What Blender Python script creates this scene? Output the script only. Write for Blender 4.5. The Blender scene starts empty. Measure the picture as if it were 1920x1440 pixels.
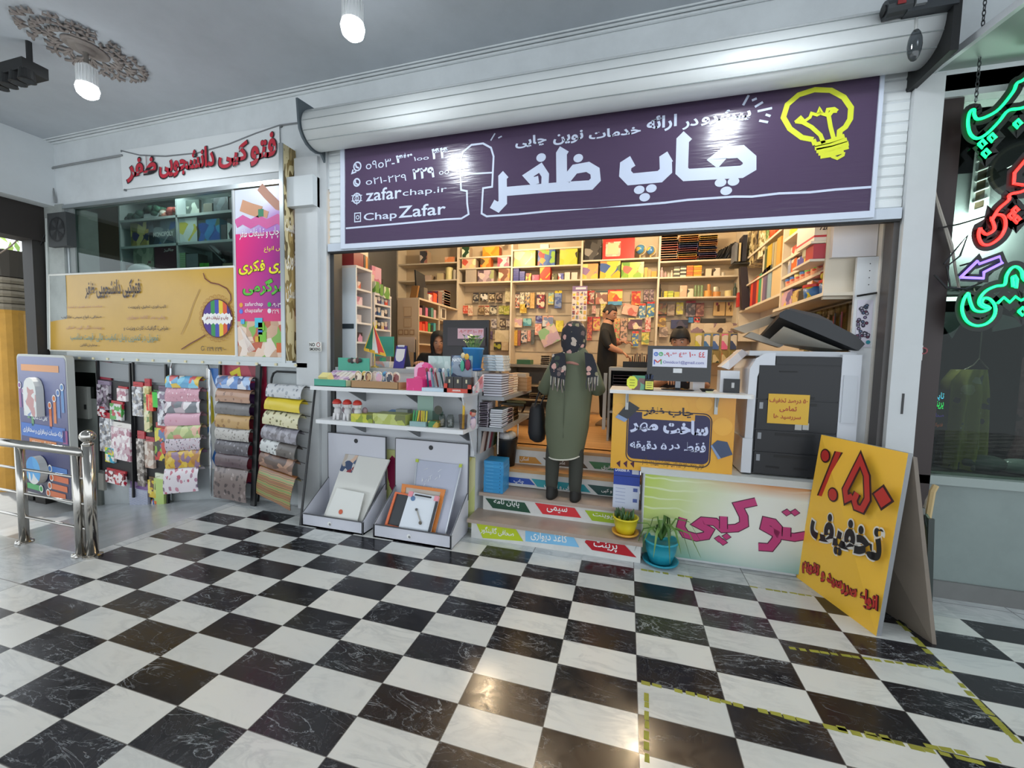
import bpy, bmesh, math, random, re
from mathutils import Vector, Matrix
R = random.Random(7)
SC = bpy.context.scene
COL = SC.collection
V3 = Vector
# ---------------------------------------------------------------- camera, world, lights, exposure
F = 763.7012743810394
YAW, PITCH, ROLL = 0.2754864891074135, -0.06463574541914226, 0.022879801185571792
CAM = V3((-0.10742544845897357, -3.0106751751893666, 1.603161416250085))
def axes():
    cy, sy = math.cos(YAW), math.sin(YAW)
    f0, r0, u0 = V3((-sy, cy, 0)), V3((cy, sy, 0)), V3((0, 0, 1))
    f = f0*math.cos(PITCH)+u0*math.sin(PITCH); u = -f0*math.sin(PITCH)+u0*math.cos(PITCH)
    r = r0*math.cos(ROLL)+u*math.sin(ROLL); u2 = -r0*math.sin(ROLL)+u*math.cos(ROLL)
    return r, u2, f
AR, AU, AF = axes()
cam = bpy.data.cameras.new('camera'); cam.sensor_width = 36; cam.lens = F/1920*36; cam.clip_start = .02; cam.clip_end = 200
co = bpy.data.objects.new('camera', cam); COL.objects.link(co)
co.matrix_world = Matrix(((AR.x, AU.x, -AF.x, CAM.x), (AR.y, AU.y, -AF.y, CAM.y), (AR.z, AU.z, -AF.z, CAM.z), (0, 0, 0, 1)))
SC.camera = co
SC.view_settings.view_transform = 'Standard'; SC.view_settings.look = 'None'
SC.view_settings.exposure = 0.5; SC.view_settings.gamma = 1.0; SC.view_settings.use_curve_mapping = False
world = bpy.data.worlds.new('daylight'); SC.world = world; world.use_nodes = True
bg = world.node_tree.nodes['Background']; bg.inputs[0].default_value = (.86, .93, 1, 1); bg.inputs[1].default_value = 1.5
def lamp(name, kind, loc, energy, color, size=.1, rot=None, size_y=None):
    l = bpy.data.lights.new(name, kind); l.energy = energy; l.color = color
    if kind == 'AREA':
        l.shape = 'RECTANGLE'; l.size = size; l.size_y = size_y or size
    elif kind == 'SUN': l.angle = size
    else: l.shadow_soft_size = size
    o = bpy.data.objects.new(name, l); COL.objects.link(o); o.location = loc
    if rot: o.rotation_euler = rot
    return o
BULBS = [(-4.62, -.53, 3.83), (-1.99, -.52, 3.84), (.66, -.5, 3.86), (3.2, -.5, 3.88)]
def bulb_lamp(b, e):
    o = lamp('bulb_light', 'SPOT', (b[0], b[1], b[2]-.12), e, (.88, .95, 1), .1); o.data.spot_size = math.radians(172); o.data.spot_blend = .35
for b in BULBS[:3]: bulb_lamp(b, 38); lamp('bulb_glow', 'POINT', (b[0], b[1], b[2]-.02), 5, (.88, .95, 1), .09)
bulb_lamp(BULBS[3], 20)
INB = [(-1.95, 2.45, 3.5), (.2, 2.3, 3.5), (-.9, 1.2, 3.3), (.9, 1.15, 3.3)]
for b in INB[:2]: lamp('shop_bulb_light', 'POINT', (b[0], b[1], b[2]-.14), 42, (1, .77, .49), .08)
for b in INB[2:]: lamp('shop_bulb_light', 'POINT', (b[0], b[1], b[2]-.14), 15, (1, .80, .55), .08)
lamp('left_room_fill', 'POINT', (-5.3, .64, 3.7), 26, (.95, .98, 1), .1)  # unseen fill lamp that brightens the goods behind the left window
lamp('right_shop_fill', 'POINT', (2.3, .8, 2.6), 60, (.95, 1, .95), .1)  # fill without a fixture, added so the hanging dress is lit
lamp('street_sun', 'SUN', (-12, 0, 8), 3.0, (1, .96, .88), .02, (math.radians(-6), math.radians(-24), 0))
# ---------------------------------------------------------------- measuring: photo pixel -> point on a plane of the place
def at(u, v, x=None, y=None, z=None):
    d = AF+AR*((u-960)/F)-AU*((v-720)/F)
    t = (x-CAM.x)/d.x if x is not None else (y-CAM.y)/d.y if y is not None else (z-CAM.z)/d.z
    return CAM+d*t
def lin(c): return c/12.92 if c <= .04045 else ((c+.055)/1.055)**2.4
def rgb(h):
    h = h.lstrip('#'); return tuple(lin(int(h[i:i+2], 16)/255) for i in (0, 2, 4))+(1,)
# ---------------------------------------------------------------- materials
_M = {}
def newmat(key):
    m = bpy.data.materials.new(key); m.use_nodes = True
    return m, m.node_tree, m.node_tree.nodes['Principled BSDF']
def nd(t, kind, ins=None, **kw):
    n = t.nodes.new(kind)
    for k, v in kw.items(): setattr(n, k, v)
    for k, v in (ins or {}).items():
        if hasattr(v, 'links') or isinstance(v, bpy.types.NodeSocket): t.links.new(v, n.inputs[k])
        else: n.inputs[k].default_value = v
    return n
def mth(t, op, a, b=None, c=None, clamp=False):
    n = t.nodes.new('ShaderNodeMath'); n.operation = op; n.use_clamp = clamp
    for i, v in enumerate((a, b, c)):
        if v is None: continue
        if isinstance(v, bpy.types.NodeSocket): t.links.new(v, n.inputs[i])
        else: n.inputs[i].default_value = v
    return n.outputs[0]
def mixc(t, f, a, b):
    n = t.nodes.new('ShaderNodeMix'); n.data_type = 'RGBA'
    for i, v in ((0, f), (6, a), (7, b)):
        if isinstance(v, bpy.types.NodeSocket): t.links.new(v, n.inputs[i])
        else: n.inputs[i].default_value = v
    return n.outputs[2]
def ramp(t, f, stops, const=False):
    n = t.nodes.new('ShaderNodeValToRGB'); e = n.color_ramp.elements
    if const: n.color_ramp.interpolation = 'CONSTANT'
    while len(e) < len(stops): e.new(1)
    for k, (p, c) in enumerate(stops): e[k].position = p; e[k].color = c if not isinstance(c, str) else rgb(c)
    t.links.new(f, n.inputs[0]); return n.outputs[0]
def M(h, rough=.55, metal=0, spec=.5, emit=0, alpha=1, trans=0, noise=0, coat=0):
    k = ('M', h, rough, metal, spec, emit, alpha, trans, noise, coat)
    if k in _M: return _M[k]
    m, t, b = newmat('paint_'+h.strip('#')); c = rgb(h)
    b.inputs['Base Color'].default_value = c; b.inputs['Roughness'].default_value = rough; b.inputs['Metallic'].default_value = metal
    b.inputs['Specular IOR Level'].default_value = spec
    if coat: b.inputs['Coat Weight'].default_value = coat; b.inputs['Coat Roughness'].default_value = .1
    if emit: b.inputs['Emission Color'].default_value = c; b.inputs['Emission Strength'].default_value = emit
    if trans: b.inputs['Transmission Weight'].default_value = trans
    if alpha < 1: b.inputs['Alpha'].default_value = alpha
    if noise:
        g = nd(t, 'ShaderNodeNewGeometry'); n = nd(t, 'ShaderNodeTexNoise', {'Vector': g.outputs[0], 'Scale': 3.5, 'Detail': 6, 'Roughness': .65})
        f = ramp(t, n.outputs[0], [(.38, (0, 0, 0, 1)), (.72, (1, 1, 1, 1))])
        t.links.new(mixc(t, mth(t, 'MULTIPLY', f, noise), c, tuple(x*.45 for x in c[:3])+(1,)), b.inputs['Base Color'])
    _M[k] = m; return m
def PR(cols, scale=18, rough=.35, kind='v', stretch=(1, 1, 1)):
    """printed artwork: patches of a few ink colours"""
    k = ('P', cols, scale, rough, kind, stretch)
    if k in _M: return _M[k]
    m, t, b = newmat('print_'+cols.split()[0].strip('#')); cs = cols.split()
    tc = nd(t, 'ShaderNodeTexCoord')
    mp = nd(t, 'ShaderNodeMapping', {'Vector': tc.outputs['Object'], 'Scale': stretch})
    if kind == 'v':
        n0 = nd(t, 'ShaderNodeTexNoise', {'Vector': mp.outputs[0], 'Scale': scale*.8, 'Detail': 1})
        sc = nd(t, 'ShaderNodeVectorMath', {0: n0.outputs['Color']}, operation='SCALE'); sc.inputs['Scale'].default_value = .06
        ad2 = nd(t, 'ShaderNodeVectorMath', {0: mp.outputs[0], 1: sc.outputs[0]}, operation='ADD')
        v = nd(t, 'ShaderNodeTexVoronoi', {'Vector': ad2.outputs[0], 'Scale': scale})
        sp = nd(t, 'ShaderNodeSeparateColor', {0: v.outputs['Color']}); f = sp.outputs[0]
    elif kind == 's':
        n = nd(t, 'ShaderNodeTexNoise', {'Vector': mp.outputs[0], 'Scale': scale, 'Detail': 3}); f = nd(t, 'ShaderNodeMapRange', {0: n.outputs[0], 1: .32, 2: .68}).outputs[0]
    else:
        w = nd(t, 'ShaderNodeTexWave', {'Vector': mp.outputs[0], 'Scale': scale, 'Distortion': 1.5}, bands_direction=kind.upper()); f = w.outputs[1]
    st = [(i/len(cs), rgb(c)) for i, c in enumerate(cs)]
    t.links.new(ramp(t, f, st, True), b.inputs['Base Color']); b.inputs['Roughness'].default_value = rough
    _M[k] = m; return m
def DOTS(base, cols, scale=40, size=.32, rough=.3, second=None):
    """wrapping paper: motifs scattered on a ground"""
    k = ('D', base, cols, scale, size, rough, second)
    if k in _M: return _M[k]
    m, t, b = newmat('paper_'+base.strip('#')); cs = cols.split()
    tc = nd(t, 'ShaderNodeTexCoord'); n0 = nd(t, 'ShaderNodeTexNoise', {'Vector': tc.outputs['Object'], 'Scale': scale*1.6, 'Detail': 2})
    sc = nd(t, 'ShaderNodeVectorMath', {0: n0.outputs['Color']}, operation='SCALE'); sc.inputs['Scale'].default_value = .55/scale
    ad = nd(t, 'ShaderNodeVectorMath', {0: tc.outputs['Object'], 1: sc.outputs[0]}, operation='ADD')
    v = nd(t, 'ShaderNodeTexVoronoi', {'Vector': ad.outputs[0], 'Scale': scale})
    sp = nd(t, 'ShaderNodeSeparateColor', {0: v.outputs['Color']})
    ink = ramp(t, sp.outputs[0], [(i/len(cs), rgb(c)) for i, c in enumerate(cs)], True)
    t.links.new(mixc(t, mth(t, 'LESS_THAN', v.outputs['Distance'], size), rgb(base), ink), b.inputs['Base Color'])
    b.inputs['Roughness'].default_value = rough; _M[k] = m; return m
def GRAD(stops, p0, p1, rough=.35):
    """printed two-way colour blend of a banner between two points in the place"""
    m, t, b = newmat('banner_print'); g = nd(t, 'ShaderNodeNewGeometry'); d = V3(p1)-V3(p0)
    s = nd(t, 'ShaderNodeVectorMath', {0: g.outputs[0]}, operation='SUBTRACT'); s.inputs[1].default_value = p0
    o = nd(t, 'ShaderNodeVectorMath', {0: s.outputs[0]}, operation='DOT_PRODUCT'); o.inputs[1].default_value = d/d.length_squared
    t.links.new(ramp(t, o.outputs['Value'], stops), b.inputs['Base Color']); b.inputs['Roughness'].default_value = rough; return m
def GLASS(tint='#dfeee8', a=.12):
    k = ('G', tint, a)
    if k in _M: return _M[k]
    m = bpy.data.materials.new('window_glass'); m.use_nodes = True; t = m.node_tree; t.nodes.remove(t.nodes['Principled BSDF'])
    tr = nd(t, 'ShaderNodeBsdfTransparent', {0: rgb(tint)}); gl = nd(t, 'ShaderNodeBsdfGlossy', {'Roughness': .02})
    lw = nd(t, 'ShaderNodeLayerWeight', {0: .5}); fr = mth(t, 'MULTIPLY_ADD', mth(t, 'POWER', lw.outputs['Facing'], 4.0), .6, .008+a*.12); mx = nd(t, 'ShaderNodeMixShader', {0: fr, 1: tr.outputs[0], 2: gl.outputs[0]})
    t.links.new(mx.outputs[0], t.nodes['Material Output'].inputs[0]); _M[k] = m; return m
# ---------------------------------------------------------------- lettering
_A = 'ا FE8D آ FE81 ب FE8F پ FB56 ت FE95 ج FE9D چ FB7A ح FEA1 خ FEA5 د FEA9 ذ FEAB ر FEAD ز FEAF ژ FB8A س FEB1 ش FEB5 ص FEB9 ط FEC1 ظ FEC5 ع FEC9 غ FECD ف FED1 ق FED5 ک FB8E گ FB92 ل FEDD م FEE1 ن FEE5 و FEED ه FEE9 ی FBFC ئ FE89'.split()
FORM = {_A[i]: int(_A[i+1], 16) for i in range(0, len(_A), 2)}
STOP = set('اآدذرزژو')
def shape(s):
    out = []
    for k, c in enumerate(s):
        if c not in FORM: out.append(c); continue
        pj = k > 0 and s[k-1] in FORM and s[k-1] not in STOP
        nj = k+1 < len(s) and s[k+1] in FORM and c not in STOP
        out.append(chr(FORM[c]+((3 if nj else 1) if pj else (2 if nj else 0))))
    t = ''.join(reversed(out))
    return re.sub(r'[۰-۹٤0-9A-Za-z.@\-]+', lambda q: q.group()[::-1], t) if any(c in FORM for c in s) else s
_T = {}
def glyphs(s, bold=0):
    if (s, bold) in _T: return _T[(s, bold)]
    cu = bpy.data.curves.new('lettering', 'FONT'); cu.body = shape(s); cu.size = 1; cu.offset = bold; cu.resolution_u = 3
    o = bpy.data.objects.new('lettering', cu); COL.objects.link(o)
    me = bpy.data.meshes.new_from_object(o.evaluated_get(bpy.context.evaluated_depsgraph_get()))
    vs = [v.co.copy() for v in me.vertices]; fs = [tuple(p.vertices) for p in me.polygons]
    bpy.data.objects.remove(o); bpy.data.curves.remove(cu); bpy.data.meshes.remove(me)
    x0 = min(v.x for v in vs); x1 = max(v.x for v in vs); y0 = min(v.y for v in vs); y1 = max(v.y for v in vs)
    r = ([((v.x-x0)/(x1-x0), (v.y-y0)/(y1-y0)) for v in vs], fs, (x1-x0)/(y1-y0)); _T[(s, bold)] = r; return r
# ---------------------------------------------------------------- mesh building
class MB:
    def __init__(s): s.v = []; s.f = []; s.fm = []; s.mats = []; s.X = None
    def mi(s, m):
        if m not in s.mats: s.mats.append(m)
        return s.mats.index(m)
    def add(s, vs, fs, m):
        o = len(s.v); vs = [V3(v) for v in vs]
        if s.X is not None: vs = [s.X @ v for v in vs]
        s.v += vs; k = s.mi(m)
        for f in fs: s.f.append(tuple(i+o for i in f)); s.fm.append(k)
        return s
    def box(s, x0, x1, y0, y1, z0, z1, m, front=None, top=None, right=None):
        vs = [(x0, y0, z0), (x1, y0, z0), (x1, y1, z0), (x0, y1, z0), (x0, y0, z1), (x1, y0, z1), (x1, y1, z1), (x0, y1, z1)]
        for f, mm in (((0, 1, 5, 4), front or m), ((1, 2, 6, 5), right or m), ((2, 3, 7, 6), m), ((3, 0, 4, 7), right or m), ((4, 5, 6, 7), top or m), ((3, 2, 1, 0), m)):
            s.add([vs[i] for i in f], [(0, 1, 2, 3)], mm)
        return s
    def obox(s, c, a, b, d, m, front=None):
        """box centred at c with half-axes a, b, d (front face towards -b)"""
        c, a, b, d = V3(c), V3(a), V3(b), V3(d); sv = s.X
        vs = [c-a-b-d, c+a-b-d, c+a+b-d, c-a+b-d, c-a-b+d, c+a-b+d, c+a+b+d, c-a+b+d]
        s.add(vs, [(1, 2, 6, 5), (2, 3, 7, 6), (3, 0, 4, 7), (4, 5, 6, 7), (3, 2, 1, 0)], m); s.add([vs[i] for i in (0, 1, 5, 4)], [(0, 1, 2, 3)], front or m); return s
    def poly(s, pts, m): return s.add(pts, [tuple(range(len(pts)))], m)
    def prism(s, pts, n, m, cap=None):
        n = V3(n); k = len(pts); pts = [V3(p) for p in pts]
        s.add(pts+[p+n for p in pts], [(i, (i+1) % k, (i+1) % k+k, i+k) for i in range(k)]+[tuple(range(k-1, -1, -1))], m)
        s.add([p+n for p in pts], [tuple(range(k))], cap or m); return s
    def tube(s, path, r, m, seg=8, caps=True):
        path = [V3(p) for p in path]; n = len(path); rs = r if isinstance(r, (list, tuple)) else [r]*n; vs = []; fs = []; up = None
        for i, p in enumerate(path):
            t = (path[min(i+1, n-1)]-path[max(i-1, 0)]).normalized()
            if up is None: up = V3((0, 0, 1)) if abs(t.z) < .9 else V3((1, 0, 0))
            a = t.cross(up).normalized(); b = a.cross(t).normalized(); up = b
            for k in range(seg):
                q = 2*math.pi*k/seg; vs.append(p+a*math.cos(q)*rs[i]+b*math.sin(q)*rs[i])
        for i in range(n-1):
            for k in range(seg): fs.append((i*seg+k, i*seg+(k+1) % seg, (i+1)*seg+(k+1) % seg, (i+1)*seg+k))
        if caps: fs += [tuple(range(seg-1, -1, -1)), tuple((n-1)*seg+k for k in range(seg))]
        return s.add(vs, fs, m)
    def lathe(s, prof, c, m, seg=20, sx=1, sy=1):
        c = V3(c); vs = []; fs = []; n = len(prof)
        for r, z in prof:
            for k in range(seg):
                q = 2*math.pi*k/seg; vs.append(c+V3((r*math.cos(q)*sx, r*math.sin(q)*sy, z)))
        for i in range(n-1):
            for k in range(seg): fs.append((i*seg+k, i*seg+(k+1) % seg, (i+1)*seg+(k+1) % seg, (i+1)*seg+k))
        fs += [tuple(range(seg-1, -1, -1)), tuple((n-1)*seg+k for k in range(seg))]
        return s.add(vs, fs, m)
    def loft(s, rings, m, caps=True):
        n = len(rings[0]); vs = [p for r in rings for p in r]; fs = []
        for i in range(len(rings)-1):
            for k in range(n): fs.append((i*n+k, i*n+(k+1) % n, (i+1)*n+(k+1) % n, (i+1)*n+k))
        if caps: fs += [tuple(range(n-1, -1, -1)), tuple((len(rings)-1)*n+k for k in range(n))]
        return s.add(vs, fs, m)
    def ball(s, c, rx, ry, rz, m, seg=14, rin=9):
        return s._ball(c, rx, ry, rz, m, seg, rin)
    def _ball(s, c, rx, ry, rz, m, seg, rin):
        c = V3(c); rings = []
        for i in range(rin+1):
            a = math.pi*i/rin; q = max(math.sin(a), .02)
            rings.append([c+V3((rx*q*math.cos(2*math.pi*k/seg), ry*q*math.sin(2*math.pi*k/seg), -rz*math.cos(a))) for k in range(seg)])
        return s.loft(rings, m)
    def disc(s, c, n, r, m, seg=20, ry=None):
        c, n = V3(c), V3(n).normalized(); a = n.cross(V3((0, 0, 1))); a = V3((1, 0, 0)) if a.length < .01 else a.normalized(); b = n.cross(a)
        return s.poly([c+a*math.cos(2*math.pi*k/seg)*r+b*math.sin(2*math.pi*k/seg)*(ry or r) for k in range(seg)], m)
    def text(s, t, o, U, W, m, bold=0, keep=None):
        """lettering filling the parallelogram o, o+U, o+W; keep='l','c','r' keeps the letters' own width"""
        g, fs, asp = glyphs(t, bold); o, U, W = V3(o), V3(U), V3(W)
        if keep:
            w = W.length*asp; k = min(1, w/U.length)
            if keep == 'c': o = o+U*(1-k)/2
            if keep == 'r': o = o+U*(1-k)
            U = U*k
        return s.add([o+U*a+W*b for a, b in g], fs, m)
    def stroke(s, pts, w, m, closed=False):
        """flat brush stroke in a plane; pts world points"""
        pts = [V3(p) for p in pts]; n = len(pts); L = []; Rr = []
        nrm = None
        for i in range(1, n-1):
            q = (pts[i]-pts[i-1]).cross(pts[i+1]-pts[i])
            if q.length > 1e-9: nrm = q.normalized(); break
        if nrm is None: nrm = V3((0, 1, 0))
        ref = V3((CAM.x, CAM.y, CAM.z))-pts[0]
        if nrm.dot(ref) < 0: nrm = -nrm
        for i in range(n):
            a = pts[(i-1) % n] if closed or i > 0 else None; b = pts[(i+1) % n] if closed or i < n-1 else None
            d1 = (pts[i]-a).normalized() if a is not None else None; d2 = (b-pts[i]).normalized() if b is not None else None
            d = (d1+d2) if d1 is not None and d2 is not None else (d1 or d2)
            if d.length < 1e-6: d = d1
            d = d.normalized(); sd = nrm.cross(d); k = 1
            if d1 is not None and d2 is not None: k = 1/max(.45, d.dot(d1))
            L.append(pts[i]+sd*w/2*k); Rr.append(pts[i]-sd*w/2*k)
        fs = [(i, (i+1) % n, n+(i+1) % n, n+i) for i in range(n if closed else n-1)]
        return s.add(L+Rr, fs, m)
    def build(s, name, parent=None, smooth=False, loc=None, mods=None):
        if parent is not None: off = V3(parent['_o']); base = off
        else:
            if loc is None:
                xs = [v.x for v in s.v]; ys = [v.y for v in s.v]; zs = [v.z for v in s.v]
                loc = ((min(xs)+max(xs))/2, (min(ys)+max(ys))/2, min(zs))
            base = V3(loc)
        me = bpy.data.meshes.new(name); me.from_pydata([v-base for v in s.v], [], s.f)
        for m in s.mats: me.materials.append(m)
        me.polygons.foreach_set('material_index', s.fm)
        if smooth: me.polygons.foreach_set('use_smooth', [True]*len(me.polygons))
        me.validate(); me.update()
        o = bpy.data.objects.new(name, me); COL.objects.link(o)
        if parent is not None: o.parent = parent
        else: o.location = base
        o['_o'] = tuple(base); return o
_LAB = set()
def tag(o, label, cat, group=None):
    o['label'] = label; o['category'] = cat
    if group: o['group'] = group
    return o
def thing(name, label, cat, loc, group=None):
    o = bpy.data.objects.new(name, None); COL.objects.link(o); o.location = loc; o['_o'] = tuple(loc); o.empty_display_size = .05
    return tag(o, label, cat, group)
def struct(mb, name, smooth=False):
    o = mb.build(name, None, smooth); o['kind'] = 'structure'; return o
def part(mb, name, parent, smooth=False, label=None):
    o = mb.build(name, parent, smooth)
    if label: o['label'] = label
    return o
def solo(mb, name, label, cat, group=None, smooth=False): return tag(mb.build(name, None, smooth), label, cat, group)
def arc(c, r, a0, a1, n, A=(1, 0, 0), B=(0, 0, 1), ry=None):
    c, A, B = V3(c), V3(A), V3(B); return [c+A*r*math.cos(math.radians(a0+(a1-a0)*i/n))+B*(ry or r)*math.sin(math.radians(a0+(a1-a0)*i/n)) for i in range(n+1)]
def rectpx(y, u0, v0, u1, v1):
    """world x0,x1,z0,z1 of a frontal rectangle from its bottom-left and top-right pixels"""
    a, b = at(u0, v0, y=y), at(u1, v1, y=y); return a.x, b.x, a.z, b.z
def ftext(mb, t, y, u0, v0, u1, v1, m, bold=0):
    x0, x1, z0, z1 = rectpx(y, u0, v0, u1, v1); return mb.text(t, (x0, y, z0), (x1-x0, 0, 0), (0, 0, z1-z0), m, bold)
def fstroke(mb, y, px, w, m, closed=False): return mb.stroke([at(u, v, y=y) for u, v in px], w, m, closed)
# ================================================================ SETTING
def marble_floor():
    m, t, b = newmat('marble_checker'); g = nd(t, 'ShaderNodeNewGeometry'); P = g.outputs[0]
    sp = nd(t, 'ShaderNodeSeparateXYZ', {0: P}); X, Y = sp.outputs[0], sp.outputs[1]
    tw, th = .4, .1932
    ix = mth(t, 'FLOOR', mth(t, 'DIVIDE', X, tw)); iy = mth(t, 'FLOOR', mth(t, 'DIVIDE', Y, th))
    par = mth(t, 'FLOORED_MODULO', mth(t, 'ADD', ix, iy), 2.0)
    inx = mth(t, 'MULTIPLY', mth(t, 'GREATER_THAN', X, -4.0), mth(t, 'LESS_THAN', Y, .1932))
    par = mth(t, 'MULTIPLY', par, inx)
    # grout: tile joints inside the checker, larger slabs outside
    def joint(c, w, gw):
        f = mth(t, 'FRACT', mth(t, 'DIVIDE', c, w)); d = mth(t, 'MINIMUM', f, mth(t, 'SUBTRACT', 1.0, f))
        return mth(t, 'LESS_THAN', d, gw/w)
    j1 = mth(t, 'MAXIMUM', joint(X, tw, .0022), joint(Y, th, .0022))
    j2 = mth(t, 'MAXIMUM', joint(X, .8, .003), joint(mth(t, 'ADD', Y, .19), .58, .003))
    jt = mth(t, 'ADD', mth(t, 'MULTIPLY', j1, inx), mth(t, 'MULTIPLY', j2, mth(t, 'SUBTRACT', 1.0, inx)), clamp=True)
    # each slab has its own veining: shift the noise by the tile's number
    cell = nd(t, 'ShaderNodeCombineXYZ', {0: mth(t, 'MULTIPLY', ix, 3.7), 1: mth(t, 'MULTIPLY', iy, 5.3), 2: mth(t, 'MULTIPLY', mth(t, 'ADD', ix, mth(t, 'MULTIPLY', iy, 1.7)), 2.31)})
    vp = nd(t, 'ShaderNodeVectorMath', {0: P, 1: cell.outputs[0]}, operation='ADD').outputs[0]
    sh = nd(t, 'ShaderNodeMapping', {'Vector': vp, 'Rotation': (0, 0, -.5), 'Scale': (2.4, 7.5, 1)}).outputs[0]
    n1 = nd(t, 'ShaderNodeTexNoise', {'Vector': sh, 'Scale': 1.0, 'Detail': 9, 'Roughness': .62, 'Distortion': 1.3}).outputs[0]
    n2 = nd(t, 'ShaderNodeTexNoise', {'Vector': vp, 'Scale': 2.2, 'Detail': 8, 'Roughness': .6, 'Distortion': .8}).outputs[0]
    n3 = nd(t, 'ShaderNodeTexNoise', {'Vector': vp, 'Scale': 9.0, 'Detail': 5, 'Roughness': .6, 'Distortion': 2.0}).outputs[0]
    va = mth(t, 'ABSOLUTE', mth(t, 'SUBTRACT', n1, .5)); vb = mth(t, 'ABSOLUTE', mth(t, 'SUBTRACT', n3, .5))
    vein = nd(t, 'ShaderNodeMapRange', {0: va, 1: 0.0, 2: .012, 3: 1.0, 4: 0.0}).outputs[0]
    fine = nd(t, 'ShaderNodeMapRange', {0: vb, 1: 0.0, 2: .012, 3: .45, 4: 0.0}).outputs[0]
    keep = nd(t, 'ShaderNodeMapRange', {0: n2, 1: .42, 2: .62}).outputs[0]
    vein = mth(t, 'MAXIMUM', mth(t, 'MULTIPLY', vein, keep), mth(t, 'MULTIPLY', fine, mth(t, 'MULTIPLY', keep, .6)))
    tone = nd(t, 'ShaderNodeTexWhiteNoise', {'Vector': cell.outputs[0]}).outputs['Value']
    blk = mixc(t, tone, rgb('#19191d'), rgb('#27262a'))
    blk = mixc(t, mth(t, 'MULTIPLY', vein, .75), blk, rgb('#aab0b4'))
    wht = mixc(t, tone, rgb('#c6c9c6'), rgb('#d9d9d3'))
    gv = nd(t, 'ShaderNodeMapRange', {0: va, 1: 0.0, 2: .07, 3: .28, 4: 0.0}).outputs[0]
    wht = mixc(t, mth(t, 'MULTIPLY', gv, keep), wht, rgb('#7e848a'))
    pl = nd(t, 'ShaderNodeMapRange', {0: n2, 1: .35, 2: .7}).outputs[0]
    plain = mixc(t, pl, rgb('#b3b7b8'), rgb('#d0d2d0'))
    plain = mixc(t, mth(t, 'MULTIPLY', gv, .8), plain, rgb('#6b7178'))
    c = mixc(t, inx, plain, wht); c = mixc(t, par, c, blk)
    c = mixc(t, mth(t, 'MULTIPLY', jt, .75), c, rgb('#55534f'))
    t.links.new(c, b.inputs['Base Color'])
    rn = nd(t, 'ShaderNodeMapRange', {0: n3, 1: .3, 2: .7, 3: .13, 4: .27}).outputs[0]
    t.links.new(rn, b.inputs['Roughness']); b.inputs['Specular IOR Level'].default_value = .5
    return m
MARBLE = marble_floor()
def wood(h1, h2, sc=(1, 14, 14), rough=.4, planks=0):
    m, t, b = newmat('wood'); g = nd(t, 'ShaderNodeNewGeometry')
    mp = nd(t, 'ShaderNodeMapping', {'Vector': g.outputs[0], 'Scale': sc}); n = nd(t, 'ShaderNodeTexNoise', {'Vector': mp.outputs[0], 'Scale': 2.0, 'Detail': 6, 'Distortion': .4})
    c = ramp(t, n.outputs[0], [(.3, h1), (.7, h2)])
    if planks:
        sp = nd(t, 'ShaderNodeSeparateXYZ', {0: g.outputs[0]}); f = mth(t, 'FRACT', mth(t, 'DIVIDE', sp.outputs[1], planks))
        c = mixc(t, mth(t, 'LESS_THAN', f, .03), c, rgb('#6b4a2c'))
    t.links.new(c, b.inputs['Base Color']); b.inputs['Roughness'].default_value = rough; return m
STONE = M('#a8978a', .35, noise=.25); WHITE = M('#c6c9ca', .5, noise=.1); PAINT = M('#d3d8da', .6, noise=.22); GREYW = M('#b9bfc0', .55, noise=.3)
PANEL = M('#cfd3d4', .35); SHELFW = M('#dcd9d2', .4); WARMW = M('#d8cfc0', .5); DARK = M('#151617', .5); GRAPH = M('#2b2e31', .45); STEEL = M('#b9b5ae', .16, 1); ALU = M('#aeb4b6', .35, .8)
# floors
f = MB(); f.box(-4.1, 9, -9, .5, -.3, 0, MARBLE); f.box(-14, -4.1, -9, -.95, -.3, 0, MARBLE); struct(f, 'floor')
f = MB(); f.prism([(-4.1, -.95, 0), (-4.1, .5, 0), (-6.6, .5, -.395), (-6.6, -.95, -.395)], (0, 0, -.1), M('#a9adaf', .22, noise=.35)); struct(f, 'floor_ramp')
f = MB(); f.box(-40, -6.6, -30, 30, -.5, -.42, M('#8f8f8d', .7, noise=.3)); struct(f, 'ground')
f = MB(); f.box(-3.3, 1.66, 1.0, 3.75, .55, .72, wood('#b98a55', '#cfa068', (1, 9, 9), .35, .14)); f.box(-7.4, -3.3, .6, 3.75, .5, .62, M('#70706c')); struct(f, 'floor_inside')
# ceiling of the arcade (it rises slightly to the right), cornice, frontage wall
CZ = lambda x: 4.13+.0115*(x+5)
c = MB(); c.prism([(-7.6, -9, CZ(-7.6)), (5, -9, CZ(5)), (5, .5, CZ(5)), (-7.6, .5, CZ(-7.6))], (0, 0, .2), M('#b6bcc2', .85, noise=.16)); struct(c, 'ceiling')
t_ = MB()
for dy, dz, r in ((-.012, -.01, .016), (-.05, -.004, .012), (-.085, -.003, .007)): t_.tube([(-7, .42+dy, CZ(-7)+dz), (4.5, .42+dy, CZ(4.5)+dz)], r, PAINT, 8)
struct(t_, 'trim_1')
w = MB(); w.prism([(-7.05, .42, 3.34), (-3.3, .42, 3.36), (-3.3, .42, CZ(-3.3)), (-7.05, .42, CZ(-7))], (0, .16, 0), PAINT)
w.prism([(-3.3, .42, 3.2), (-3.3, .42, CZ(-3.3)), (5, .42, CZ(5)), (5, .42, 3.4), (1.8, .42, 3.4), (1.8, .42, 3.2)], (0, .16, 0), PAINT)
w.box(-7.1, -3.3, .43, .58, -.45, 1.5, GREYW); struct(w, 'wall_front')
w = MB(); w.box(-7.35, -7.0, -9, .55, 3.34, 4.12, M('#d2d7d9', .7, noise=.1)); struct(w, 'beam_left')
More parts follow.
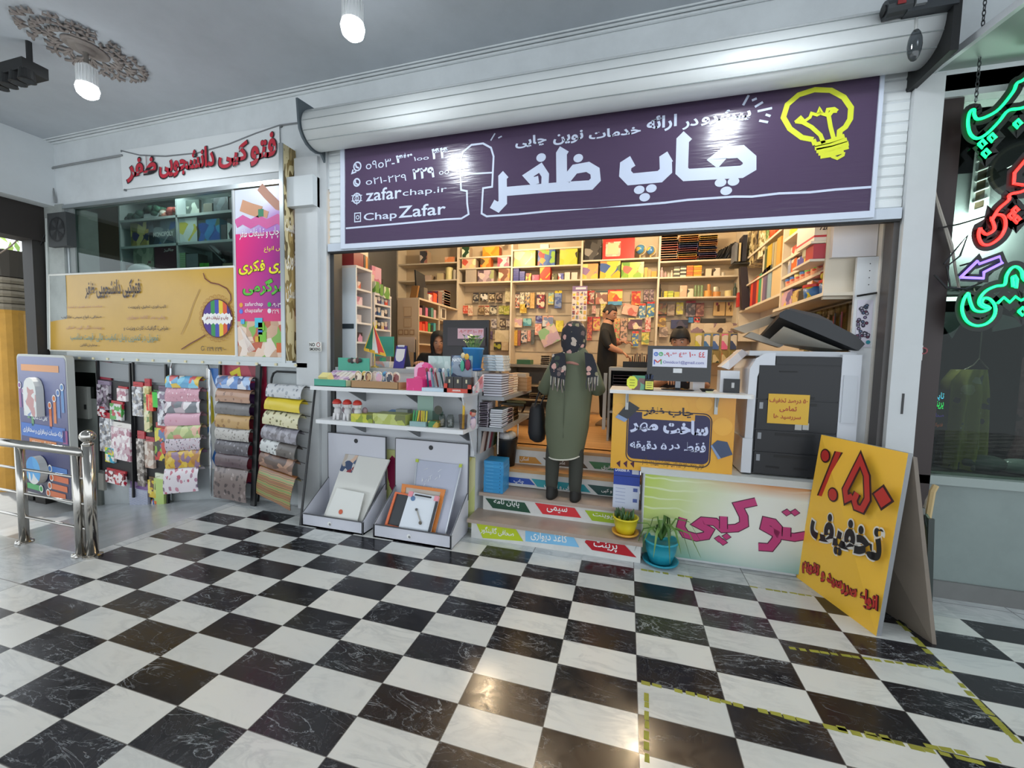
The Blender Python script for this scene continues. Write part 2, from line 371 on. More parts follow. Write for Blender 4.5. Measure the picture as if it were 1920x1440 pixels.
w = MB(); w.box(-7.22, -6.86, .40, .75, -.45, 3.36, M('#a2a7a3', .7, noise=.5)); struct(w, 'pillar_left')
p = MB(); p.box(-3.33, -3.06, .36, .6, 0, 3.5, WHITE); p.box(-3.06, -2.985, .39, .6, 0, 3.6, WHITE); p.box(-2.985, -2.94, .44, .56, 0, 2.62, M('#3a3b3b', .4)); struct(p, 'pillar_shop_left')
p = MB(); p.box(1.63, 1.79, .38, .55, 0, 3.5, WHITE); p.box(1.595, 1.63, .42, .52, .7, 2.62, M('#4a4644', .4)); p.box(1.70, 1.712, .376, .38, 1.28, 1.42, M('#353535')); struct(p, 'pillar_shop_right')
# inside shell
w = MB(); w.box(-7.4, 1.8, 3.66, 3.76, .5, 3.9, WARMW); struct(w, 'wall_back')
w = MB(); w.box(1.6, 1.7, .55, 3.7, .5, 3.9, M('#d6d0c6', .5)); struct(w, 'wall_right')
w = MB(); w.box(-3.28, -3.2, .6, 1.36, .5, 3.9, WARMW); struct(w, 'wall_left')
w = MB(); w.box(-7.4, -7.3, .6, 3.7, .5, 3.9, M('#5c6060')); struct(w, 'wall_left_room')
w = MB(); w.box(-7.4, 1.8, .58, 3.76, 3.85, 3.95, M('#d5cdc0', .8)); struct(w, 'ceiling_inside')
# plinth under the shop counters and the four steps
p = MB(); p.box(-2.95, -1.42, .46, 1.02, 0, .7, PANEL); p.box(.05, 1.75, .46, 1.02, 0, .70, PANEL); p.box(.03, 1.78, .43, 1.02, .69, .735, M('#c3c5c2', .4)); struct(p, 'plinth')
# steps: (front y, z of tread, x0, x1)
RISW = M('#d8d8d4', .4, noise=.3)
st = MB()
ys, zs = [.27, .5, .73, .89], [.178, .35, .535, .72]
xl, xr = [-1.385, -1.36, -1.36, -1.36], [.05, .05, .04, .04]
for k in range(4):
    st.box(xl[k], xr[k], ys[k]+.02, 1.05, zs[k]-.178 if k else 0, zs[k]-.03, RISW)
    st.box(xl[k]-.03, xr[k]+.01, ys[k]-.015, ys[k+1]+.04 if k < 3 else 1.05, zs[k]-.03, zs[k], STONE if k < 2 else wood('#b48753', '#c89a63', (1, 9, 9), .35))
# printed riser signs: (riser, bottom-left px, top-right px, colour, text, text px box)
def riser_sign(k, q, col, txt, tb, gold=False):
    y = ys[k]+.017; st.poly([at(u, v, y=y) for u, v in q], M(col, .3)); ftext(st, txt, y-.002, *tb, M('#f1f1ee', .4), .012)
Z2 = lambda x, y: (860+x/4, 780+y/4)
riser_sign(0, [Z2(180, 915), Z2(130, 800), Z2(425, 845), Z2(485, 940)], '#b9c92b', 'صحافی گالینگور', (*Z2(165, 880), *Z2(415, 858)))
riser_sign(0, [Z2(500, 940), Z2(500, 855), Z2(860, 905), Z2(905, 985)], '#7fbbe0', 'کاغذ دیواری', (*Z2(540, 930), *Z2(815, 895)))
riser_sign(0, [Z2(1000, 1005), Z2(945, 945), Z2(955, 930), Z2(1245, 968), Z2(1335, 1062)], '#b3202b', 'پرینت', (*Z2(1010, 1000), *Z2(1190, 962)))
riser_sign(1, [Z2(255, 690), Z2(200, 615), Z2(495, 650), Z2(540, 728)], '#1d4a36', 'پایان نامه', (*Z2(262, 668), *Z2(455, 640)))
riser_sign(1, [Z2(630, 735), Z2(570, 650), Z2(870, 690), Z2(920, 765)], '#d2343b', 'سیمی', (*Z2(660, 720), *Z2(815, 690)))
riser_sign(1, [Z2(1000, 785), Z2(945, 706), Z2(1250, 740), Z2(1300, 822)], '#9db82c', 'پاورپوینت', (*Z2(1005, 760), *Z2(1240, 745)))
riser_sign(2, [Z2(380, 500), Z2(370, 455), Z2(530, 472), Z2(575, 520)], '#2a4fa8', 'چاپ', (*Z2(412, 505), *Z2(490, 478)))
riser_sign(2, [Z2(590, 530), Z2(545, 470), Z2(940, 515), Z2(990, 575)], '#2f97a0', 'صحافی و لمینت', (*Z2(640, 545), *Z2(905, 525)))
riser_sign(2, [Z2(1045, 590), Z2(965, 513), Z2(1250, 545), Z2(1250, 610)], '#12433f', 'رنگی و کپی', (*Z2(1070, 575), *Z2(1230, 555)))
riser_sign(3, [Z2(455, 350), Z2(455, 300), Z2(575, 310), Z2(625, 362)], '#c98b2f', 'اسکن', (*Z2(462, 338), *Z2(525, 310)))
riser_sign(3, [Z2(690, 370), Z2(630, 312), Z2(920, 335), Z2(970, 395)], '#5a4a3c', 'عکس فوری', (*Z2(690, 362), *Z2(800, 338)))
riser_sign(3, [Z2(1020, 395), Z2(975, 340), Z2(1250, 362), Z2(1250, 415)], '#2c6f3a', 'تحقیق', (*Z2(1070, 400), *Z2(1180, 378)))
struct(st, 'steps')
# street seen at the far left through the open end of the arcade
w = MB(); w.box(-26, -25.6, -20, 30, -.5, 2.6, M('#d9d2bf', .8, noise=.2)); struct(w, 'wall_street')
# ================================================================ CEILING THINGS
def bulb(b, label):
    x, y, z = b; t = thing('ceiling_bulb', label, 'light bulb', (x, y, CZ(x)), 'big white bulbs under the arcade ceiling'); w = M('#e4e6e6', .4)
    m = MB(); m.lathe([(.035, CZ(x)), (.035, CZ(x)-.03), (.016, CZ(x)-.05), (.016, z+.16)], (x, y, 0), M('#6a655f', .5), 14); part(m, 'socket', t)
    m = MB(); m.lathe([(.03, z+.17), (.05, z+.15), (.062, z+.06), (.07, z)], (x, y, 0), w, 20)
    for k in range(20):
        a = math.pi*k/10; m.obox((x+.064*math.cos(a), y+.064*math.sin(a), z+.075), (.006*math.cos(a), .006*math.sin(a), 0), (-.0025*math.sin(a), .0025*math.cos(a), 0), (0, 0, .065), w)
    part(m, 'heat_sink', t)
    m = MB(); m.lathe([(.07, z), (.078, z-.03), (.068, z-.075), (.04, z-.1), (.004, z-.108)], (x, y, 0), M('#f4fbff', .4, emit=14), 24); part(m, 'diffuser', t, True)
bulb(BULBS[0], 'glowing white bulb hanging under the plaster ceiling rosette')
bulb(BULBS[1], 'glowing white bulb on the bare ceiling above the shutter housing end')
bulb(BULBS[2], 'white bulb above the light bulb end of the purple shop sign')
bulb(BULBS[3], 'white bulb above the neon sign shop')
t = thing('ceiling_rosette', 'dirty plaster leaf rosette around the left ceiling bulb', 'rosette', (-4.62, -.53, CZ(-4.62)))
PLAS = M('#8f8680', .8, noise=.5); m = MB(); zc = CZ(-4.62)
m.lathe([(.13, zc), (.13, zc-.012), (.115, zc-.02), (.1, zc-.008), (.085, zc-.024), (.06, zc-.012), (.045, zc-.04), (.005, zc-.045)], (-4.62, -.53, 0), PLAS, 32, .9, 1.2); part(m, 'centre_disc', t, True)
m = MB()
for k in range(54):
    a = 2*math.pi*k/18+.25*R.random(); rx, ry = ((.27, .37), (.2, .28), (.14, .2))[k//18]; x, y = -4.62+rx*math.cos(a), -.53+ry*math.sin(a); z = CZ(x)
    d = V3((rx*math.cos(a), ry*math.sin(a), 0)).normalized(); s = V3((-d.y, d.x, 0)); L = .04+.03*R.random(); c = V3((x, y, z))
    for q in (-.9, 0, .9):
        e = (d+s*q).normalized(); m.tube([c-d*.02, c+e*L*.4+V3((0, 0, -.016)), c+e*L*.8+s*q*.02+V3((0, 0, -.02)), c+e*L+s*q*.005+V3((0, 0, -.004))], [.006, .009, .011, .004], PLAS, 6)
    m.ball(c, .016, .016, .014, PLAS, 8, 5)
part(m, 'leaf_scrolls', t, True)
t = thing('spotlight_cluster', 'black ceiling spotlight cluster on a bracket beside the left bulb', 'spotlight', (-5.1, -.72, 4.1))
m = MB(); m.tube([(-5.0, -.7, CZ(-5)), (-5.0, -.7, 3.95)], .02, DARK); m.box(-5.3, -4.93, -.78, -.62, 3.86, 3.95, DARK); part(m, 'bracket', t)
for i in range(4):
    x = -5.32+.12*i; m = MB(); m.lathe([(.045, 3.87), (.05, 3.8), (.055, 3.785)], (x, -.74, 0), DARK, 16); m.disc((x, -.74, 3.7845), (0, 0, -1), .045, M('#43474b', .15), 16); part(m, 'lamp_head', t)
# ================================================================ FASCIA BANNER, BANNERS ON THE WINDOW
def sheet(mb, y, q, m, nx=14, nz=5, amp=.006, th=.004, seed=1):
    """hanging vinyl sheet with soft waves; q = px corners BL, BR, TR, TL on plane y"""
    r = random.Random(seed); ph = [r.random()*6 for _ in range(4)]; P = [at(*a, y=y) for a in q]; V = []
    for j in range(nz+1):
        for i in range(nx+1):
            s, w = i/nx, j/nz; p = (P[0]*(1-s)+P[1]*s)*(1-w)+(P[3]*(1-s)+P[2]*s)*w
            V.append(p+V3((0, -th-amp*(1+math.sin(5*s+3*w+ph[0])*.6+math.sin(11*s-4*w+ph[1])*.4), 0)))
    n = len(V); fs = [(j*(nx+1)+i, j*(nx+1)+i+1, (j+1)*(nx+1)+i+1, (j+1)*(nx+1)+i) for j in range(nz) for i in range(nx)]
    mb.add(V, fs, m); mb.add([v+V3((0, th, 0)) for v in V], [f[::-1] for f in fs], m)
VIN = M('#dfe3e4', .3)
t = thing('fascia_banner', 'white vinyl banner with red Persian lettering above the left window', 'banner', (-4.7, .41, 3.4))
m = MB(); sheet(m, .415, [(232, 356), (528, 321), (525, 236), (227, 283)], VIN, 18, 4, .004); RED = M('#c22a3c', .4); BLK = M('#20191d', .5)
yb = .396
for s, a in (('ظفر', (238, 343, 292, 290)), ('دانشجویی', (299, 335, 401, 272)), ('کپی', (410, 320, 464, 262)), ('فتو', (470, 312, 517, 246))):
    ftext(m, s, yb+.001, a[0]-1.5, a[1]+2.5, a[2]+2.5, a[3]-1.5, BLK, .05); ftext(m, s, yb, *a, RED, .035)
part(m, 'vinyl', t)
m = MB()
for u, v in ((227, 283), (525, 236), (529, 320), (233, 356)): p = at(u, v, y=.4); m.tube([p, p+V3((0, .02, 0))], .012, M('#8a8d8f', .3, .8), 8)
part(m, 'grommet', t)
m = MB(); m.tube([at(u, v, y=.405) for u, v in ((229, 283), (262, 291), (310, 293), (370, 287), (430, 270), (480, 250), (524, 235), (560, 230))], .007, M('#777a7d', .6), 6)
solo(m, 'cable', 'grey cable sagging across the white fascia banner', 'cable')
m = MB(); m.tube([at(u, v, y=.40) for u, v in ((229, 291), (100, 314), (94, 322), (104, 380))], .011, M('#86898a', .6), 6); solo(m, 'conduit', 'thin conduit running along the fascia left of the white banner', 'conduit')
# window frame, glass
m = MB(); x0, x1 = -6.86, -3.4
m.box(x0, x1, .40, .47, 3.30, 3.345, ALU); m.box(x0, x1, .38, .5, 1.49, 1.55, ALU); m.box(x0, x0+.05, .42, .47, 1.5, 3.34, ALU); m.box(-3.5, -3.4, .42, .47, 1.5, 3.34, ALU); m.box(-4.2, -4.17, .42, .47, 1.55, 3.34, ALU)
xg = at(142, 450, y=.44).x; m.box(x0, xg, .43, .47, 1.55, 3.34, M('#8c9290', .6, noise=.4)); struct(m, 'window_1')
m = MB(); m.box(xg, -4.2, .445, .451, 2.45, 3.31, GLASS('#c9d6d3', .2)); o = struct(m, 'window_1_glass')
m = MB(); m.box(-6.95, -3.2, .36, .43, 1.455, 1.5, ALU)
for i in range(14): m.box(-6.6+.25*i, -6.57+.25*i, .352, .36, 1.465, 1.49, M('#d8cfa8', .4))
struct(m, 'trim_2')
# yellow banner
t = thing('yellow_banner', 'wide yellow vinyl banner with rainbow disc across the left window', 'banner', (-5.7, .4, 1.56)); yb = .405
m = MB(); Y1 = M('#c39a40', .28, noise=.12); sheet(m, yb+.004, [(95, 656), (443, 667), (440, 501), (92, 517)], Y1, 20, 6, .006, .003, 4)
for a, b in (((92, 516), (440, 500)), ((95, 657), (443, 668)), ((92, 516), (95, 657)), ((440, 500), (443, 668))): m.tube([at(*a, y=yb-.003), at(*b, y=yb-.003)], .012, M('#e4e3dc', .4), 6)
yt = yb-.018; K = M('#3a2c2c', .5); PK = M('#b07f6a', .5); GN = M('#6a8a7c', .5)
ftext(m, 'فتوکپی دانشجویی ظفر', yt, 160, 563, 262, 522, K, .02)
for s, a, c in (('تایپ فوری، تحقیق، پاورپوینت', (240, 580, 311, 571), K), ('چاپ بنر، کاغذ دیواری', (238, 600, 310, 591), PK), ('طراحی، گرافیک، کارت ویزیت و', (232, 620, 315, 610), K), ('تحویل در کمترین زمان، کیفیت عالی، قیمت مناسب', (132, 640, 296, 626), GN),
                ('ساخت مهر فوری و لیزری', (125, 578, 191, 572), PK), ('صحافی، انواع سیمی، طلاکوب', (115, 599, 190, 591), K), ('پرینت رنگی، کپی، اسکن', (124, 618, 190, 610), PK), ('سفارش آنلاین', (150, 650, 182, 644), K), ('۲۲۹ ۲۲۹ ۰۰', (388, 658, 424, 651), K)): ftext(m, s, yt, *a, c, .012)
for r0, h in ((1.0, '#5a1f2a'),):
    c = at(407, 597, y=yt); rr = (at(436, 597, y=yt)-c).length; m.disc(c+V3((0, .001, 0)), (0, -1, 0), rr, M(h), 28, rr*.97)
    S = ['#4a2c86', '#4a2c86', '#2f8f4a', '#3f4aa8', '#e0c22c', '#d8552c', '#3b2a78']; r2 = rr*.92
    for k, hh in enumerate(S):
        xa = -r2+2*r2*k/7; xb = -r2+2*r2*(k+1)/7; pts = []
        for i in range(5): xx = xa+(xb-xa)*i/4; pts.append(c+V3((xx, -.001, math.sqrt(max(r2*r2-xx*xx, 0)))))
        for i in range(5): xx = xb+(xa-xb)*i/4; pts.append(c+V3((xx, -.001, -math.sqrt(max(r2*r2-xx*xx, 0)))))
        m.poly(pts, M(hh))
    wv = [c+V3((-rr+2*rr*i/24, -.002, (.26 if i % 3 else .2)*rr*(1 if 1 < i < 23 else .3))) for i in range(25)]+[c+V3((rr-2*rr*i/24, -.002, -(.3 if i % 3 else .22)*rr*(1 if 1 < i < 23 else .3))) for i in range(25)]
    m.poly(wv, M('#eceae6')); m.text('چاپ و تبلیغات ظفر', c+V3((-rr*.75, -.003, -rr*.12)), (rr*1.5, 0, 0), (0, 0, rr*.26), M('#8c2230'), .02)
    for k in range(26):
        a = 2*math.pi*k/26; m.stroke(arc(c+V3((rr*1.08*math.cos(a), -.001, rr*1.08*math.sin(a))), rr*.1, 0, 330, 8), .005, M('#a8742a'))
fstroke(m, yt, [(381, 512), (384, 522), (395, 530), (410, 533), (425, 541), (432, 552), (433, 562), (427, 572)], .012, M('#6b2f22')); fstroke(m, yt, [(385, 628), (370, 637), (357, 644), (340, 655)], .012, M('#6b2f22'))
fstroke(m, yt, [(339, 627), (352, 600), (362, 570), (374, 542)], .008, M('#a07a34'))
fstroke(m, yt, arc((0, 0, 0), 1, 0, 1, 1) and [(380+3*math.cos(a), 653+4*math.sin(a)) for a in [i*.6 for i in range(10)]], .006, K)
part(m, 'vinyl', t)
# purple banner beside it
t = thing('purple_banner', 'tall pink and purple advertising banner right of the yellow banner', 'banner', (-3.75, .4, 1.56)); yb = .40
q = [(446, 668), (566, 671), (560, 342), (440, 357)]; P = [at(*a, y=yb) for a in q]; m = MB()
def pq(u, v): return at(u, v, y=yb)
xa, xb, za, zb = P[3].x, P[2].x, P[0].z, P[3].z; zz = lambda f: za+(zb-za)*f
G = GRAD([(0, '#e0307c'), (.45, '#b52a8a'), (1, '#4b2a86')], (xa, yb, zz(.55)), (xb, yb, zz(.4)))
m.box(xa, xb, yb, yb+.006, zz(.29), zz(.74), G)
m.box(xa, xb, yb, yb+.006, zz(.215), zz(.29), M('#d6256f', .35)); m.box(xa, xb, yb, yb+.006, za, zz(.215), PR('#c9a183 #e8cdb8 #d2b08f #c05a3a #e9d9cc #7fb04a #cfa88a', 9)); m.box(xa, xb, yb, yb+.006, zz(.74), zb, GRAD([(0, '#b07ac8'), (.35, '#d5d6e8'), (1, '#cfd6dd')], (xa+.3, yb, zz(.74)), (xa, yb, zb)))
SKIN2 = M('#c8906c'); yt = yb-.002
fstroke(m, yt, [(452, 385), (470, 392), (490, 398)], .12, SKIN2); fstroke(m, yt, [(487, 350), (500, 365), (520, 385), (532, 388)], .09, M('#b9826a')); fstroke(m, yt, [(488, 397), (502, 403)], .07, SKIN2); fstroke(m, yt-.001, [(489, 392), (489, 406)], .07, M('#1f7a55'))
fstroke(m, yt, [(442, 420), (455, 412), (470, 420), (485, 412), (500, 420), (520, 410), (535, 420)], .09, M('#cf5a9a'))
for s, a, c in (('چاپ و تبلیغات ظفر', (449, 452, 523, 424), '#eee'), ('فروش انواع', (495, 474, 545, 459), '#f2e35a'), ('بازی فکری', (448, 516, 545, 484), '#f0e528'), ('سرگرمی', (456, 554, 542, 521), '#5cc23a'), ('zafarchap', (459, 576, 493, 566), '#f2dfe8'), ('chapzafar', (459, 588, 493, 578), '#f2dfe8'), ('۰۹۰۳۴۳۱', (510, 576, 540, 567), '#f2dfe8'), ('۲۲۹ ۲۲۹', (510, 588, 540, 580), '#f2dfe8')):
    big = a[1]-a[3] > 25 and c != '#eee'
    if big: ftext(m, s, yt, a[0]-1.5, a[1]+1.5, a[2]+1.5, a[3]-1.5, M('#2a4a20'), .05)
    ftext(m, s, yt-.001, *a, M(c if len(c) == 7 else '#eeeeee'), .03 if big else .012)
for u, v, h in ((452, 572, '#e8a03a'), (452, 584, '#5a7ae0'), (505, 571, '#2fae5a'), (505, 583, '#e9e2ea')): m.disc(at(u, v, y=yt-.001), (0, -1, 0), .025, M(h), 14)
for u, v, h, s in ((485, 605, '#4fc0d8', .1), (490, 612, '#7cc23a', .08), (488, 622, '#3a78c8', .06), (492, 632, '#7cc23a', .1), (483, 636, '#d8b02c', .06), (526, 652, '#d8692c', .1), (455, 603, '#4fa8d8', .05)): p = at(u, v, y=yt-.002); m.box(p.x-s/2, p.x+s/2, yt-.004, yt, p.z-s/2, p.z+s/2, M(h))
for i in range(7): fstroke(m, yt-.001, [(450+2*i, 612+3*i), (466+2*i, 662-i)], .009, M('#efe0d6'))
part(m, 'print', t); m = MB(); m.box(xa-.02, xa, yb-.004, yb+.012, za, zb, WHITE); m.box(xa-.02, xb, yb-.004, yb+.012, za-.03, za, ALU); part(m, 'frame', t)
t = thing('projecting_sign', 'narrow golden sign board projecting edge-on beside the purple banner', 'sign', (-3.37, .3, 1.5))
m = MB(); m.box(-3.40, -3.365, .26, .42, 1.52, 3.6, PR('#b9a06a #8f7a4c #d6c79a #6a5a3a #c9b988', 7, .2, 's', (1, 1, .3)), right=PR('#b9a06a #8f7a4c #d6c79a #6a5a3a #c9b988', 7, .2, 's', (1, 1, .3)))
for s, z in (('لمینت', 2.75), ('فوری', 2.42), ('اسکن', 2.1)): m.text(s, (-3.364, .275, z), (0, .13, 0), (0, 0, .2), M('#e8e2d2'), .03)
part(m, 'board', t); m = MB(); m.box(-3.405, -3.36, .418, .432, 1.5, 3.62, WHITE); m.box(-3.405, -3.36, .25, .26, 1.5, 3.6, ALU); part(m, 'edge_frame', t)
m = MB(); m.box(-3.38, -3.06, .30, .42, 3.02, 3.3, M('#c9ced0', .5)); solo(m, 'junction_box', 'small white junction box under the shutter housing end', 'box')
m = MB(); p = at(591, 650, y=.355)
m.box(p.x-.07, p.x+.07, .352, .36, p.z-.045, p.z+.045, M('#d9d9d4')); m.text('NO', (p.x-.065, .351, p.z+.002), (.065, 0, 0), (0, 0, .035), M('#202020'), .03); m.text('SMOKING', (p.x-.065, .351, p.z-.04), (.13, 0, 0), (0, 0, .03), M('#202020'), .03); m.stroke(arc((p.x+.04, .351, p.z+.02), .02, 0, 360, 12), .006, M('#8a2a2a'))
solo(m, 'no_smoking_sticker', 'small no smoking sticker on the white post left of the shop', 'sticker')
# dim speaker box on the grey panel at the left end of the window
t = thing('wall_fan', 'dark box fan mounted high at the left end of the window', 'fan', (at(115, 430, y=.4).x, .4, 2.8)); p = at(115, 432, y=.38)
m = MB(); m.box(p.x-.17, p.x+.17, .34, .43, p.z-.2, p.z+.2, M('#3c3f40', .6)); part(m, 'housing', t); m = MB(); m.stroke(arc((p.x, .338, p.z), .14, 0, 360, 20), .02, M('#26282a'))
for k in range(5): a = k*1.256; m.poly([V3((p.x, .337, p.z)), V3((p.x+.13*math.cos(a), .337, p.z+.13*math.sin(a))), V3((p.x+.13*math.cos(a+.7), .337, p.z+.13*math.sin(a+.7)))], M('#2c2e30'))
part(m, 'grille', t)
# ================================================================ DISPLAY SHELVES BEHIND THE LEFT WINDOW
yS = .78; X = lambda u, v=430: at(u, v, y=yS).x; Z = lambda u, v: at(u, v, y=yS).z
xs = [X(224), X(331), X(441)]; zs_ = [Z(280, 513), Z(280, 459), Z(280, 408), Z(280, 370)+.1]; GS = M('#b6bdbc', .5)
t = thing('display_shelves', 'grey two-bay shelf unit of games behind the left window', 'shelf', ((xs[0]+xs[2])/2, yS, .62))
m = MB(); m.box(xs[0], xs[2]+.3, yS+.34, yS+.37, .62, zs_[3]+.1, GS); part(m, 'back_panel', t)
for x in xs+[xs[2]+.3]: m = MB(); m.box(x-.012, x+.012, yS, yS+.34, .62, zs_[3]+.1, GS); part(m, 'side_panel', t)
for z in zs_: m = MB(); m.box(xs[0]+.012, xs[2]+.288, yS, yS+.34, z-.03, z, GS); part(m, 'shelf', t)
def witem(u0, u1, vt, lv, mat, name, label, cat, d=.12, side=None, txt=None, grp=None, dy=.02):
    um = (u0+u1)/2; z0 = zs_[lv]; z1 = Z(um, vt); x0, x1 = X(u0, (vt+440)/2), X(u1, (vt+440)/2); m = MB(); m.box(x0, x1, yS+dy, yS+dy+d, z0+.001, z1, side or M('#5a5c58'), front=mat)
    if txt: m.text(txt[0], (x0+(x1-x0)*txt[1], yS+dy-.001, z0+(z1-z0)*txt[2]), ((x1-x0)*txt[3], 0, 0), (0, 0, (z1-z0)*txt[4]), M(txt[5]), .03)
    return solo(m, name, label, cat, grp)
W = lambda x: 220+x/8; H = lambda y: 350+y/8
witem(W(170), W(440), H(530), 1, PR('#9a8d50 #c2b878 #6a6a3c #40406a #b59a4a #2e3a58', 10), 'board_game_box', 'olive game box with round blue badge left of the city game', 'game box')
witem(W(445), W(880), H(495), 1, PR('#3a4650 #5a6a72 #2a3238 #8a9498 #3a5a8a #6e7a70', 8), 'board_game_box', 'wide dark city-picture board game box lettered MONOPOLY', 'game box', txt=('MONOPOLY', .15, .33, .7, .2, '#e2e2de'))
witem(W(905), W(1170), H(460), 1, PR('#c4d2d2 #d2dcd8 #b2c2c2 #c9c04a #c4d2d2 #8a4a3a', 7), 'instrument_box', 'pale blue box with a toy guitar picture behind glass', 'toy box')
witem(W(1190), W(1510), H(480), 1, PR('#2f5fb0 #3a8ac0 #4a5a48 #2a4f9a #5a7a5a #3a9ac8', 8), 'puzzle_box', 'cyan framed castle puzzle box behind the left window', 'puzzle', side=M('#2a90b0'))
witem(W(1530), W(1612), H(560), 1, M('#3c4448'), 'tin', 'dark tin between castle puzzle and black and white bag', 'tin')
witem(W(1625), W(1790), H(470), 1, PR('#e0e2e0 #2a2c2e #d8dad8 #3a3c3e', 9), 'gift_bag', 'black and white patterned gift bag beside the purple banner', 'bag')
witem(W(205), W(510), H(890), 0, PR('#8a9482 #a2aa94 #6e7a6a #7a3a48 #98a08c', 12), 'game_bag', 'grey green puzzle pack on the lowest window shelf', 'game')
witem(W(530), W(870), H(850), 0, M('#4a2230', .4), 'board_game_box', 'maroon board game box with zigzag lines on the lowest window shelf', 'game box', txt=('جالیز', .4, .72, .45, .12, '#d8d0cc'))
witem(W(90), W(250), H(1170), 0, PR('#6a4a34 #b8a888 #4a3428 #8a7a5a', 14, .4, 'z'), 'box_stack', 'little stack of brown striped boxes at the shelf corner', 'box')
witem(W(905), W(990), H(985), 0, PR('#7a9a6a #8ab07a #98b8a0', 14, .4, 'z'), 'file_box', 'pale green stacked packs by the shelf divider', 'box')
witem(W(1000), W(1180), H(1000), 0, PR('#6a7478 #7a868a #5a6468', 18, .4, 'z'), 'paper_stack', 'grey stack of papers next to the green packs', 'paper')
for i, (a, b) in enumerate(((1200, 1265), (1270, 1345))): witem(W(a), W(b), H(1140), 0, M('#4fa838', .4), 'green_box', ['small bright green box, left one of two behind the window', 'small bright green box, right one of two behind the window'][i], 'box', grp='small green boxes')
m = MB(); 
for i in range(3): a = V3((X(W(1180)), yS+.1+.03*i, zs_[0]+.42-.04*i)); b = V3((X(W(1435)), yS+.08+.03*i, zs_[0]+.22-.04*i)); m.tube([a, b], .018, M(['#c9ccd0', '#50555a', '#b9bcc0'][i], .3, .4), 8)
m.box(X(W(1200)), X(W(1330)), yS+.18, yS+.3, zs_[0], zs_[0]+.3, M('#33383a')); solo(m, 'selfie_sticks', 'silver rods leaning above the green boxes behind the window', 'rods')
witem(W(1550), W(1720), H(1140), 0, M('#8a8468'), 'carton', 'small beige carton behind the window beside the purple banner', 'carton')
m = MB(); m.ball((X(W(420)), yS-.08, zs_[0]+.02), .2, .06, .09, M('#e6e8e8', .4), 14, 8); m.box(X(W(420))-.2, X(W(420))+.2, yS-.14, yS-.02, zs_[0]-.1, zs_[0], GS); solo(m, 'white_bag', 'white plastic bag bulging above the yellow banner edge', 'bag', smooth=True)
def flowers(u0, u1, vt, cols, pot, label, n):
    z0 = zs_[2]; x0, x1 = X(u0), X(u1); t = thing('artificial_flowers', label, 'flowers', ((x0+x1)/2, yS+.1, z0)); h = Z((u0+u1)/2, vt)-z0
    if pot: m = MB(); m.box(x0, x1, yS+.05, yS+.17, z0, z0+h*.45, M(pot)); part(m, 'planter', t)
    m = MB(); r = random.Random(int(u0))
    for i in range(n):
        c = V3((x0+(x1-x0)*r.random(), yS+.04+.14*r.random(), z0+h*(.45 if pot else .05)+h*.5*r.random())); s = .025+.03*r.random(); m.ball(c, s*1.4, s, s, M(cols[r.randrange(len(cols))]), 7, 4)
    part(m, 'foliage', t, True)
flowers(W(50), W(320), H(310), ['#26463a', '#2f5446', '#1c362e'], None, 'dark green artificial foliage at the left end of the top window shelf', 26)
flowers(W(335), W(575), H(275), ['#2c5040', '#3a6450', '#1f3a30'], '#c8cfd0', 'artificial greenery in a white trough on the top window shelf', 22)
flowers(W(590), W(865), H(250), ['#b0524a', '#c47a68', '#d0c8bc', '#a83c38', '#6a5a48'], None, 'red and white artificial flowers on the top window shelf', 26)
witem(W(1005), W(1205), H(190), 2, PR('#c8ccc0 #5a6460 #b8c0b4 #4a5450', 12), 'calendar_card', 'white picture grid card on the top window shelf', 'card', .03)
witem(W(1270), W(1400), H(240), 2, M('#6e6a5c'), 'toy_box', 'dull brown box on the top window shelf', 'box')
witem(W(1420), W(1640), H(150), 2, PR('#4a565e #6e7a82 #3a444c #98a2a6', 9), 'model_box', 'dark grey box with white line drawing on the top window shelf', 'box')
witem(W(1660), W(1780), H(150), 2, M('#3a2c34'), 'dark_box', 'dark red and black box beside the purple banner top', 'box')
m = MB(); a, b = at(140, 420, z=3.42), at(222, 446, z=3.42); m.tube([a, b], .03, M('#e9f2f2', .3, emit=2.2), 8); [m.tube([p, p+V3((0, 0, .44))], .006, DARK, 5) for p in (a*.8+b*.2, a*.2+b*.8)]; solo(m, 'tube_glow', 'lit fluorescent tube in the dark room behind the left window', 'lamp')
m = MB(); a = at(165, 500, y=1.1); m.box(a.x-.3, a.x+.35, 1.1, 1.4, .62, a.z+.12, M('#7e8a8c')); solo(m, 'white_printer', 'pale machine in the dark room behind the left window', 'machine')
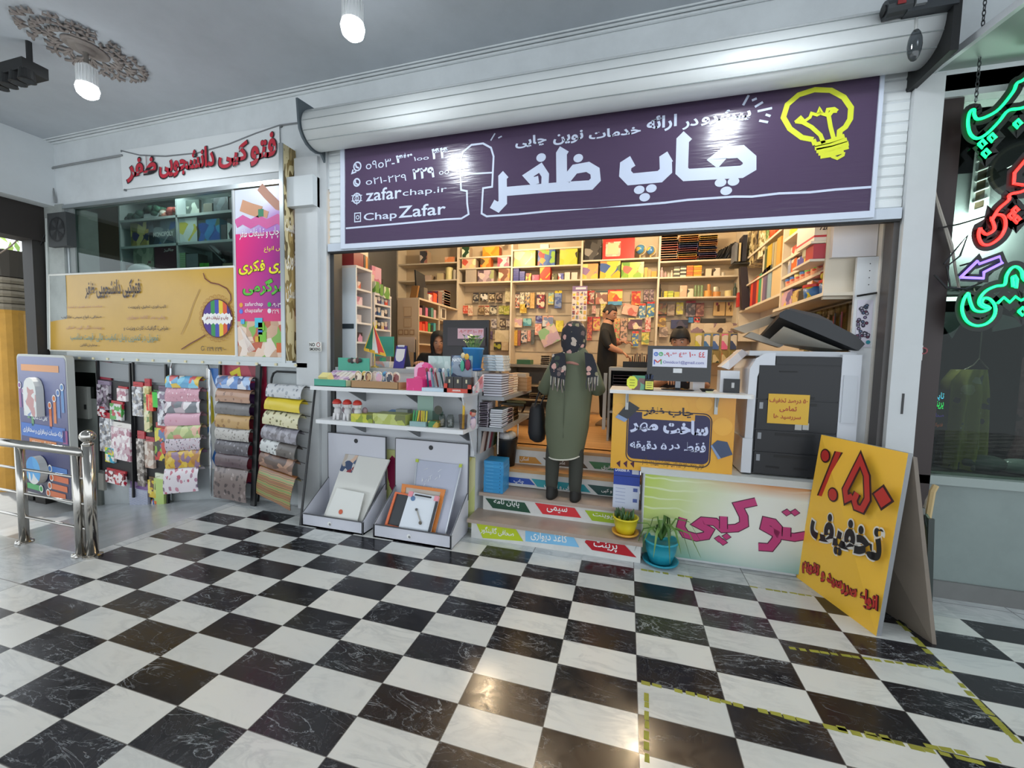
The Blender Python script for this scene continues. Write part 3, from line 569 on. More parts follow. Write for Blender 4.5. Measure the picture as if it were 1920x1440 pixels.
# ================================================================ RACKS UNDER THE LEFT WINDOW, POSTER STAND, RAILING
BLKM = M('#17181a', .4); WIRE = M('#3a3c3e', .3, .7)
def bil(q, s, w): return (q[0]*(1-s)+q[1]*s)*(1-w)+(q[3]*(1-s)+q[2]*s)*w
def pegboard(q, label, items, seedlab):
    """q = 3D corners BL, BR, TR, TL"""
    n = (q[1]-q[0]).cross(q[3]-q[0]).normalized(); n = -n if n.y > 0 else n; t = thing('hanging_pegboard', label, 'pegboard', q[0], 'black pegboards under the window')
    th = n*-.012; b0, b1 = bil(q, 0, .05), bil(q, 1, .05); m = MB(); m.prism([b0, b1, bil(q, 1, .84), bil(q, 0, .84)], th, M('#1d1d20', .5)); part(m, 'board', t)
    m = MB(); m.prism([bil(q, .04, .86), bil(q, .96, .86), bil(q, .96, .985), bil(q, .04, .985)], th, M('#85898c', .4)); part(m, 'header_panel', t)
    for s in (0, 1):
        m = MB(); d = (q[1]-q[0]).normalized()*(.022 if s == 0 else -.022); a, c = bil(q, s, -.08), bil(q, s, 1.0); m.prism([a, a+d, c+d, c], n*.02, BLKM); part(m, 'post', t)
    for k, (s, w, ww, hh, mat, hd, nm, lab) in enumerate(items):
        o = thing(nm, lab, 'packet', bil(q, s, w)+n*.02, 'packets on the black pegboards'); a, b = bil(q, s-ww/2, w-hh), bil(q, s+ww/2, w-hh); c_, d_ = bil(q, s+ww/2, w), bil(q, s-ww/2, w)
        m = MB(); m.prism([a+n*.006, b+n*.006, c_+n*.006, d_+n*.006], n*.03, mat); part(m, 'packet_body', o)
        m = MB(); u = (d_-a)*.16; m.prism([d_+n*.003, c_+n*.003, c_+u+n*.003, d_+u+n*.003], n*.018, M(hd, .3)); part(m, 'header_card', o)
        m = MB(); p = (c_+d_)/2+u*.5; m.tube([p-n*.006, p+n*.06], .003, STEEL, 5); part(m, 'hook', o)
SILV = PR('#c9c9cc #8f9096 #e6e6e8 #6a6a70 #b0a8a0', 26, .15); PKB = PR('#d8c8cc #e8dede #b07888 #c8a8b0 #efe8e6', 22, .2); REDW = PR('#b8283a #e8dede #7a2a34 #d8c8c8', 24, .2)
q1 = [at(190, 898, y=.385), at(253, 914, y=.345), at(247, 681, y=.385), at(184, 674, y=.40)]
IT1 = [(.22, .80, .36, .2, PR('#6a5a6a #b0a8b0 #3a343c #8a7a88', 26, .2), '#8a7a90', 'toy_packet', 'clear packet of dark trinkets, top left on the left pegboard'), (.78, .79, .26, .1, PKB, '#b8303a', 'toy_packet', 'small white packet, top right on the left pegboard'),
    (.16, .62, .22, .08, REDW, '#b02a38', 'toy_packet', 'small red and green packet under the top left trinkets'), (.6, .66, .34, .13, PR('#d8d8d4 #4fa04a #c8ccc8 #b83a44', 20, .2), '#b8303a', 'toy_packet', 'white and green packet in the middle of the left pegboard'),
    (.28, .53, .36, .28, SILV, '#b8303a', 'necklace_packet', 'tall clear packet with silver necklace on the left pegboard'), (.72, .47, .55, .26, PKB, '#e2dcd6', 'sticker_sheet', 'large pale floral sticker sheet on the left pegboard'),
    (.38, .29, .26, .12, PR('#3aa0c0 #d8c83a #4fb06a #e8e8e0', 18, .2), '#d8b83a', 'toy_packet', 'blue and yellow packet below the necklace'), (.52, .1, .55, .1, REDW, '#b8303a', 'toy_packet', 'red and white packet near the bottom of the left pegboard'), (.1, .06, .16, .14, M('#8a8880', .2), '#5a5a58', 'toy_packet', 'grey thin packet hanging at the lower left edge of the left pegboard')]
pegboard(q1, 'black hanging pegboard of little packets, left of the pair', IT1, 'left')
q2 = [at(259, 924, y=.385), at(318, 937, y=.352), at(314, 683, y=.385), at(250, 679, y=.385)]
IT2 = [(.18, .82, .3, .22, SILV, '#b8303a', 'foil_packet', 'shiny silver packet at the top left of the right pegboard'), (.46, .83, .16, .34, PR('#d8d09a #c8b878 #e8e2c0 #6a8a4a', 16, .2), '#b02a38', 'stick_packet', 'long cream packet hanging beside the silver packet'),
    (.56, .77, .2, .12, PR('#e0402c #f06a3a #c8302a', 20, .3), '#b02a38', 'toy_packet', 'small orange red packet on the right pegboard'), (.72, .79, .16, .11, M('#2fc03a', .3), '#1a6a2a', 'toy_packet', 'bright green packet on the right pegboard'), (.9, .8, .22, .25, PR('#b8b8c0 #8a7a90 #e0e0e4 #5a4a5a', 18, .2), '#6a5a70', 'brush_packet', 'slim packet with a silver brush at the top right of the pegboard'),
    (.85, .53, .32, .24, PR('#c83a34 #8ab040 #5a78a8 #d8c83a #34302a', 13, .25), '#b83030', 'charm_card', 'red and green printed card with two round charms'), (.22, .43, .22, .36, PR('#b0a8a0 #5a5450 #d8d0c8 #847a72', 24, .2), '#b8303a', 'bead_packet', 'long beaded packet hanging mid right pegboard'), (.5, .42, .26, .2, PR('#c8b0a0 #a88a7a #e0d4c8', 18, .2), '#b02a38', 'toy_packet', 'tilted beige packet on the right pegboard'),
    (.12, .04, .6, .3, PR('#c2c8d8 #8a90a8 #dce0ea #6a7090', 24, .25, 'z'), '#7a5a90', 'letter_stencil', 'big pale blue stencil sheet hanging low between the pegboards'), (.56, .13, .24, .13, PR('#d8b82c #6a4a34 #e8d46a', 18, .25), '#6a5030', 'toy_packet', 'yellow and brown packet low on the right pegboard'), (.78, .15, .3, .24, M('#b8d07a', .25), '#e2e6d0', 'clip_card', 'pale green packet card low on the right pegboard'),
    (.62, -.02, .16, .14, PR('#e0702c #4a60a8 #e8e0d0', 18, .25), '#3a3a70', 'pen_packet', 'small orange and blue packet below the green card'), (.9, -.06, .2, .2, PR('#58b8c0 #e06a8a #8a6ac0 #e8c84a', 10, .25, 'z'), '#b8303a', 'highlighter_packet', 'rainbow striped packet at the lower right of the pegboard')]
pegboard(q2, 'black hanging pegboard of packets, right of the pair', IT2, 'right')
m = MB(); a, b = at(176, 672, y=.41), at(206, 862, y=.41); m.box(a.x+.05, a.x+.3, .402, .418, .22, 1.44, M('#8f2438', .4)); solo(m, 'red_board', 'dark red board edge behind the left pegboard', 'board')
def paper_rack(name, q, frame, label, tiers, lastdrop, wire=True, posts=True, wsh=None):
    """q = BL, BR, TR, TL of the frame plane; tiers = (w of top, drop, material, label)"""
    n = (q[1]-q[0]).cross(q[3]-q[0]).normalized(); n = -n if n.y > 0 else n
    t = thing(name, label, 'rack', (q[0]+q[1])/2, 'wrapping paper racks under the window'); m = MB(); r = .011
    if wire == 'round':
        k = .05; pts = [bil(q, 0, 0), bil(q, 0, 1-k), bil(q, .03, 1-k*.3), bil(q, .1, 1), bil(q, .9, 1), bil(q, .97, 1-k*.3), bil(q, 1, 1-k), bil(q, 1, 0)]; m.tube(pts, r, frame, 8); part(m, 'wire_frame', t)
    else:
        for s in (0, 1): mm = MB(); mm.prism([bil(q, s, -.04 if s else 0), bil(q, s, -.04 if s else 0)+(q[1]-q[0])*(.04 if s == 0 else -.11), bil(q, s, 1)+(q[1]-q[0])*(.04 if s == 0 else -.11), bil(q, s, 1)], n*.025, frame); part(mm, 'post', t)
        m.prism([bil(q, 0, .985), bil(q, 1, .985), bil(q, 1, 1), bil(q, 0, 1)], n*.02, frame); part(m, 'top_rail', t)
    for k, (w, drop, mat, lab, s0, s1) in enumerate(tiers):
        m = MB(); m.tube([bil(q, 0, w-.012)+n*.02, bil(q, 1, w-.012)+n*.02], .004, frame, 6); part(m, 'hanging_wire', t)
        o = thing('wrapping_paper', lab, 'wrapping paper', bil(q, s0, w-drop)+n*.03, 'folded wrapping papers on the racks'); m = MB(); V = []; mats = mat if isinstance(mat, tuple) else (mat,)
        prof = [(-.035, -.012), (-.012, .008), (.0, .03), (-.012, .052), (-drop*.35, .066), (-drop*.7, .07), (-drop, .06)]
        segs = 8*len(mats); rnd = random.Random(k*7+len(label))
        for j, (dw, off) in enumerate(prof):
            for i in range(segs+1):
                s = s0+(s1-s0)*i/segs; V.append(bil(q, s, w+dw)+n*(off+.004*math.sin(9*i/segs+j+k)+.002*rnd.random()))
        for a in range(len(mats)):
            fs = [(j*(segs+1)+i, j*(segs+1)+i+1, (j+1)*(segs+1)+i+1, (j+1)*(segs+1)+i) for j in range(len(prof)-1) for i in range(8*a, 8*a+8)]
            mm = MB(); mm.add(V, fs, mats[a]); mm.add([v-n*.003 for v in V], [f[::-1] for f in fs], mats[a]); part(mm, 'paper_sheet', o, True)
L = lambda q, u, v: v
def frac(v, v0, v1): return (v1-v)/(v1-v0)
# chrome rack (cartoon and pastel papers)
qA = [at(320, 938, y=.37), at(396, 930, y=.33), at(392, 682, y=.39), at(320, 677, y=.40)]; f = lambda v: frac(v, 680, 934); CHR = M('#b9bcbe', .2, .9)
TA = [(705, 22, PR('#5aa0c8 #d8b83a #3a3430 #7ac0d8 #c85a5a #e8e0d0', 12, .25), 'colourful cartoon picture wrapping paper, topmost on the chrome rack'), (725, 27, DOTS('#c890a0', '#e8d0d8 #b07888', 30), 'pink flowered wrapping paper, second from top of the chrome rack'), (747, 26, PR('#6a7078 #b8a8b0 #e0dadc #7a6470', 9, .25), 'grey white and pink blotched wrapping paper on the chrome rack'), (771, 25, DOTS('#d29fb0', '#e0b8c4 #c88898', 18, .2), 'plain pale pink wrapping paper on the chrome rack'),
    (793, 27, PR('#a8b878 #d88a78 #c8d090 #e0b8a0 #88a060', 10, .25), 'green and coral tropical wrapping paper on the chrome rack'), (815, 27, DOTS('#c8bcc4', '#4a4450 #8a6a88 #a8808a', 34, .34), 'pale paper with small dark flowers on the chrome rack'), (840, 34, PR('#d8b02c #c89a20 #8a6a88 #e0c04a #b07830', 14, .25), 'yellow animal print wrapping paper on the chrome rack')]
T = [(f(v), d/254, m_, l_, .02, .9) for v, d, m_, l_ in TA]+[(f(872), 48/254, DOTS('#e0d8dc', '#b85a70 #7a6a80 #c88898 #a87a90', 14, .36), 'white teddy and heart wrapping paper hanging lowest on the chrome rack', -.03, .84)]
paper_rack('paper_rack', qA, CHR, 'tall chrome wire rack of cartoon and pastel wrapping paper', T, 0, 'round')
m = MB(); a, b = at(388, 690, y=.415), at(412, 880, y=.415); m.box(a.x, b.x+.05, .405, .418, b.z, a.z, PR('#3f8fc0 #e0e2dc #c8b82c #2f6ab0 #e0dcd8 #a02a44', 5, .35, 'v', (1, 1, .6))); solo(m, 'printed_wall_panel', 'blue and yellow printed wall panel strip between two paper racks', 'panel')
x = [at(u, 700, y=.418).x for u in (415, 500)]; z = [at(460, v, y=.418).z for v in (905, 682)]; m = MB(); m.box(x[0], x[1], .408, .418, z[0], z[1], PR('#9a1f3c #b03048 #5a2a6a #c03a54 #8a1a34', 4, .35)); fstroke(m, .406, [(432, 702), (447, 694), (449, 706)], .05, M('#d8c82c')); m.box(*[at(u, 695, y=.405).x for u in (480, 485)], .403, .406, *[at(483, v, y=.405).z for v in (701, 690)], M('#d8c82c'))
solo(m, 'poster', 'crimson and purple poster behind the black paper rack', 'poster')
qB = [at(412, 925, z=.04), at(482, 938, z=.06), at(492, 683, y=.38), at(414, 679, y=.39)]; f = lambda v: frac(v, 681, 932)
TB = [(705, 24, PR('#6a90c8 #a8c0e0 #d8dce4 #5a6a90 #c8a8a0', 14, .25), 'blue cartoon crowd wrapping paper, topmost on the black flat rack'), (729, 25, DOTS('#b08a72', '#7a5a48 #9a7460', 14, .28, .15), 'brown teddy wrapping paper on the black flat rack'), (754, 23, DOTS('#6c6a6a', '#7a7878 #605e5e', 20, .3), 'plain grey wrapping paper on the black flat rack'), (776, 26, DOTS('#b8935a', '#8a6238 #a07a44', 16, .32), 'tan flowered wrapping paper on the black flat rack'),
    (801, 24, DOTS('#b8b4ae', '#7a746c #94908a', 30, .34), 'white paper with grey leaves on the black flat rack'), (825, 26, DOTS('#57545a', '#8a8890 #3e3c42', 26, .32), 'dark grey flowered wrapping paper on the black flat rack'), (850, 25, DOTS('#5c4a50', '#6a565c #4a3a40', 20, .3), 'dark mauve wrapping paper on the black flat rack')]
paper_rack('paper_rack', qB, BLKM, 'black flat-sided rack of brown and grey wrapping paper', [(f(v), d/251, m_, l_, .03, .88) for v, d, m_, l_ in TB]+[(f(876), 60/251, DOTS('#7a6c68', '#5a4c4c #9a8c88 #463c3c', 18, .38), 'grey brown paisley wrapping paper hanging lowest on the black flat rack', .0, .87)], 0, 'flat')
qC = [at(484, 940, z=.03), at(563, 985, z=.01), at(594, 700, y=.385), at(511, 696, y=.385)]; f = lambda v: frac(v, 698, 962)
TC = [(722, 26, DOTS('#c4c6c8', '#7a8088 #9aa0a6', 20, .36), 'white ornament print wrapping paper, topmost on the black wire rack'), (748, 25, DOTS('#d8c02c', '#d0b820', 8, .2), 'plain bright yellow wrapping paper on the black wire rack'), (774, 28, DOTS('#cfc9a4', '#5a5a34 #8a8450 #7a6a44', 24, .36), 'cream paper with olive flowers on the black wire rack'), (803, 27, PR('#77747c #8a8790 #6a676e #9a98a0', 18, .2), 'silvery grey wrapping paper on the black wire rack'),
    (830, 26, (DOTS('#c9ccca', '#5a5c5e #8a8c8e', 24, .36), DOTS('#5a5450', '#8a847e #48423e', 18, .34)), 'half white half brown diamond wrapping paper on the black wire rack'), (856, 27, PR('#8a6450 #6a4a3a #a07a62 #4a342c', 9, .3, 'd' if 0 else 'v', (1, 1, 2.2)), 'brown criss-cross wrapping paper on the black wire rack')]
paper_rack('paper_rack', qC, BLKM, 'black round wire rack of patterned wrapping paper beside the white trays', [(f(v), d/264, m_, l_, .05+.02*k/5, .86) for k, (v, d, m_, l_) in enumerate(TC)]+[(f(884), 56/264, PR('#8a5a34 #a8703c #6a7a3c #5a3a24 #b8804a #7a8a48', 3.5, .3, 'z', (1, 1, 1)), 'brown and green striped kilim wrapping paper lowest on the black wire rack', .08, .9)], 0, 'round')
# dark metal wall box
m = MB(); a, b = at(150, 780, y=.40), at(165, 725, y=.40); x0, x1 = at(148, 760, y=.4).x, at(172, 760, y=.4).x
t = thing('meter_box', 'grey metal meter box on the wall behind the railing', 'meter box', (x0, .4, 0.7)); m.box(x0, x1, .36, .43, a.z-.02, b.z, M('#8a8c86', .5, noise=.4)); part(m, 'box_body', t); m = MB(); m.box(x1-.05, x1-.02, .35, .36, a.z+.1, a.z+.16, DARK); part(m, 'latch', t)
m = MB(); m.box(at(140, 800, y=.42).x, at(188, 800, y=.42).x, .40, .43, -.42, 1.44, M('#6f746f', .5, noise=.5)); m.box(at(140, 700, y=.42).x, at(183, 700, y=.42).x, .395, .40, .98, 1.3, GLASS('#7a8a84', .1)); struct(m, 'trim_3')
# big poster stand
BL, BR = at(45, 922, z=-.30), at(137, 948, z=-.30); zt = at(130, 667, x=BR.x).z if 0 else at(130, 667, y=BR.y).z; U = BR-BL; n = V3((U.y, -U.x, 0)).normalized(); Wv = V3((0, 0, zt+.30)); t = thing('poster_stand', 'tall dark blue advertising stand with white edge behind the railing', 'advertising stand', BL)
m = MB(); q = [BL, BR, BR+Wv, BL+Wv]; rc = .06; pts = []
for c, a0 in ((bil(q, 0, 0), 180), (bil(q, 1, 0), 270), (bil(q, 1, 1), 0), (bil(q, 0, 1), 90)):
    sx = 1 if a0 in (180, 90) else -1; sz = 1 if a0 in (180, 270) else -1; cc = c+U.normalized()*rc*sx+V3((0, 0, rc*sz)); pts += arc(cc, rc, a0, a0+90, 5, U.normalized(), (0, 0, 1))
m.prism(pts, -n*.07, M('#b9bcb8', .5)); part(m, 'box_frame', t)
m = MB(); e = .03; PP = lambda s, w, o=.004: bil(q, s, w)+n*o
cen = (q[0]+q[2])/2; m.poly([cen+(p-cen)*.97+n*.003 for p in pts], GRAD([(0, '#23264a'), (.5, '#3a3f72'), (1, '#8a8fae')], tuple(q[0]), tuple(q[3])))
def pb(s0, s1, w0, w1, col, o=.006): m.poly([PP(s0, w0, o), PP(s1, w0, o), PP(s1, w1, o), PP(s0, w1, o)], M(col, .4))
pb(.1, .86, .885, .93, '#d09468'); pb(.04, .93, .42, .515, '#2f66b4'); pb(.2, .75, .37, .41, '#c8783c'); pb(.88, .97, .41, .5, '#8a3a78')
for s, w0, w1, c in ((.05, .62, .78, '#8a5a90'), (.13, .6, .74, '#8a4a80'), (.21, .55, .7, '#5a8a68'), (.29, .5, .62, '#4f8a5a'), (.66, .5, .66, '#c86a3c'), (.75, .54, .71, '#cf7a44'), (.83, .58, .75, '#5a7ab0'), (.91, .62, .79, '#5a86b8')):
    pb(s-.025, s+.025, w0, w1, c); m.disc(PP(s, w1, .008), n, .045, M('#d8dade'), 14); m.disc(PP(s, w1, .01), n, .03, M(c), 14)
for s0, s1, w, c in ((.1, .38, .2, '#8a4a98'), (.05, .36, .13, '#3f9a5a'), (.08, .4, .06, '#3fa35c'), (.6, .93, .22, '#3f6fb0'), (.62, .95, .16, '#c8643c'), (.58, .92, .1, '#cf6a3c'), (.54, .88, .045, '#cf6a3c')):
    pb(s0, s1, w-.02, w+.02, c); m.disc(PP(s1 if s0 < .4 else s0, w, .008), n, .05, M('#e0e0dc'), 14); m.disc(PP(s1 if s0 < .4 else s0, w, .01), n, .032, M(c), 14)
m.text('ارائه خدمات نرم‌افزاری و سخت‌افزاری'.replace('\u200c', ''), PP(.08, .445, .008), U*.8, Wv*.045, M('#e8eaf0'), .02); m.text('کافی نت سفید', PP(.3, .545, .008), U*.3, Wv*.03, M('#e8eaf0'), .03); m.text('پشتیبانی سیستم', PP(.26, .375, .008), U*.42, Wv*.03, M('#f0e6dc'), .02); m.text('کامپیوتر خود', PP(.3, .33, .008), U*.34, Wv*.025, M('#e8eaf0'), .02)
part(m, 'printed_face', t)
m = MB(); pts2 = [PP(.3, .58, .01), PP(.56, .58, .01), PP(.56, .75, .01)]+[bil(q, .43, .75)+U*.13*math.cos(a)+V3((0, 0, .17*math.sin(a)))+n*.01 for a in (.4, .8, 1.2, 1.57, 1.95, 2.35, 2.75)]+[PP(.3, .75, .01)]
m.prism(pts2, n*.07, M('#c9cbc8', .5), cap=PR('#d0d2d0 #c4c8c8 #7a90b8 #d0d2d0 #b88a8a #d0d2d0', 9, .4)); part(m, 'raised_arch', t)
m = MB(); c = bil(q, .42, .2); m.prism([c+U*.15*math.cos(a)+V3((0, 0, .17*math.sin(a)*(1 if math.sin(a) < 0 else 1.05)))+n*.01 for a in [k*math.pi/10 for k in range(20)]], n*.07, M('#b8bab6', .5), cap=PR('#d0d2d0 #3a8ac8 #d0d2d0 #4a9ad0', 6, .4)); part(m, 'raised_oval', t)
m = MB(); m.box(-7.7, -7.5, .3, .42, -.4, -.27, DARK); solo(m, 'dark_block', 'dark block under the tall poster stand', 'block')
# stainless railing
t = thing('railing', 'stainless steel railing with a ball-topped end post at the ramp', 'railing', (-4.5, -.97, 0)); y = -.97
for x, zt in ((-4.80, .80), (-4.115, .79)):
    m = MB(); m.tube([(x, y, 0), (x, y, zt)], .03, STEEL, 14); part(m, 'post', t, True); m = MB(); m.lathe([(.055, .0), (.055, .012), (.03, .02)], (x, y, 0), STEEL, 16)
    for k in range(4): m.ball((x+.05*math.cos(k*1.57+.6), y+.05*math.sin(k*1.57+.6), .01), .012, .012, .012, STEEL, 8, 4)
    part(m, 'base_flange', t)
m = MB(); m.tube([(-4.02, -.95, 0), (-4.02, -.95, .875)], .036, STEEL, 16); part(m, 'end_post', t, True); m = MB(); m.lathe([(.06, .0), (.06, .012), (.036, .02)], (-4.02, -.95, 0), STEEL, 16); part(m, 'base_flange', t)
m = MB(); m.lathe([(.04, .875), (.028, .885), (.02, .9)], (-4.02, -.95, 0), STEEL, 16); m.ball((-4.02, -.95, .935), .048, .048, .048, STEEL, 18, 12); part(m, 'ball_finial', t, True)
m = MB(); m.tube([(-6.4, y, .815), (-4.03, y, .815)], .033, STEEL, 14); part(m, 'top_rail', t, True)
for z in (.61, .41, .215): m = MB(); m.tube([(-6.4, y, z+.005), (-4.02, y+.01, z)], .011, STEEL, 8); part(m, 'cross_bar', t, True)
m = MB(); m.tube([(-6.35, y, 0), (-6.35, y, .80)], .03, STEEL, 14); part(m, 'post', t, True)
# street side: shutter box, yellow column, tree, parked car, wires
m = MB(); m.box(-7.5, -7.2, -9, .42, 2.92, 3.34, M('#2a2522', .6)); struct(m, 'beam_street')
m = MB(); m.box(-7.45, -7.25, .30, .56, -.45, 2.95, M('#2e2b28', .6, noise=.3)); struct(m, 'pillar_street')
t = thing('street_column', 'yellow fluted column in sunlight at the street edge', 'column', (-8.6, .6, -.42)); cx = at(26, 700, y=.6).x; m = MB(); r = .18
m.lathe([(.21, -.42), (.21, .2), (.19, .24), (.17, .3), (.165, 2.05), (.19, 2.1)], (cx, .6, 0), M('#cf9a3e', .7, noise=.4), 18); part(m, 'shaft', t); m = MB()
for k in range(5): m.lathe([(.19, 2.1+.09*k), (.21, 2.14+.09*k), (.19, 2.18+.09*k)], (cx, .6, 0), M('#8a7f6c', .7, noise=.5), 18)
m.lathe([(.2, 2.55), (.27, 2.9)], (cx, .6, 0), M('#4a443c', .8), 18); part(m, 'capital', t)
t = thing('street_tree', 'sunlit green tree across the street', 'tree', (-16, 1.5, -.42)); tc = at(3, 550, y=3.5); m = MB(); m.tube([(tc.x, 3.5, -.42), (tc.x+.1, 3.5, 2.2)], [.16, .1], M('#6a5138', .8), 8); part(m, 'trunk', t); m = MB(); r = random.Random(3)
for k in range(420): 
    a = V3((r.gauss(0, 1.0), r.gauss(0, 1.0), r.gauss(0, .8))); p = V3((tc.x, 3.5, 2.9))+a; d = V3((r.gauss(0, 1), r.gauss(0, 1), r.gauss(0, 1))).normalized()*.16; e = d.cross(V3((r.random(), .3, r.random()))).normalized()*.09
    m.add([p-d, p-e, p+d, p+e], [(0, 1, 2, 3)], M(['#7a9a3a', '#94b04a', '#5f8030'][k % 3], .6))
part(m, 'crown', t)
t = thing('parked_car', 'white parked car seen at the left edge beyond the column', 'car', (-11, 1.6, -.42)); cc = at(4, 775, y=1.6); X0 = cc.x
m = MB(); pr = [(-4.2, -.02), (-4.2, .45), (-3.4, .62), (-2.8, 1.02), (-1.2, 1.05), (-.3, .62), (.55, .5), (.75, .2), (.7, -.1)]; m.prism([(X0+a, 1.2, .05+z-.15) for a, z in pr], (0, 1.6, 0), M('#e8e8e6', .3, coat=.5)); part(m, 'body', t)
for dx in (-3.2, 0): 
    m = MB(); m.lathe([(.31, 0), (.31, .2)], (0, 0, 0), DARK, 20); m.v = [V3((X0+dx+v.x, 1.19-v.z+.18 if 0 else 1.36-v.z, -.11+v.y)) for v in m.v]; m.disc((X0+dx, 1.155, -.11), (0, -1, 0), .19, M('#a8a8a8', .3, .6), 16); part(m, 'wheel', t)
m = MB(); m.prism([(X0-3.1, 1.19, .6), (X0-2.75, 1.19, .86), (X0-1.3, 1.19, .88), (X0-.7, 1.19, .6)], (0, -.004, 0), M('#2a3238', .1)); part(m, 'side_window', t)
m = MB(); m.tube([at(u, v, y=.3) for u, v in ((0, 475), (20, 462), (38, 445), (50, 428))], .008, M('#7a6a5a'), 6); m.tube([at(u, v, y=.38) for u, v in ((55, 412), (60, 490), (62, 490), (72, 470), (80, 450), (84, 440))], .008, DARK, 6); solo(m, 'loose_wires', 'loose wires hanging at the left pillar', 'wires')
m = MB(); m.tube([at(u, v, y=.395) for u, v in ((55, 500), (60, 560), (72, 600), (76, 655))], .008, M('#9a9488'), 6); m.tube([at(u, v, y=.395) for u, v in ((88, 410), (90, 530), (92, 655))], .016, M('#b8bcb8'), 6); solo(m, 'pillar_cables', 'pale cables running down the left pillar', 'cables')
# ================================================================ SHUTTER AND SHOP SIGN
t = thing('roller_shutter', 'white roller shutter with its drum housing over the shop opening', 'roller shutter', (-.7, .3, 2.6)); SHW = M('#dfe3e3', .4, noise=.1)
m = MB(); a = [V3((0, .25+.17*math.cos(q), 3.655+.17*math.sin(q))) for q in [2*math.pi*k/40 for k in range(40)]]; m.loft([[p+V3((x, 0, 0)) for p in a] for x in (-2.98, -1, .6, 1.6)], SHW); part(m, 'drum_housing', t, True)
m = MB()
for q in (150, 178, 205, 232): y, z = .25+.1712*math.cos(math.radians(q)), 3.655+.1712*math.sin(math.radians(q)); m.tube([(-2.98, y, z), (1.6, y, z)], .0035, M('#8f9696', .6), 5)
part(m, 'seam', t)
m = MB(); pts = [V3((-2.99, .05, 3.84)), V3((-2.99, .42, 3.88)), V3((-2.99, .42, 3.4))]+[V3((-2.99, .25+.185*math.cos(math.radians(q)), 3.655+.185*math.sin(math.radians(q)))) for q in (300, 280, 260, 240, 220, 200, 180)]; m.prism(pts, (-.02, 0, 0), M('#5a646a', .5, .3)); part(m, 'end_bracket', t)
m = MB(); m.box(1.6, 1.64, .03, .43, 3.42, 3.88, DARK); m.tube([(1.62, .1, 3.86), (1.78, .02, 3.9), (1.98, -.08, 4.0)], .05, DARK, 8); part(m, 'drive_bracket', t)
z = 2.67; m = MB(); k = 0; m.box(-2.97, 1.63, .425, .433, 2.6, 3.62, SHW)
while z < 3.6: m.prism([V3((-2.965, .425, z)), V3((-2.965, .412, z+.012)), V3((-2.965, .412, z+.058)), V3((-2.965, .425, z+.066))], (4.59, 0, 0), SHW); z += .07
part(m, 'slat_curtain', t); m = MB(); m.box(-2.97, 1.62, .39, .44, 2.595, 2.668, M('#c4ccd6', .3)); m.box(-2.97, 1.62, .40, .44, 2.58, 2.595, DARK); part(m, 'bottom_bar', t)
t = thing('shop_sign', 'wide purple shop sign with white lettering and a yellow light bulb drawing', 'shop sign', (-.7, .38, 2.6)); ys_ = .375
c = [at(648, 457, y=ys_), at(1632, 397, y=ys_), at(1648, 136, y=ys_), at(646, 275, y=ys_)]; x0, x1, z0, z1 = (c[0].x+c[3].x)/2, (c[1].x+c[2].x)/2, (c[0].z+c[1].z)/2, (c[2].z+c[3].z)/2
m = MB(); FR = M('#cdd5e4', .3); m.box(x0-.045, x0, ys_-.01, .41, z0-.045, z1, FR); m.box(x1, x1+.025, ys_-.01, .41, z0-.045, z1, FR); m.box(x0, x1, ys_-.01, .41, z0-.045, z0, FR); part(m, 'frame', t)
def purple():
    m, t, b = newmat('purple_vinyl'); g = nd(t, 'ShaderNodeNewGeometry'); b.inputs['Base Color'].default_value = rgb('#4f3f58'); b.inputs['Roughness'].default_value = .2
    mp = nd(t, 'ShaderNodeMapping', {'Vector': g.outputs[0], 'Scale': (3, 1, 26)}); n = nd(t, 'ShaderNodeTexNoise', {'Vector': mp.outputs[0], 'Scale': 1.4, 'Detail': 2})
    bp = nd(t, 'ShaderNodeBump', {'Strength': .22, 'Distance': .01, 'Height': n.outputs[0]}); t.links.new(bp.outputs[0], b.inputs['Normal']); return m
m = MB(); m.box(x0, x1, ys_, .41, z0, z1, purple()); WL = M('#c9d2e6', .35); YL = M('#d4da3a', .35); y = ys_-.002
A8 = lambda *p: [(1120+X*.302, 60+Y*.302) for X, Y in p]; A7 = lambda *p: [(620+X*.2708, 120+Y*.2708) for X, Y in p]
def dots(P, r, ry): 
    for u, v in P: p = at(u, v, y=y-.001); q = at(u+r, v, y=y-.001); m.disc(p, (0, -1, 0), (q-p).length, WL, 18, (q-p).length*ry)
W0 = .088
fstroke(m, y, A8((775, 815), (742, 790), (795, 748), (890, 742), (945, 790), (945, 838), (895, 868), (552, 888), (524, 862), (530, 672), (562, 640)), W0, WL)
fstroke(m, y-.0005, A8((220, 800), (176, 828), (172, 880), (206, 915), (388, 898), (426, 862), (424, 790), (452, 772)), W0, WL); dots(A8((260, 980), (335, 971), (294, 1026)), 10, .8); dots(A8((765, 935), (845, 928), (800, 986)), 11, .78)
fstroke(m, y, A7((1118, 968), (1160, 992), (1192, 958), (1190, 785), (1212, 762)), .075, WL); fstroke(m, y-.0005, A7((1195, 884), (1595, 850), (1800, 838), (1836, 800), (1830, 742), (1780, 712), (1690, 728), (1628, 805)), .075, WL)
fstroke(m, y-.001, A7((1600, 845), (1598, 620), (1618, 588)), W0, WL); fstroke(m, y-.001, A7((1482, 862), (1486, 770), (1452, 718), (1365, 775), (1398, 812), (1440, 800)), .062, WL); dots(A7((1457, 648), (1714, 652)), 9, .85)
for s, a in (('چاپی', (966, 281, 1025, 250)), ('نوین', (1037, 273, 1094, 243)), ('خدمات', (1104, 262, 1202, 233)), ('ارائه', (1212, 250, 1270, 212)), ('در', (1279, 244, 1310, 221)), ('پیشرو', (1314, 238, 1409, 200))): ftext(m, s, y, *a, WL, .03)
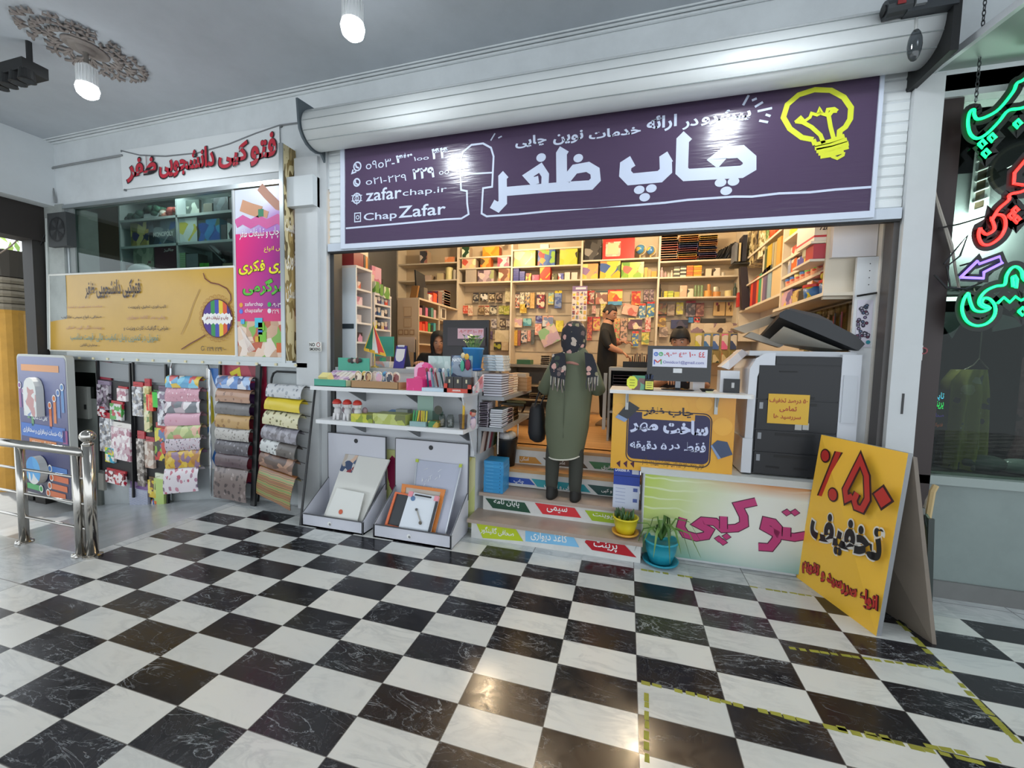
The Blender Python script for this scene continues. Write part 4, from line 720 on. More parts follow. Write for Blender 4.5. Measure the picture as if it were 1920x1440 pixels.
for s, a, bo in (('o۹o۳-', (686, 318, 740, 296), .0), ('۴۳', (742, 306, 773, 284), .03), ('۱oo', (776, 302, 804, 291), 0), ('۴۴', (809, 299, 841, 275), .03), ('o۲۱-۲۲۹', (686, 347, 762, 326), 0), ('۲۲۹', (773, 337, 815, 312), .03), ('oo', (823, 328, 842, 319), 0), ('zafar', (686, 378, 753, 348), .012), ('chap.ir', (755, 371, 838, 348), 0), ('Chap', (682, 418, 744, 395), .012), ('Zafar', (747, 409, 836, 379), .012)): ftext(m, s, y, *a, WL, bo)
def ring(u, v, r, w=.014, col=WL): c = at(u, v, y=y-.001); m.stroke(arc(c, r, 0, 348, 20), w, col, True)
ring(670, 312, .038); fstroke(m, y, [(662, 318), (660, 325), (668, 322)], .014, WL); ring(669, 342, .033); fstroke(m, y-.001, [(667, 308), (668, 313), (673, 315)], .016, WL); fstroke(m, y-.001, [(666, 338), (667, 344), (672, 346)], .014, WL)
ring(669, 372, .045, .012); ring(669, 372, .02, .008); fstroke(m, y, [(659, 367), (679, 366)], .008, WL); fstroke(m, y, [(659, 377), (679, 376)], .008, WL); fstroke(m, y, [(669, 361), (669, 384)], .008, WL)
fstroke(m, y, [(665, 400), (676, 399), (676, 415), (665, 416)], .01, WL, True); ring(670.5, 407.5, .016, .008)
# the running line with the rounded post outline
fstroke(m, y-.0005, A7((105, 1138), (480, 1105), (800, 1075), (905, 1070), (955, 1040), (945, 965), (943, 880), (903, 872), (895, 690), (915, 610), (975, 560), (1055, 550), (1110, 580), (1128, 640), (1118, 850), (1055, 860), (1050, 940), (1045, 1035), (1080, 1055), (1300, 1040), (1500, 1020)), .016, WL)
fstroke(m, y-.0005, [at_ for at_ in A7((1500, 1020), (1900, 995))]+A8((0, 1093), (240, 1075), (420, 1060), (560, 1042), (850, 1022), (960, 1022), (1130, 1002), (1320, 995), (1480, 978), (1706, 962)), .016, WL)
fstroke(m, y, A7((905, 765), (1120, 752)), .014, WL)
for q in (((1108, 530), (1138, 480)), ((1160, 512), (1185, 500))): fstroke(m, y, A7(*q), .012, WL)
for q in (((905, 455), (940, 392)), ((960, 425), (990, 412)), ((978, 465), (1028, 435)), ((995, 492), (1085, 472)), ((1045, 512), (1075, 522)), ((1005, 550), (1060, 560))): fstroke(m, y, A8(*q), .016, WL)
fstroke(m, y, A8((1340, 668), (1270, 655), (1195, 600), (1155, 530), (1180, 450), (1250, 390), (1350, 358), (1450, 362), (1530, 405), (1575, 470), (1570, 540), (1540, 590), (1505, 615), (1502, 660)), .034, YL)
fstroke(m, y-.0005, A8((1340, 668), (1352, 700)), .03, YL)
for q, w in ((((1350, 700), (1440, 680), (1535, 645)), .03), (((1350, 722), (1450, 700), (1550, 668)), .03), (((1360, 738), (1460, 720), (1560, 690)), .034), (((1372, 755), (1470, 738), (1560, 712)), .03), (((1385, 775), (1450, 765), (1530, 740)), .026)): fstroke(m, y-.001, A8(*q), w, YL)
fstroke(m, y-.0015, A8((1455, 772), (1490, 785), (1525, 765), (1530, 745)), .02, YL)
fstroke(m, y-.001, A8((1405, 690), (1385, 640), (1330, 590), (1275, 560), (1230, 555)), .026, YL); fstroke(m, y-.0015, A8((1468, 665), (1448, 590), (1436, 520), (1460, 490), (1490, 490)), .026, YL)
fstroke(m, y-.002, A8((1228, 560), (1262, 530), (1285, 555), (1320, 530), (1330, 505), (1365, 515), (1392, 500), (1380, 480), (1372, 500), (1420, 515), (1430, 480), (1470, 475), (1492, 490)), .02, YL)
part(m, 'sign_face', t)
# ================================================================ LEFT COUNTER WITH TWO SHELVES
CW = M('#cfd2d6', .35); EDGE = M('#e2e3e4', .3)
t = thing('sales_counter', 'white sales counter with two display shelves left of the steps', 'counter', (-2.2, .6, .7))
m = MB(); m.box(-2.93, -1.45, .452, .48, .702, 1.43, CW); part(m, 'front_panel', t); m = MB(); m.box(-1.45, -1.415, .40, 1.0, .702, 1.47, CW); part(m, 'side_panel', t)
m = MB(); m.box(-2.93, -1.40, .44, 1.06, 1.43, 1.47, M('#9fa3a6', .4)); part(m, 'top', t)
for z, x0 in ((1.30, -2.93), (.99, -2.87)):
    m = MB(); m.box(x0, -1.40, .10, .45, z-.035, z, EDGE); s = part(m, 'shelf', t)
    for u in (-2.6, -2.0, -1.5): m = MB(); m.prism([V3((u, .45, z-.036)), V3((u, .18, z-.036)), V3((u, .45, z-.16))], (.02, 0, 0), M('#8f9294', .4, .6)); part(m, 'bracket', s)
m = MB(); m.prism([V3((-1.415, .40, 1.265)), V3((-1.415, .12, 1.265)), V3((-1.415, .40, .75))], (-.012, 0, 0), CW); part(m, 'gusset', t)
# printed board on the plinth between the trays
m = MB(); m.box(-2.93, -1.42, .445, .458, .02, .68, PR('#d8d4a0 #ccd08a #e0dcc0 #d4c87a', 3, .4)); fstroke(m, .443, [(744, 862), (737, 872), (738, 895), (744, 915), (735, 920)], .13, M('#8f1f48', .4)); solo(m, 'plinth_board', 'pale green printed board on the plinth behind the white trays', 'board')
# two white display trays
def tray(x0, x1, label, seam=.0):
    t = thing('display_tray', label, 'display tray', ((x0+x1)/2, .2, 0), 'white display trays on the floor'); Wt = M('#cfd0d8', .35); E = M('#55565a', .5); yf, yb = .02, .37
    m = MB(); m.box(x0, x1, yf, yb+.015, .004, .016, Wt); part(m, 'base_panel', t)
    m = MB(); m.box(x0, x1, yb, yb+.015, .004, .815, Wt); 
    for a in ((x0-.002, x0+.004), (x1-.004, x1+.002)): m.box(a[0], a[1], yb-.002, yb+.017, .3, .817, E)
    m.box(x0, x1, yb-.002, yb+.017, .813, .818, E); b = part(m, 'back_panel', t)
    m = MB(); m.disc(((x0+x1)/2, yb-.003, .755), (0, -1, 0), .022, M('#2e2f33'), 18); part(m, 'finger_hole', b)
    m = MB(); m.box(x0, x1, yf, yf+.014, .004, .115, Wt); m.box(x0-.001, x1+.001, yf-.002, yf+.016, .113, .118, E)
    for a in ((x0-.002, x0+.005), (x1-.005, x1+.002)): m.box(a[0], a[1], yf-.002, yf+.002, .0, .115, E)
    f = part(m, 'front_lip', t); m = MB(); m.disc(((x0+x1)/2-.02, yf-.004, .06), (0, -1, 0), .02, M('#e8e8e6'), 16); m.disc(((x0+x1)/2-.015, yf-.005, .055), (0, -1, 0), .012, M('#8a8a8a'), 12); part(m, 'finger_hole', f)
    for x in (x0, x1-.014): m = MB(); m.prism([V3((x, yf, .004)), V3((x, yb, .004)), V3((x, yb, .36)), V3((x, yf, .115))], (.014, 0, 0), Wt); m.tube([(x+.007, yf, .117), (x+.007, yb, .362)], .004, E, 5); part(m, 'side_panel', t)
tray(-2.965, -2.305, 'white floor tray holding the blank foam boards, left of the two'); tray(-2.20, -1.455, 'white floor tray holding small whiteboards, right of the two')
def lean(q, yb_, yt, mat, name, label, cat, th=.012, extra=None):
    """flat board leaning in a tray; q = px BL, BR, TR, TL"""
    P = [at(*q[0], y=yb_), at(*q[1], y=yb_), at(*q[2], y=yt), at(*q[3], y=yt)]; n = (P[1]-P[0]).cross(P[3]-P[0]).normalized(); n = -n if n.y > 0 else n
    t = thing(name, label, cat, P[0]); m = MB(); m.prism([p for p in P], -n*th, mat); part(m, 'board_face', t)
    if extra: extra(t, P, n)
    return P, n
def ex1(t, P, n):
    m = MB(); m.poly([bil(P, s, w)+n*.002 for s, w in ((0.0, .72), (.3, .72), (.3, 1), (0, 1))], PR('#3a4a6a #b8aca0 #8a3038 #c8c4c0 #50607a #d8b8a0', 16, .3)); part(m, 'picture_label', t)
lean([(606, 970), (676, 985), (730, 862), (648, 851)], .085, .355, M('#d8d7d0', .5), 'canvas_board', 'large blank white canvas board with a picture label in the left tray', 'board', .02, ex1)
def ex2(t, P, n):
    m = MB(); c = bil(P, .42, .3)+n*.003; m.disc(c, n, .022, M('#c8542c', .4), 16); part(m, 'round_sticker', t)
lean([(608, 972), (668, 985), (683, 925), (632, 915)], .055, .15, M('#dcdcd6', .5), 'foam_sheet', 'smaller white sheet with an orange round sticker in front of the canvas', 'board', .008, ex2)
def exw(t, P, n):
    m = MB()
    for i in range(14): a = bil(P, .12+.5*R.random(), .55+.35*R.random()); m.tube([a+n*.004, a+n*.004+(P[1]-P[0])*.12*R.random()+(P[3]-P[0])*.05], .002, M('#f0f2f4', .1), 4)
    part(m, 'plastic_wrap', t); m = MB()
    for s in (0, 1): m.prism([bil(P, s, -.0), bil(P, s, 1), bil(P, s, 1)+(P[1]-P[0])*(.02 if s == 0 else -.03), bil(P, s, 0)+(P[1]-P[0])*(.02 if s == 0 else -.03)], n*.008, M('#c3c8cc', .3, .5))
    part(m, 'edge_frame', t); m = MB()
    for s in (.01, .97): m.prism([bil(P, s-.03, .96), bil(P, s+.03, .96), bil(P, s+.03, 1.01), bil(P, s-.03, 1.01)], n*.012, M('#b8c848'))
    part(m, 'corner_cap', t)
lean([(770, 985), (836, 1003), (867, 872), (782, 862)], .13, .355, M('#b8bccc', .15), 'whiteboard', 'large plastic wrapped whiteboard leaning in the right tray', 'whiteboard', .014, exw)
def frame_of(col, k=.07):
    def ex(t, P, n):
        m = MB()
        for a, b in (((0, 0), (1, k)), ((0, 1-k), (1, 1)), ((0, k), (k*1.3, 1-k)), ((1-k*1.3, k), (1, 1-k))): m.prism([bil(P, a[0], a[1]), bil(P, b[0], a[1]), bil(P, b[0], b[1]), bil(P, a[0], b[1])], n*.012, M(col, .4))
        part(m, 'edge_frame', t)
    return ex
lean([(745, 990), (815, 1004), (836, 918), (755, 907)], .105, .24, M('#c8bfb2', .4), 'orange_framed_board', 'small board with orange and yellow frame behind the drawing board', 'board', .008, frame_of('#d8823a'))
lean([(722, 985), (788, 1000), (800, 932), (742, 922)], .08, .19, M('#2c2f33', .4), 'blackboard', 'small black writing board with orange edge in the right tray', 'board', .008, frame_of('#d86a3a', .05))
def ex5(t, P, n):
    m = MB(); m.prism([bil(P, .22, .93), bil(P, .75, .93), bil(P, .75, .97), bil(P, .22, .97)], n*.014, DARK); part(m, 'clip', t); m = MB()
    for a in ((0, .88), (.86, .88)): m.prism([bil(P, a[0], a[1]), bil(P, a[0]+.14, a[1]), bil(P, a[0]+.14, 1.02), bil(P, a[0], 1.02)], n*.012, M('#e0909a'))
    part(m, 'corner_cap', t); m = MB(); m.tube([bil(P, .42, .55)+n*.008, bil(P, .62, .28)+n*.008], .006, M('#a8a49c'), 6); m.ball(bil(P, .4, .57)+n*.01, .012, .012, .012, M('#5a5a58'), 8, 5); m.ball(bil(P, .63, .25)+n*.01, .016, .01, .016, M('#6a6458'), 8, 5); part(m, 'marker_pen', t)
    m = MB(); m.disc(bil(P, .18, .84)+n*.004, n, .022, M('#5a7aa0'), 14); part(m, 'round_sticker', t); m = MB(); m.prism([bil(P, .93, .0), bil(P, 1.0, 0), bil(P, 1, .88), bil(P, .93, .88)], n*.012, M('#3a3c40')); part(m, 'dark_edge', t)
lean([(747, 990), (806, 1003), (824, 932), (768, 922)], .06, .165, M('#d8dee4', .3), 'drawing_board', 'white drawing board with pink corners and a pen in front of the right tray', 'board', .01, ex5)
# ---------------------------------------------------------------- goods on the upper counter shelf
S1, S2, yf = 1.301, .991, .13
def fx(u, v=715, y=yf): return at(u, v, y=y).x
def fz(u, v, y=yf): return at(u, v, y=y).z
t = thing('teal_display_box', 'open teal display box of purple packs at the left shelf end', 'display box', (fx(622), .24, S1)); x0, x1 = fx(592), fx(650); TE = M('#3f9f86', .35); m = MB(); m.box(x0, x1, .11, .12, S1, S1+.065, TE); m.box(x0, x0+.008, .12, .38, S1, S1+.06, TE); m.box(x1-.008, x1, .12, .38, S1, S1+.06, M('#b8c8a8')); m.box(x0, x1, .11, .38, S1, S1+.006, TE); part(m, 'tray', t)
xa, xb = at(634, 680, y=.37).x, at(692, 680, y=.37).x; m = MB(); m.box(xa, xb, .37, .38, S1+.05, at(660, 671, y=.37).z, TE); part(m, 'header_card', t)
m = MB()
for i in range(5): p = at(655+5*i, 676, y=.36); m.ball(p, .022, .01, .02+.01*(i % 2), M(['#5a3a34', '#2c2c30', '#b8a8a0'][i % 3]), 8, 5)
part(m, 'printed_figures', t)
for i in range(6):
    x = x0+.03+.045*i; m = MB(); m.obox((x+.03, .24, S1+.08), (.028, 0, 0), (0, .1, .05), (0, -.006, .012), PR('#a888b0 #c8a8c8 #8a6a98 #d8c8dc #e0d8d0', 18, .3)); part(m, 'pack', t)
m = MB(); m.obox((x0+.1, .15, S1+.075), (.05, 0, 0), (0, .03, .02), (0, -.02, .03), M('#d8cf8a', .4)); solo(m, 'card_pack', 'small cream and yellow card pack lying in the teal box', 'card')
t = thing('cardboard_box', 'low brown cardboard box of round picture cards on the shelf', 'cardboard box', (fx(705), .2, S1)); x0, x1 = fx(659), fx(748); KB = M('#a8835a', .6); m = MB(); m.box(x0, x1, .12, .127, S1, S1+.065, KB); m.prism([V3((x1, .12, S1)), V3((x1+.06, .37, S1)), V3((x1+.06, .37, S1+.06)), V3((x1, .12, S1+.065))], (-.006, 0, 0), M('#b08a60', .6)); m.box(x0, x1+.05, .12, .37, S1, S1+.005, KB); m.box(x0, x0+.006, .12, .37, S1, S1+.06, KB); part(m, 'box_tray', t)
PC = ['#c8a884 #5a4438 #e8d8c0 #8a6a50', '#d8b84a #3a3028 #e8d8a0 #8a6238', '#4a3028 #8a5030 #c8a070 #2c2420', '#c8b0a8 #d8c8b8 #a88a98', '#c8c0d8 #d8a8b8 #a8c8b0', '#5a98c0 #e8e8e8 #3a5a7a #c8584a', '#e8d8c8 #3a3c4a #c89a88', '#d8b8a0 #8a4a48 #e8e0d8']
PCL = ['brown faced', 'yellow', 'dark brown bear', 'pale beige', 'lilac and green', 'blue rimmed', 'white and navy', 'peach coloured']
for i in range(8):
    p = V3((x0+.04+.054*i, .17+.02*(i % 2), S1+.1)); o = thing('picture_card', PCL[i]+' round picture card standing in the brown cardboard box', 'card', p, 'round picture cards in the cardboard box'); m = MB(); pts = [p+V3((.034*math.cos(a), 0, .05*math.sin(a))) for a in [2*math.pi*k/18 for k in range(18)]]; m.prism(pts, (0, .012, 0), M('#d8cfc4')); m.poly([q+V3((0, -.001, 0)) for q in pts], PR(PC[i], 24, .3)); part(m, 'card_face', o); m = MB(); m.stroke([q+V3((0, -.002, 0)) for q in pts], .006, M('#d8cbb8' if i != 5 else '#5aa8d8'), True); part(m, 'rim', o)
t = thing('pink_display_box', 'bright pink display box with a rounded header card on the upper shelf', 'display box', (fx(785), .2, S1)); PI = PR('#d8307a #d8307a #e05090 #d8307a #e8b0cc #c82a70', 14, .35); x0, x1 = fx(762), fx(792); m = MB(); m.box(x0, x1, .13, .25, S1, S1+.1, PI); part(m, 'box_body', t)
cx = (x0+x1)/2+.03; m = MB(); pts = [V3((cx-.1, .25, S1)), V3((cx+.09, .25, S1))]+[V3((cx-.005+.095*math.cos(a), .25, S1+.17+.075*math.sin(a))) for a in [math.pi*k/10 for k in range(11)]]; m.prism(pts, (0, .006, 0), PI, None); part(m, 'header_card', t)
t = thing('clear_display_stand', 'pale blue header display of hanging pens on the upper shelf', 'display', (fx(820), .2, S1)); x0, x1 = fx(792), fx(836); m = MB(); m.box(x0, x1, .12, .34, S1, S1+.03, M('#b8ccd8', .25)); part(m, 'base', t); m = MB(); a, b = at(803, 690, y=.34), at(845, 668, y=.34); m.box(a.x, b.x, .34, .346, S1+.02, b.z, PR('#b8ccc8 #c8d8d4 #a8c0bc #d0dcd8', 16, .3)); part(m, 'header_card', t)
PN = ['#2a4a6a', '#c0c8d0', '#6a8a9a', '#8a3a3a', '#a8b0b8', '#3a5a5a', '#c8a8a8', '#4a6a8a']
for i in range(8):
    x = x0+.02+.027*i; m = MB(); m.tube([(x, .2+.03*(i % 2), S1+.03), (x+.012*math.sin(i*2), .17, S1+.17)], .007, M(PN[i], .3), 6); m.ball((x+.012*math.sin(i*2), .17, S1+.18), .014, .012, .02, M(PN[(i+3) % 8], .3), 8, 5); part(m, 'character_pen', t)
t = thing('red_display_box', 'red-fronted box holding three black packs at the right shelf end', 'display box', (fx(862), .2, S1)); x0, x1 = fx(834), fx(885); RD = M('#c8402c', .35); m = MB(); m.box(x0, x1, .11, .118, S1, S1+.035, RD); m.box(x0, x0+.03, .11, .118, S1, S1+.075, RD); m.box(x1-.03, x1, .11, .118, S1, S1+.07, RD); m.box(x0, x1, .118, .3, S1, S1+.008, RD); [m.stroke([(x0+.08+.012*i, .1095, S1+.01), (x0+.086+.012*i, .1095, S1+.026), (x0+.092+.012*i, .1095, S1+.01)], .004, M('#f0e8e0')) for i in range(6)]; part(m, 'tray', t)
for i in range(3): x = x0+.008+(x1-x0-.016)/3*i; w = (x1-x0-.016)/3-.004; m = MB(); m.box(x, x+w, .125, .2, S1+.008, S1+.13, M('#24201e', .3)); m.box(x+w*.4, x+w*.6, .1245, .125, S1+.08, S1+.11, M('#c8c0a0')); part(m, 'black_pack', t)
t = thing('toy_bag', 'blue printed toy bag lettered NATO standing behind the red box', 'toy bag', (fx(865, y=.3), .3, S1)); a, b = at(846, 700, y=.3), at(884, 667, y=.3); m = MB(); m.box(a.x, b.x, .3, .33, S1, b.z, PR('#3a4a6a #5a7a9a #2a3450 #6aa0b0 #8a98a8', 14, .2)); m.text('NATO', (a.x+.01, .299, b.z-.055), (.09, 0, 0), (0, 0, .03), M('#e8ecf0'), .04); part(m, 'bag_front', t); m = MB(); m.ball((b.x-.04, .29, b.z-.01), .022, .012, .028, M('#d8a83a'), 10, 6); m.ball((b.x-.075, .29, b.z), .02, .012, .025, M('#d8c8a0'), 10, 6); m.ball((b.x-.03, .29, b.z-.08), .024, .012, .05, M('#8a2048'), 10, 6); m.ball((b.x-.08, .29, b.z-.09), .02, .012, .05, M('#4aa88a'), 10, 6); part(m, 'picture_figures', t)
m = MB(); m.prism([V3((fx(886), .13, S1)), V3((fx(886), .13, S1+.05)), V3((fx(886)+.005, .36, S1+.15)), V3((fx(886)+.005, .36, S1))], (.012, 0, 0), PR('#c88a98 #a8b0b8 #8a5a68 #d8c8cc #b86a70', 18, .15)); solo(m, 'clear_pack', 'clear slanted pack of pink goods at the very right of the upper shelf', 'pack')
# ---------------------------------------------------------------- goods on the lower counter shelf
for i, u in enumerate((632, 651, 670)):
    x = fx(u, 760, .17); o = thing('puppy_figure', ['white figure with red cap, left of the three on the lower shelf', 'white figure with red cap, middle of the three on the lower shelf', 'white figure with red cap, right of the three on the lower shelf'][i], 'figurine', (x, .17, S2), 'white figures with red caps'); Wf = M('#d2d0d0', .35)
    m = MB(); m.ball((x, .18, S2+.075), .036, .034, .05, Wf, 14, 9)
    for dx, dy in ((-.02, -.02), (.022, -.02), (-.024, .02), (.024, .02)): m.tube([(x+dx*.8, .18+dy, S2+.06), (x+dx*1.1, .17+dy, S2)], [.016, .013], Wf, 8)
    m.ball((x, .17, S2+.135), .034, .032, .032, Wf, 14, 8)
    for s in (-1, 1): m.ball((x+s*.034, .17, S2+.135), .01, .014, .022, Wf, 8, 5)
    m.ball((x+.045, .22, S2+.09), .028, .02, .035, M('#a88a90', .35), 10, 6); part(m, 'body', o, True); m = MB(); m.lathe([(.041, S2+.15), (.042, S2+.158), (.036, S2+.175), (.02, S2+.19), (.003, S2+.194)], (x, .17, 0), M('#c8382c', .3), 16); part(m, 'cap', o, True)
def sitem(u0, u1, vt, z, mat, name, label, cat, y0=.15, d=.1, front=None, grp=None, tilt=0):
    um = (u0+u1)/2; x0, x1 = at(u0, (vt+780)/2, y=y0).x, at(u1, (vt+780)/2, y=y0).x; m = MB(); m.box(x0, x1, y0, y0+d, z, at(um, vt, y=y0).z, mat, front=front); return solo(m, name, label, cat, grp)
sitem(658, 698, 777, S2, M('#b8bc3a', .4), 'flat_box', 'flat yellow green box at the front of the lower shelf, left one', 'box', .12, .16, PR('#b8bc3a #8a9a2c #d0c84a #5a6a2a', 16))
sitem(699, 760, 777, S2, M('#a8b05a', .4), 'flat_box', 'flat green box with dark lettering beside the yellow green one', 'box', .12, .16, PR('#b8c070 #a8b058 #c0c888 #6a7040', 14))
m = MB(); p = at(712, 776, y=.2); a = at(742, 776, y=.2); m.obox(((p.x+a.x)/2+.02, .3, S2+.06), (.075, 0, 0), (0, .06, .01), (0, -.006, .03), M('#4a86c0', .3), front=PR('#4a86c0 #5a96d0 #d8e4ec #4a86c0', 14, .3)); solo(m, 'blue_box', 'pale blue box tilted on the flat boxes of the lower shelf', 'box')
sitem(742, 764, 768, S2, M('#8a9088', .4), 'grey_box', 'grey green box to the right of the tilted blue box', 'box', .28, .08)
m = MB(); a = at(690, 772, y=.24); m.obox((a.x+.02, .26, S2+.045), (.07, 0, .02), (0, .05, 0), (0, 0, .012), DARK); m.tube([(a.x+.06, .2, S2+.055), (a.x+.25, .18, S2+.045)], .012, DARK, 6); solo(m, 'black_gadget', 'black gadget lying on the flat boxes of the lower shelf', 'gadget')
t = thing('pencil_stand', 'clear stand with green and yellow pencils on the lower shelf', 'pencil stand', (fx(782, 770), .2, S2)); x0, x1 = fx(768, 770), fx(798, 770); m = MB(); m.box(x0, x1, .13, .25, S2, S2+.04, M('#8aa8a8', .2)); a = at(775, 760, y=.25); m.box(x0+.01, x1+.01, .25, .255, S2, at(787, 742, y=.25).z, M('#8aa89a', .2)); part(m, 'holder', t)
for i in range(7): x = x0+.012+.021*i; m = MB(); m.tube([(x, .17, S2+.03), (x+.01*math.sin(i), .19, S2+.13)], .008, M(['#3fa05a', '#3fa05a', '#d8c02c', '#8a5a2c', '#d8c02c', '#c8b82c', '#d0c83a'][i], .35), 6); part(m, 'pencil', t)
t = thing('green_pencil_box', 'dark green header box of pencils right of the clear pencil stand', 'pencil box', (fx(811, 770), .2, S2)); x0, x1 = fx(802, 770), fx(820, 770); m = MB(); m.box(x0, x1, .14, .22, S2, S2+.05, PR('#b8983a #3a7a4a #c8a84a #2f5a3a', 16)); part(m, 'box_body', t); m = MB(); m.box(x0, x1+.01, .22, .226, S2, S2+.13, M('#2f4a3e')); m.disc(((x0+x1)/2+.01, .219, S2+.14), (0, -1, 0), .04, M('#4a4a3e'), 16); part(m, 'header_card', t)
GL = GLASS('#d8dcd8', .3)
for i, (u, lab, mt) in enumerate(((827, 'glass jar of beige goods beside the green pencil box', '#b8ac98'), (843, 'clear glass jar of silvery goods left of the plastic cup', '#a8aaa8'))):
    x = fx(u, 775, .18); o = thing('glass_jar', lab, 'jar', (x, .2, S2)); m = MB(); m.lathe([(.03, S2), (.032, S2+.02), (.032, S2+.085), (.024, S2+.1), (.024, S2+.108)], (x, .2, 0), GL, 16); part(m, 'jar_glass', o, True); m = MB()
    for k in range(16): a = R.random()*6.28; r = .018*R.random(); m.ball((x+r*math.cos(a), .2+r*math.sin(a), S2+.012+.055*R.random()), .009, .009, .008, M(mt, .4), 6, 4)
    part(m, 'contents', o)
t = thing('plastic_cup', 'clear plastic cup with a tall yellow pencil at the right of the lower shelf', 'cup', (fx(865, 780), .17, S2)); x = fx(865, 780); m = MB(); m.lathe([(.03, S2), (.04, S2+.12), (.041, S2+.122)], (x, .17, 0), GLASS('#d8d0d0', .25), 18); part(m, 'cup_body', t, True); m = MB(); m.tube([(x, .17, S2+.004), (x+.005, .17, S2+.22)], .011, M('#d8b02c', .35), 8); part(m, 'tall_pencil', t)
t = thing('keychain_doll', 'red and blue doll packet at the right end of the lower shelf', 'doll', (fx(884, 775), .17, S2)); x = fx(884, 775); m = MB(); m.ball((x, .17, S2+.06), .028, .02, .06, PR('#3a4a98 #8a7a98 #c8b0b8 #5a5a8a', 16), 12, 8); part(m, 'body', t, True); m = MB(); m.ball((x, .165, S2+.135), .026, .022, .026, M('#c88a78'), 12, 8); part(m, 'head', t, True); m = MB(); m.ball((x, .17, S2+.155), .03, .025, .018, M('#3a3430'), 12, 6); m.ball((x-.012, .15, S2+.14), .012, .01, .016, M('#b8382c'), 8, 5); part(m, 'hair', t, True)
# ================================================================ BOOK SHELVES ON THE COUNTER'S RIGHT SIDE
def book(mb, x0, x1, y0, y1, z, h, cov, page='#e3ddd0', spine='r'):
    """closed book lying flat: two covers, page block, spine at the right or front"""
    c = M(cov, .45); mb.box(x0, x1, y0, y1, z, z+h*.12, c); mb.box(x0, x1, y0, y1, z+h*.88, z+h, c); p = .004
    mb.box(x0+(p if spine != 'l' else 0), x1-(p if spine != 'r' else 0), y0+(p if spine != 'f' else 0), y1-p, z+h*.12, z+h*.88, M(page, .7))
    if spine == 'r': mb.box(x1-.004, x1, y0, y1, z+h*.12, z+h*.88, c)
    if spine == 'f': mb.box(x0, x1, y0, y0+.004, z+h*.12, z+h*.88, c)
ORD = 'lowest second third fourth fifth sixth seventh eighth ninth tenth eleventh twelfth thirteenth fourteenth fifteenth'.split()
def pos(k, n, top='topmost'): return top if k == n-1 else ORD[k] if k == 0 else ORD[k]+' from below'
def stack(x0, x1, y0, y1, z, z1, n, covs, label, group, spine='r', page='#e3ddd0', jit=.006, same=True):
    """pile of books: each book a thing of its own"""
    h = (z1-z)/n; proto = None
    for k in range(n):
        jx, jy = R.uniform(-jit, jit), R.uniform(-jit, jit); m = MB(); book(m, x0+jx, x1+jx, y0+jy, y1+jy, z+k*h, h*.97, covs[k % len(covs)], page, spine)
        solo(m, 'book', label.replace('@', pos(k, n)), 'book', group)
t = thing('side_bookshelf', 'grey two-tier bookshelf fixed to the right side of the sales counter', 'bookshelf', (-1.28, .9, .9)); GM = M('#8f9296', .4)
for z, x1, y0, y1 in ((1.25, -1.16, .46, 1.55), (.965, -1.16, .46, 1.5)): m = MB(); m.box(-1.40, x1, y0, y1, z-.035, z, GM); part(m, 'shelf', t)
for y, za, zb in ((.47, .72, 1.47), (1.05, .72, 1.47)): m = MB(); m.box(-1.405, -1.375, y, y+.03, za, zb, M('#9a9c9e', .4)); part(m, 'post', t)
for y in (.5, 1.2): m = MB(); m.tube([(-1.22, y, .72), (-1.22, y, .93)], .009, STEEL, 8); part(m, 'leg', t)
ss = lambda u, v, y: at(u, v, y=y)
stack(-1.365, -1.185, .47, .70, 1.251, 1.455, 9, ['#3a2c34'], 'dark-covered book in the upper side shelf front pile, @', 'large books on the upper side shelf', 'b', '#d4d4dc')
stack(-1.35, -1.20, .72, .92, 1.251, 1.42, 8, ['#8a4a40', '#b87a5a', '#7a3a38', '#c8a07a'], 'reddish book in the upper side shelf second pile, @', 'red books behind the front pile', 'b')
stack(-1.35, -1.21, .94, 1.12, 1.251, 1.44, 7, ['#c8a890', '#e0d4c0', '#b89878'], 'cream book in the upper side shelf third pile, @', 'cream books on the upper side shelf', 'b')
m = MB(); p = at(983, 720, y=1.3); m.box(-1.34, -1.12, 1.15, 1.36, 1.251, 1.40, PR('#b08a62 #c09a70 #a07a52', 8, .3, 'z')); m.box(-1.3, -1.14, 1.17, 1.33, 1.40, 1.44, PR('#b8a890 #8a8078 #c8b8a0', 10, .4, 'z')); solo(m, 'paper_parcel', 'brown paper parcel of booklets at the far end of the upper side shelf', 'parcel')
stack(-1.395, -1.31, .465, .60, .966, 1.19, 14, ['#c8c0c8', '#a89aa8', '#d8d0d8', '#8a7a8a'], 'thin pale booklet in the lower side shelf left pile, @', 'thin booklets in the tall left pile', 'f', '#cfc8cc', .004)
stack(-1.295, -1.175, .47, .66, .966, 1.135, 9, ['#4a5a5c', '#5a4a58'], 'white-paged notebook in the lower side shelf front pile, @', 'notebooks in the front pile of the lower shelf', 'b', '#dfe0e4')
stack(-1.33, -1.19, .70, .88, .966, 1.11, 8, ['#b89aa4', '#e0d4d8', '#8a6a78', '#c8b0b8'], 'pinkish notebook in the lower side shelf second pile, @', 'pink notebooks on the lower side shelf', 'r')
stack(-1.34, -1.19, .91, 1.10, .966, 1.10, 7, ['#a8886a', '#6a5a3a', '#c8a880', '#4a4034'], 'tan book in the lower side shelf third pile, @', 'tan books on the lower side shelf', 'r')
m = MB(); m.obox((-1.24, 1.0, 1.13), (.1, .06, -.01), (-.03, .06, 0), (0, 0, .012), M('#3a3a2c')); m.obox((-1.22, 1.02, 1.155), (.08, .08, -.01), (-.04, .05, 0), (0, 0, .01), M('#5a5a3c')); solo(m, 'magazine', 'dark olive magazine lying askew on the tan books', 'magazine')
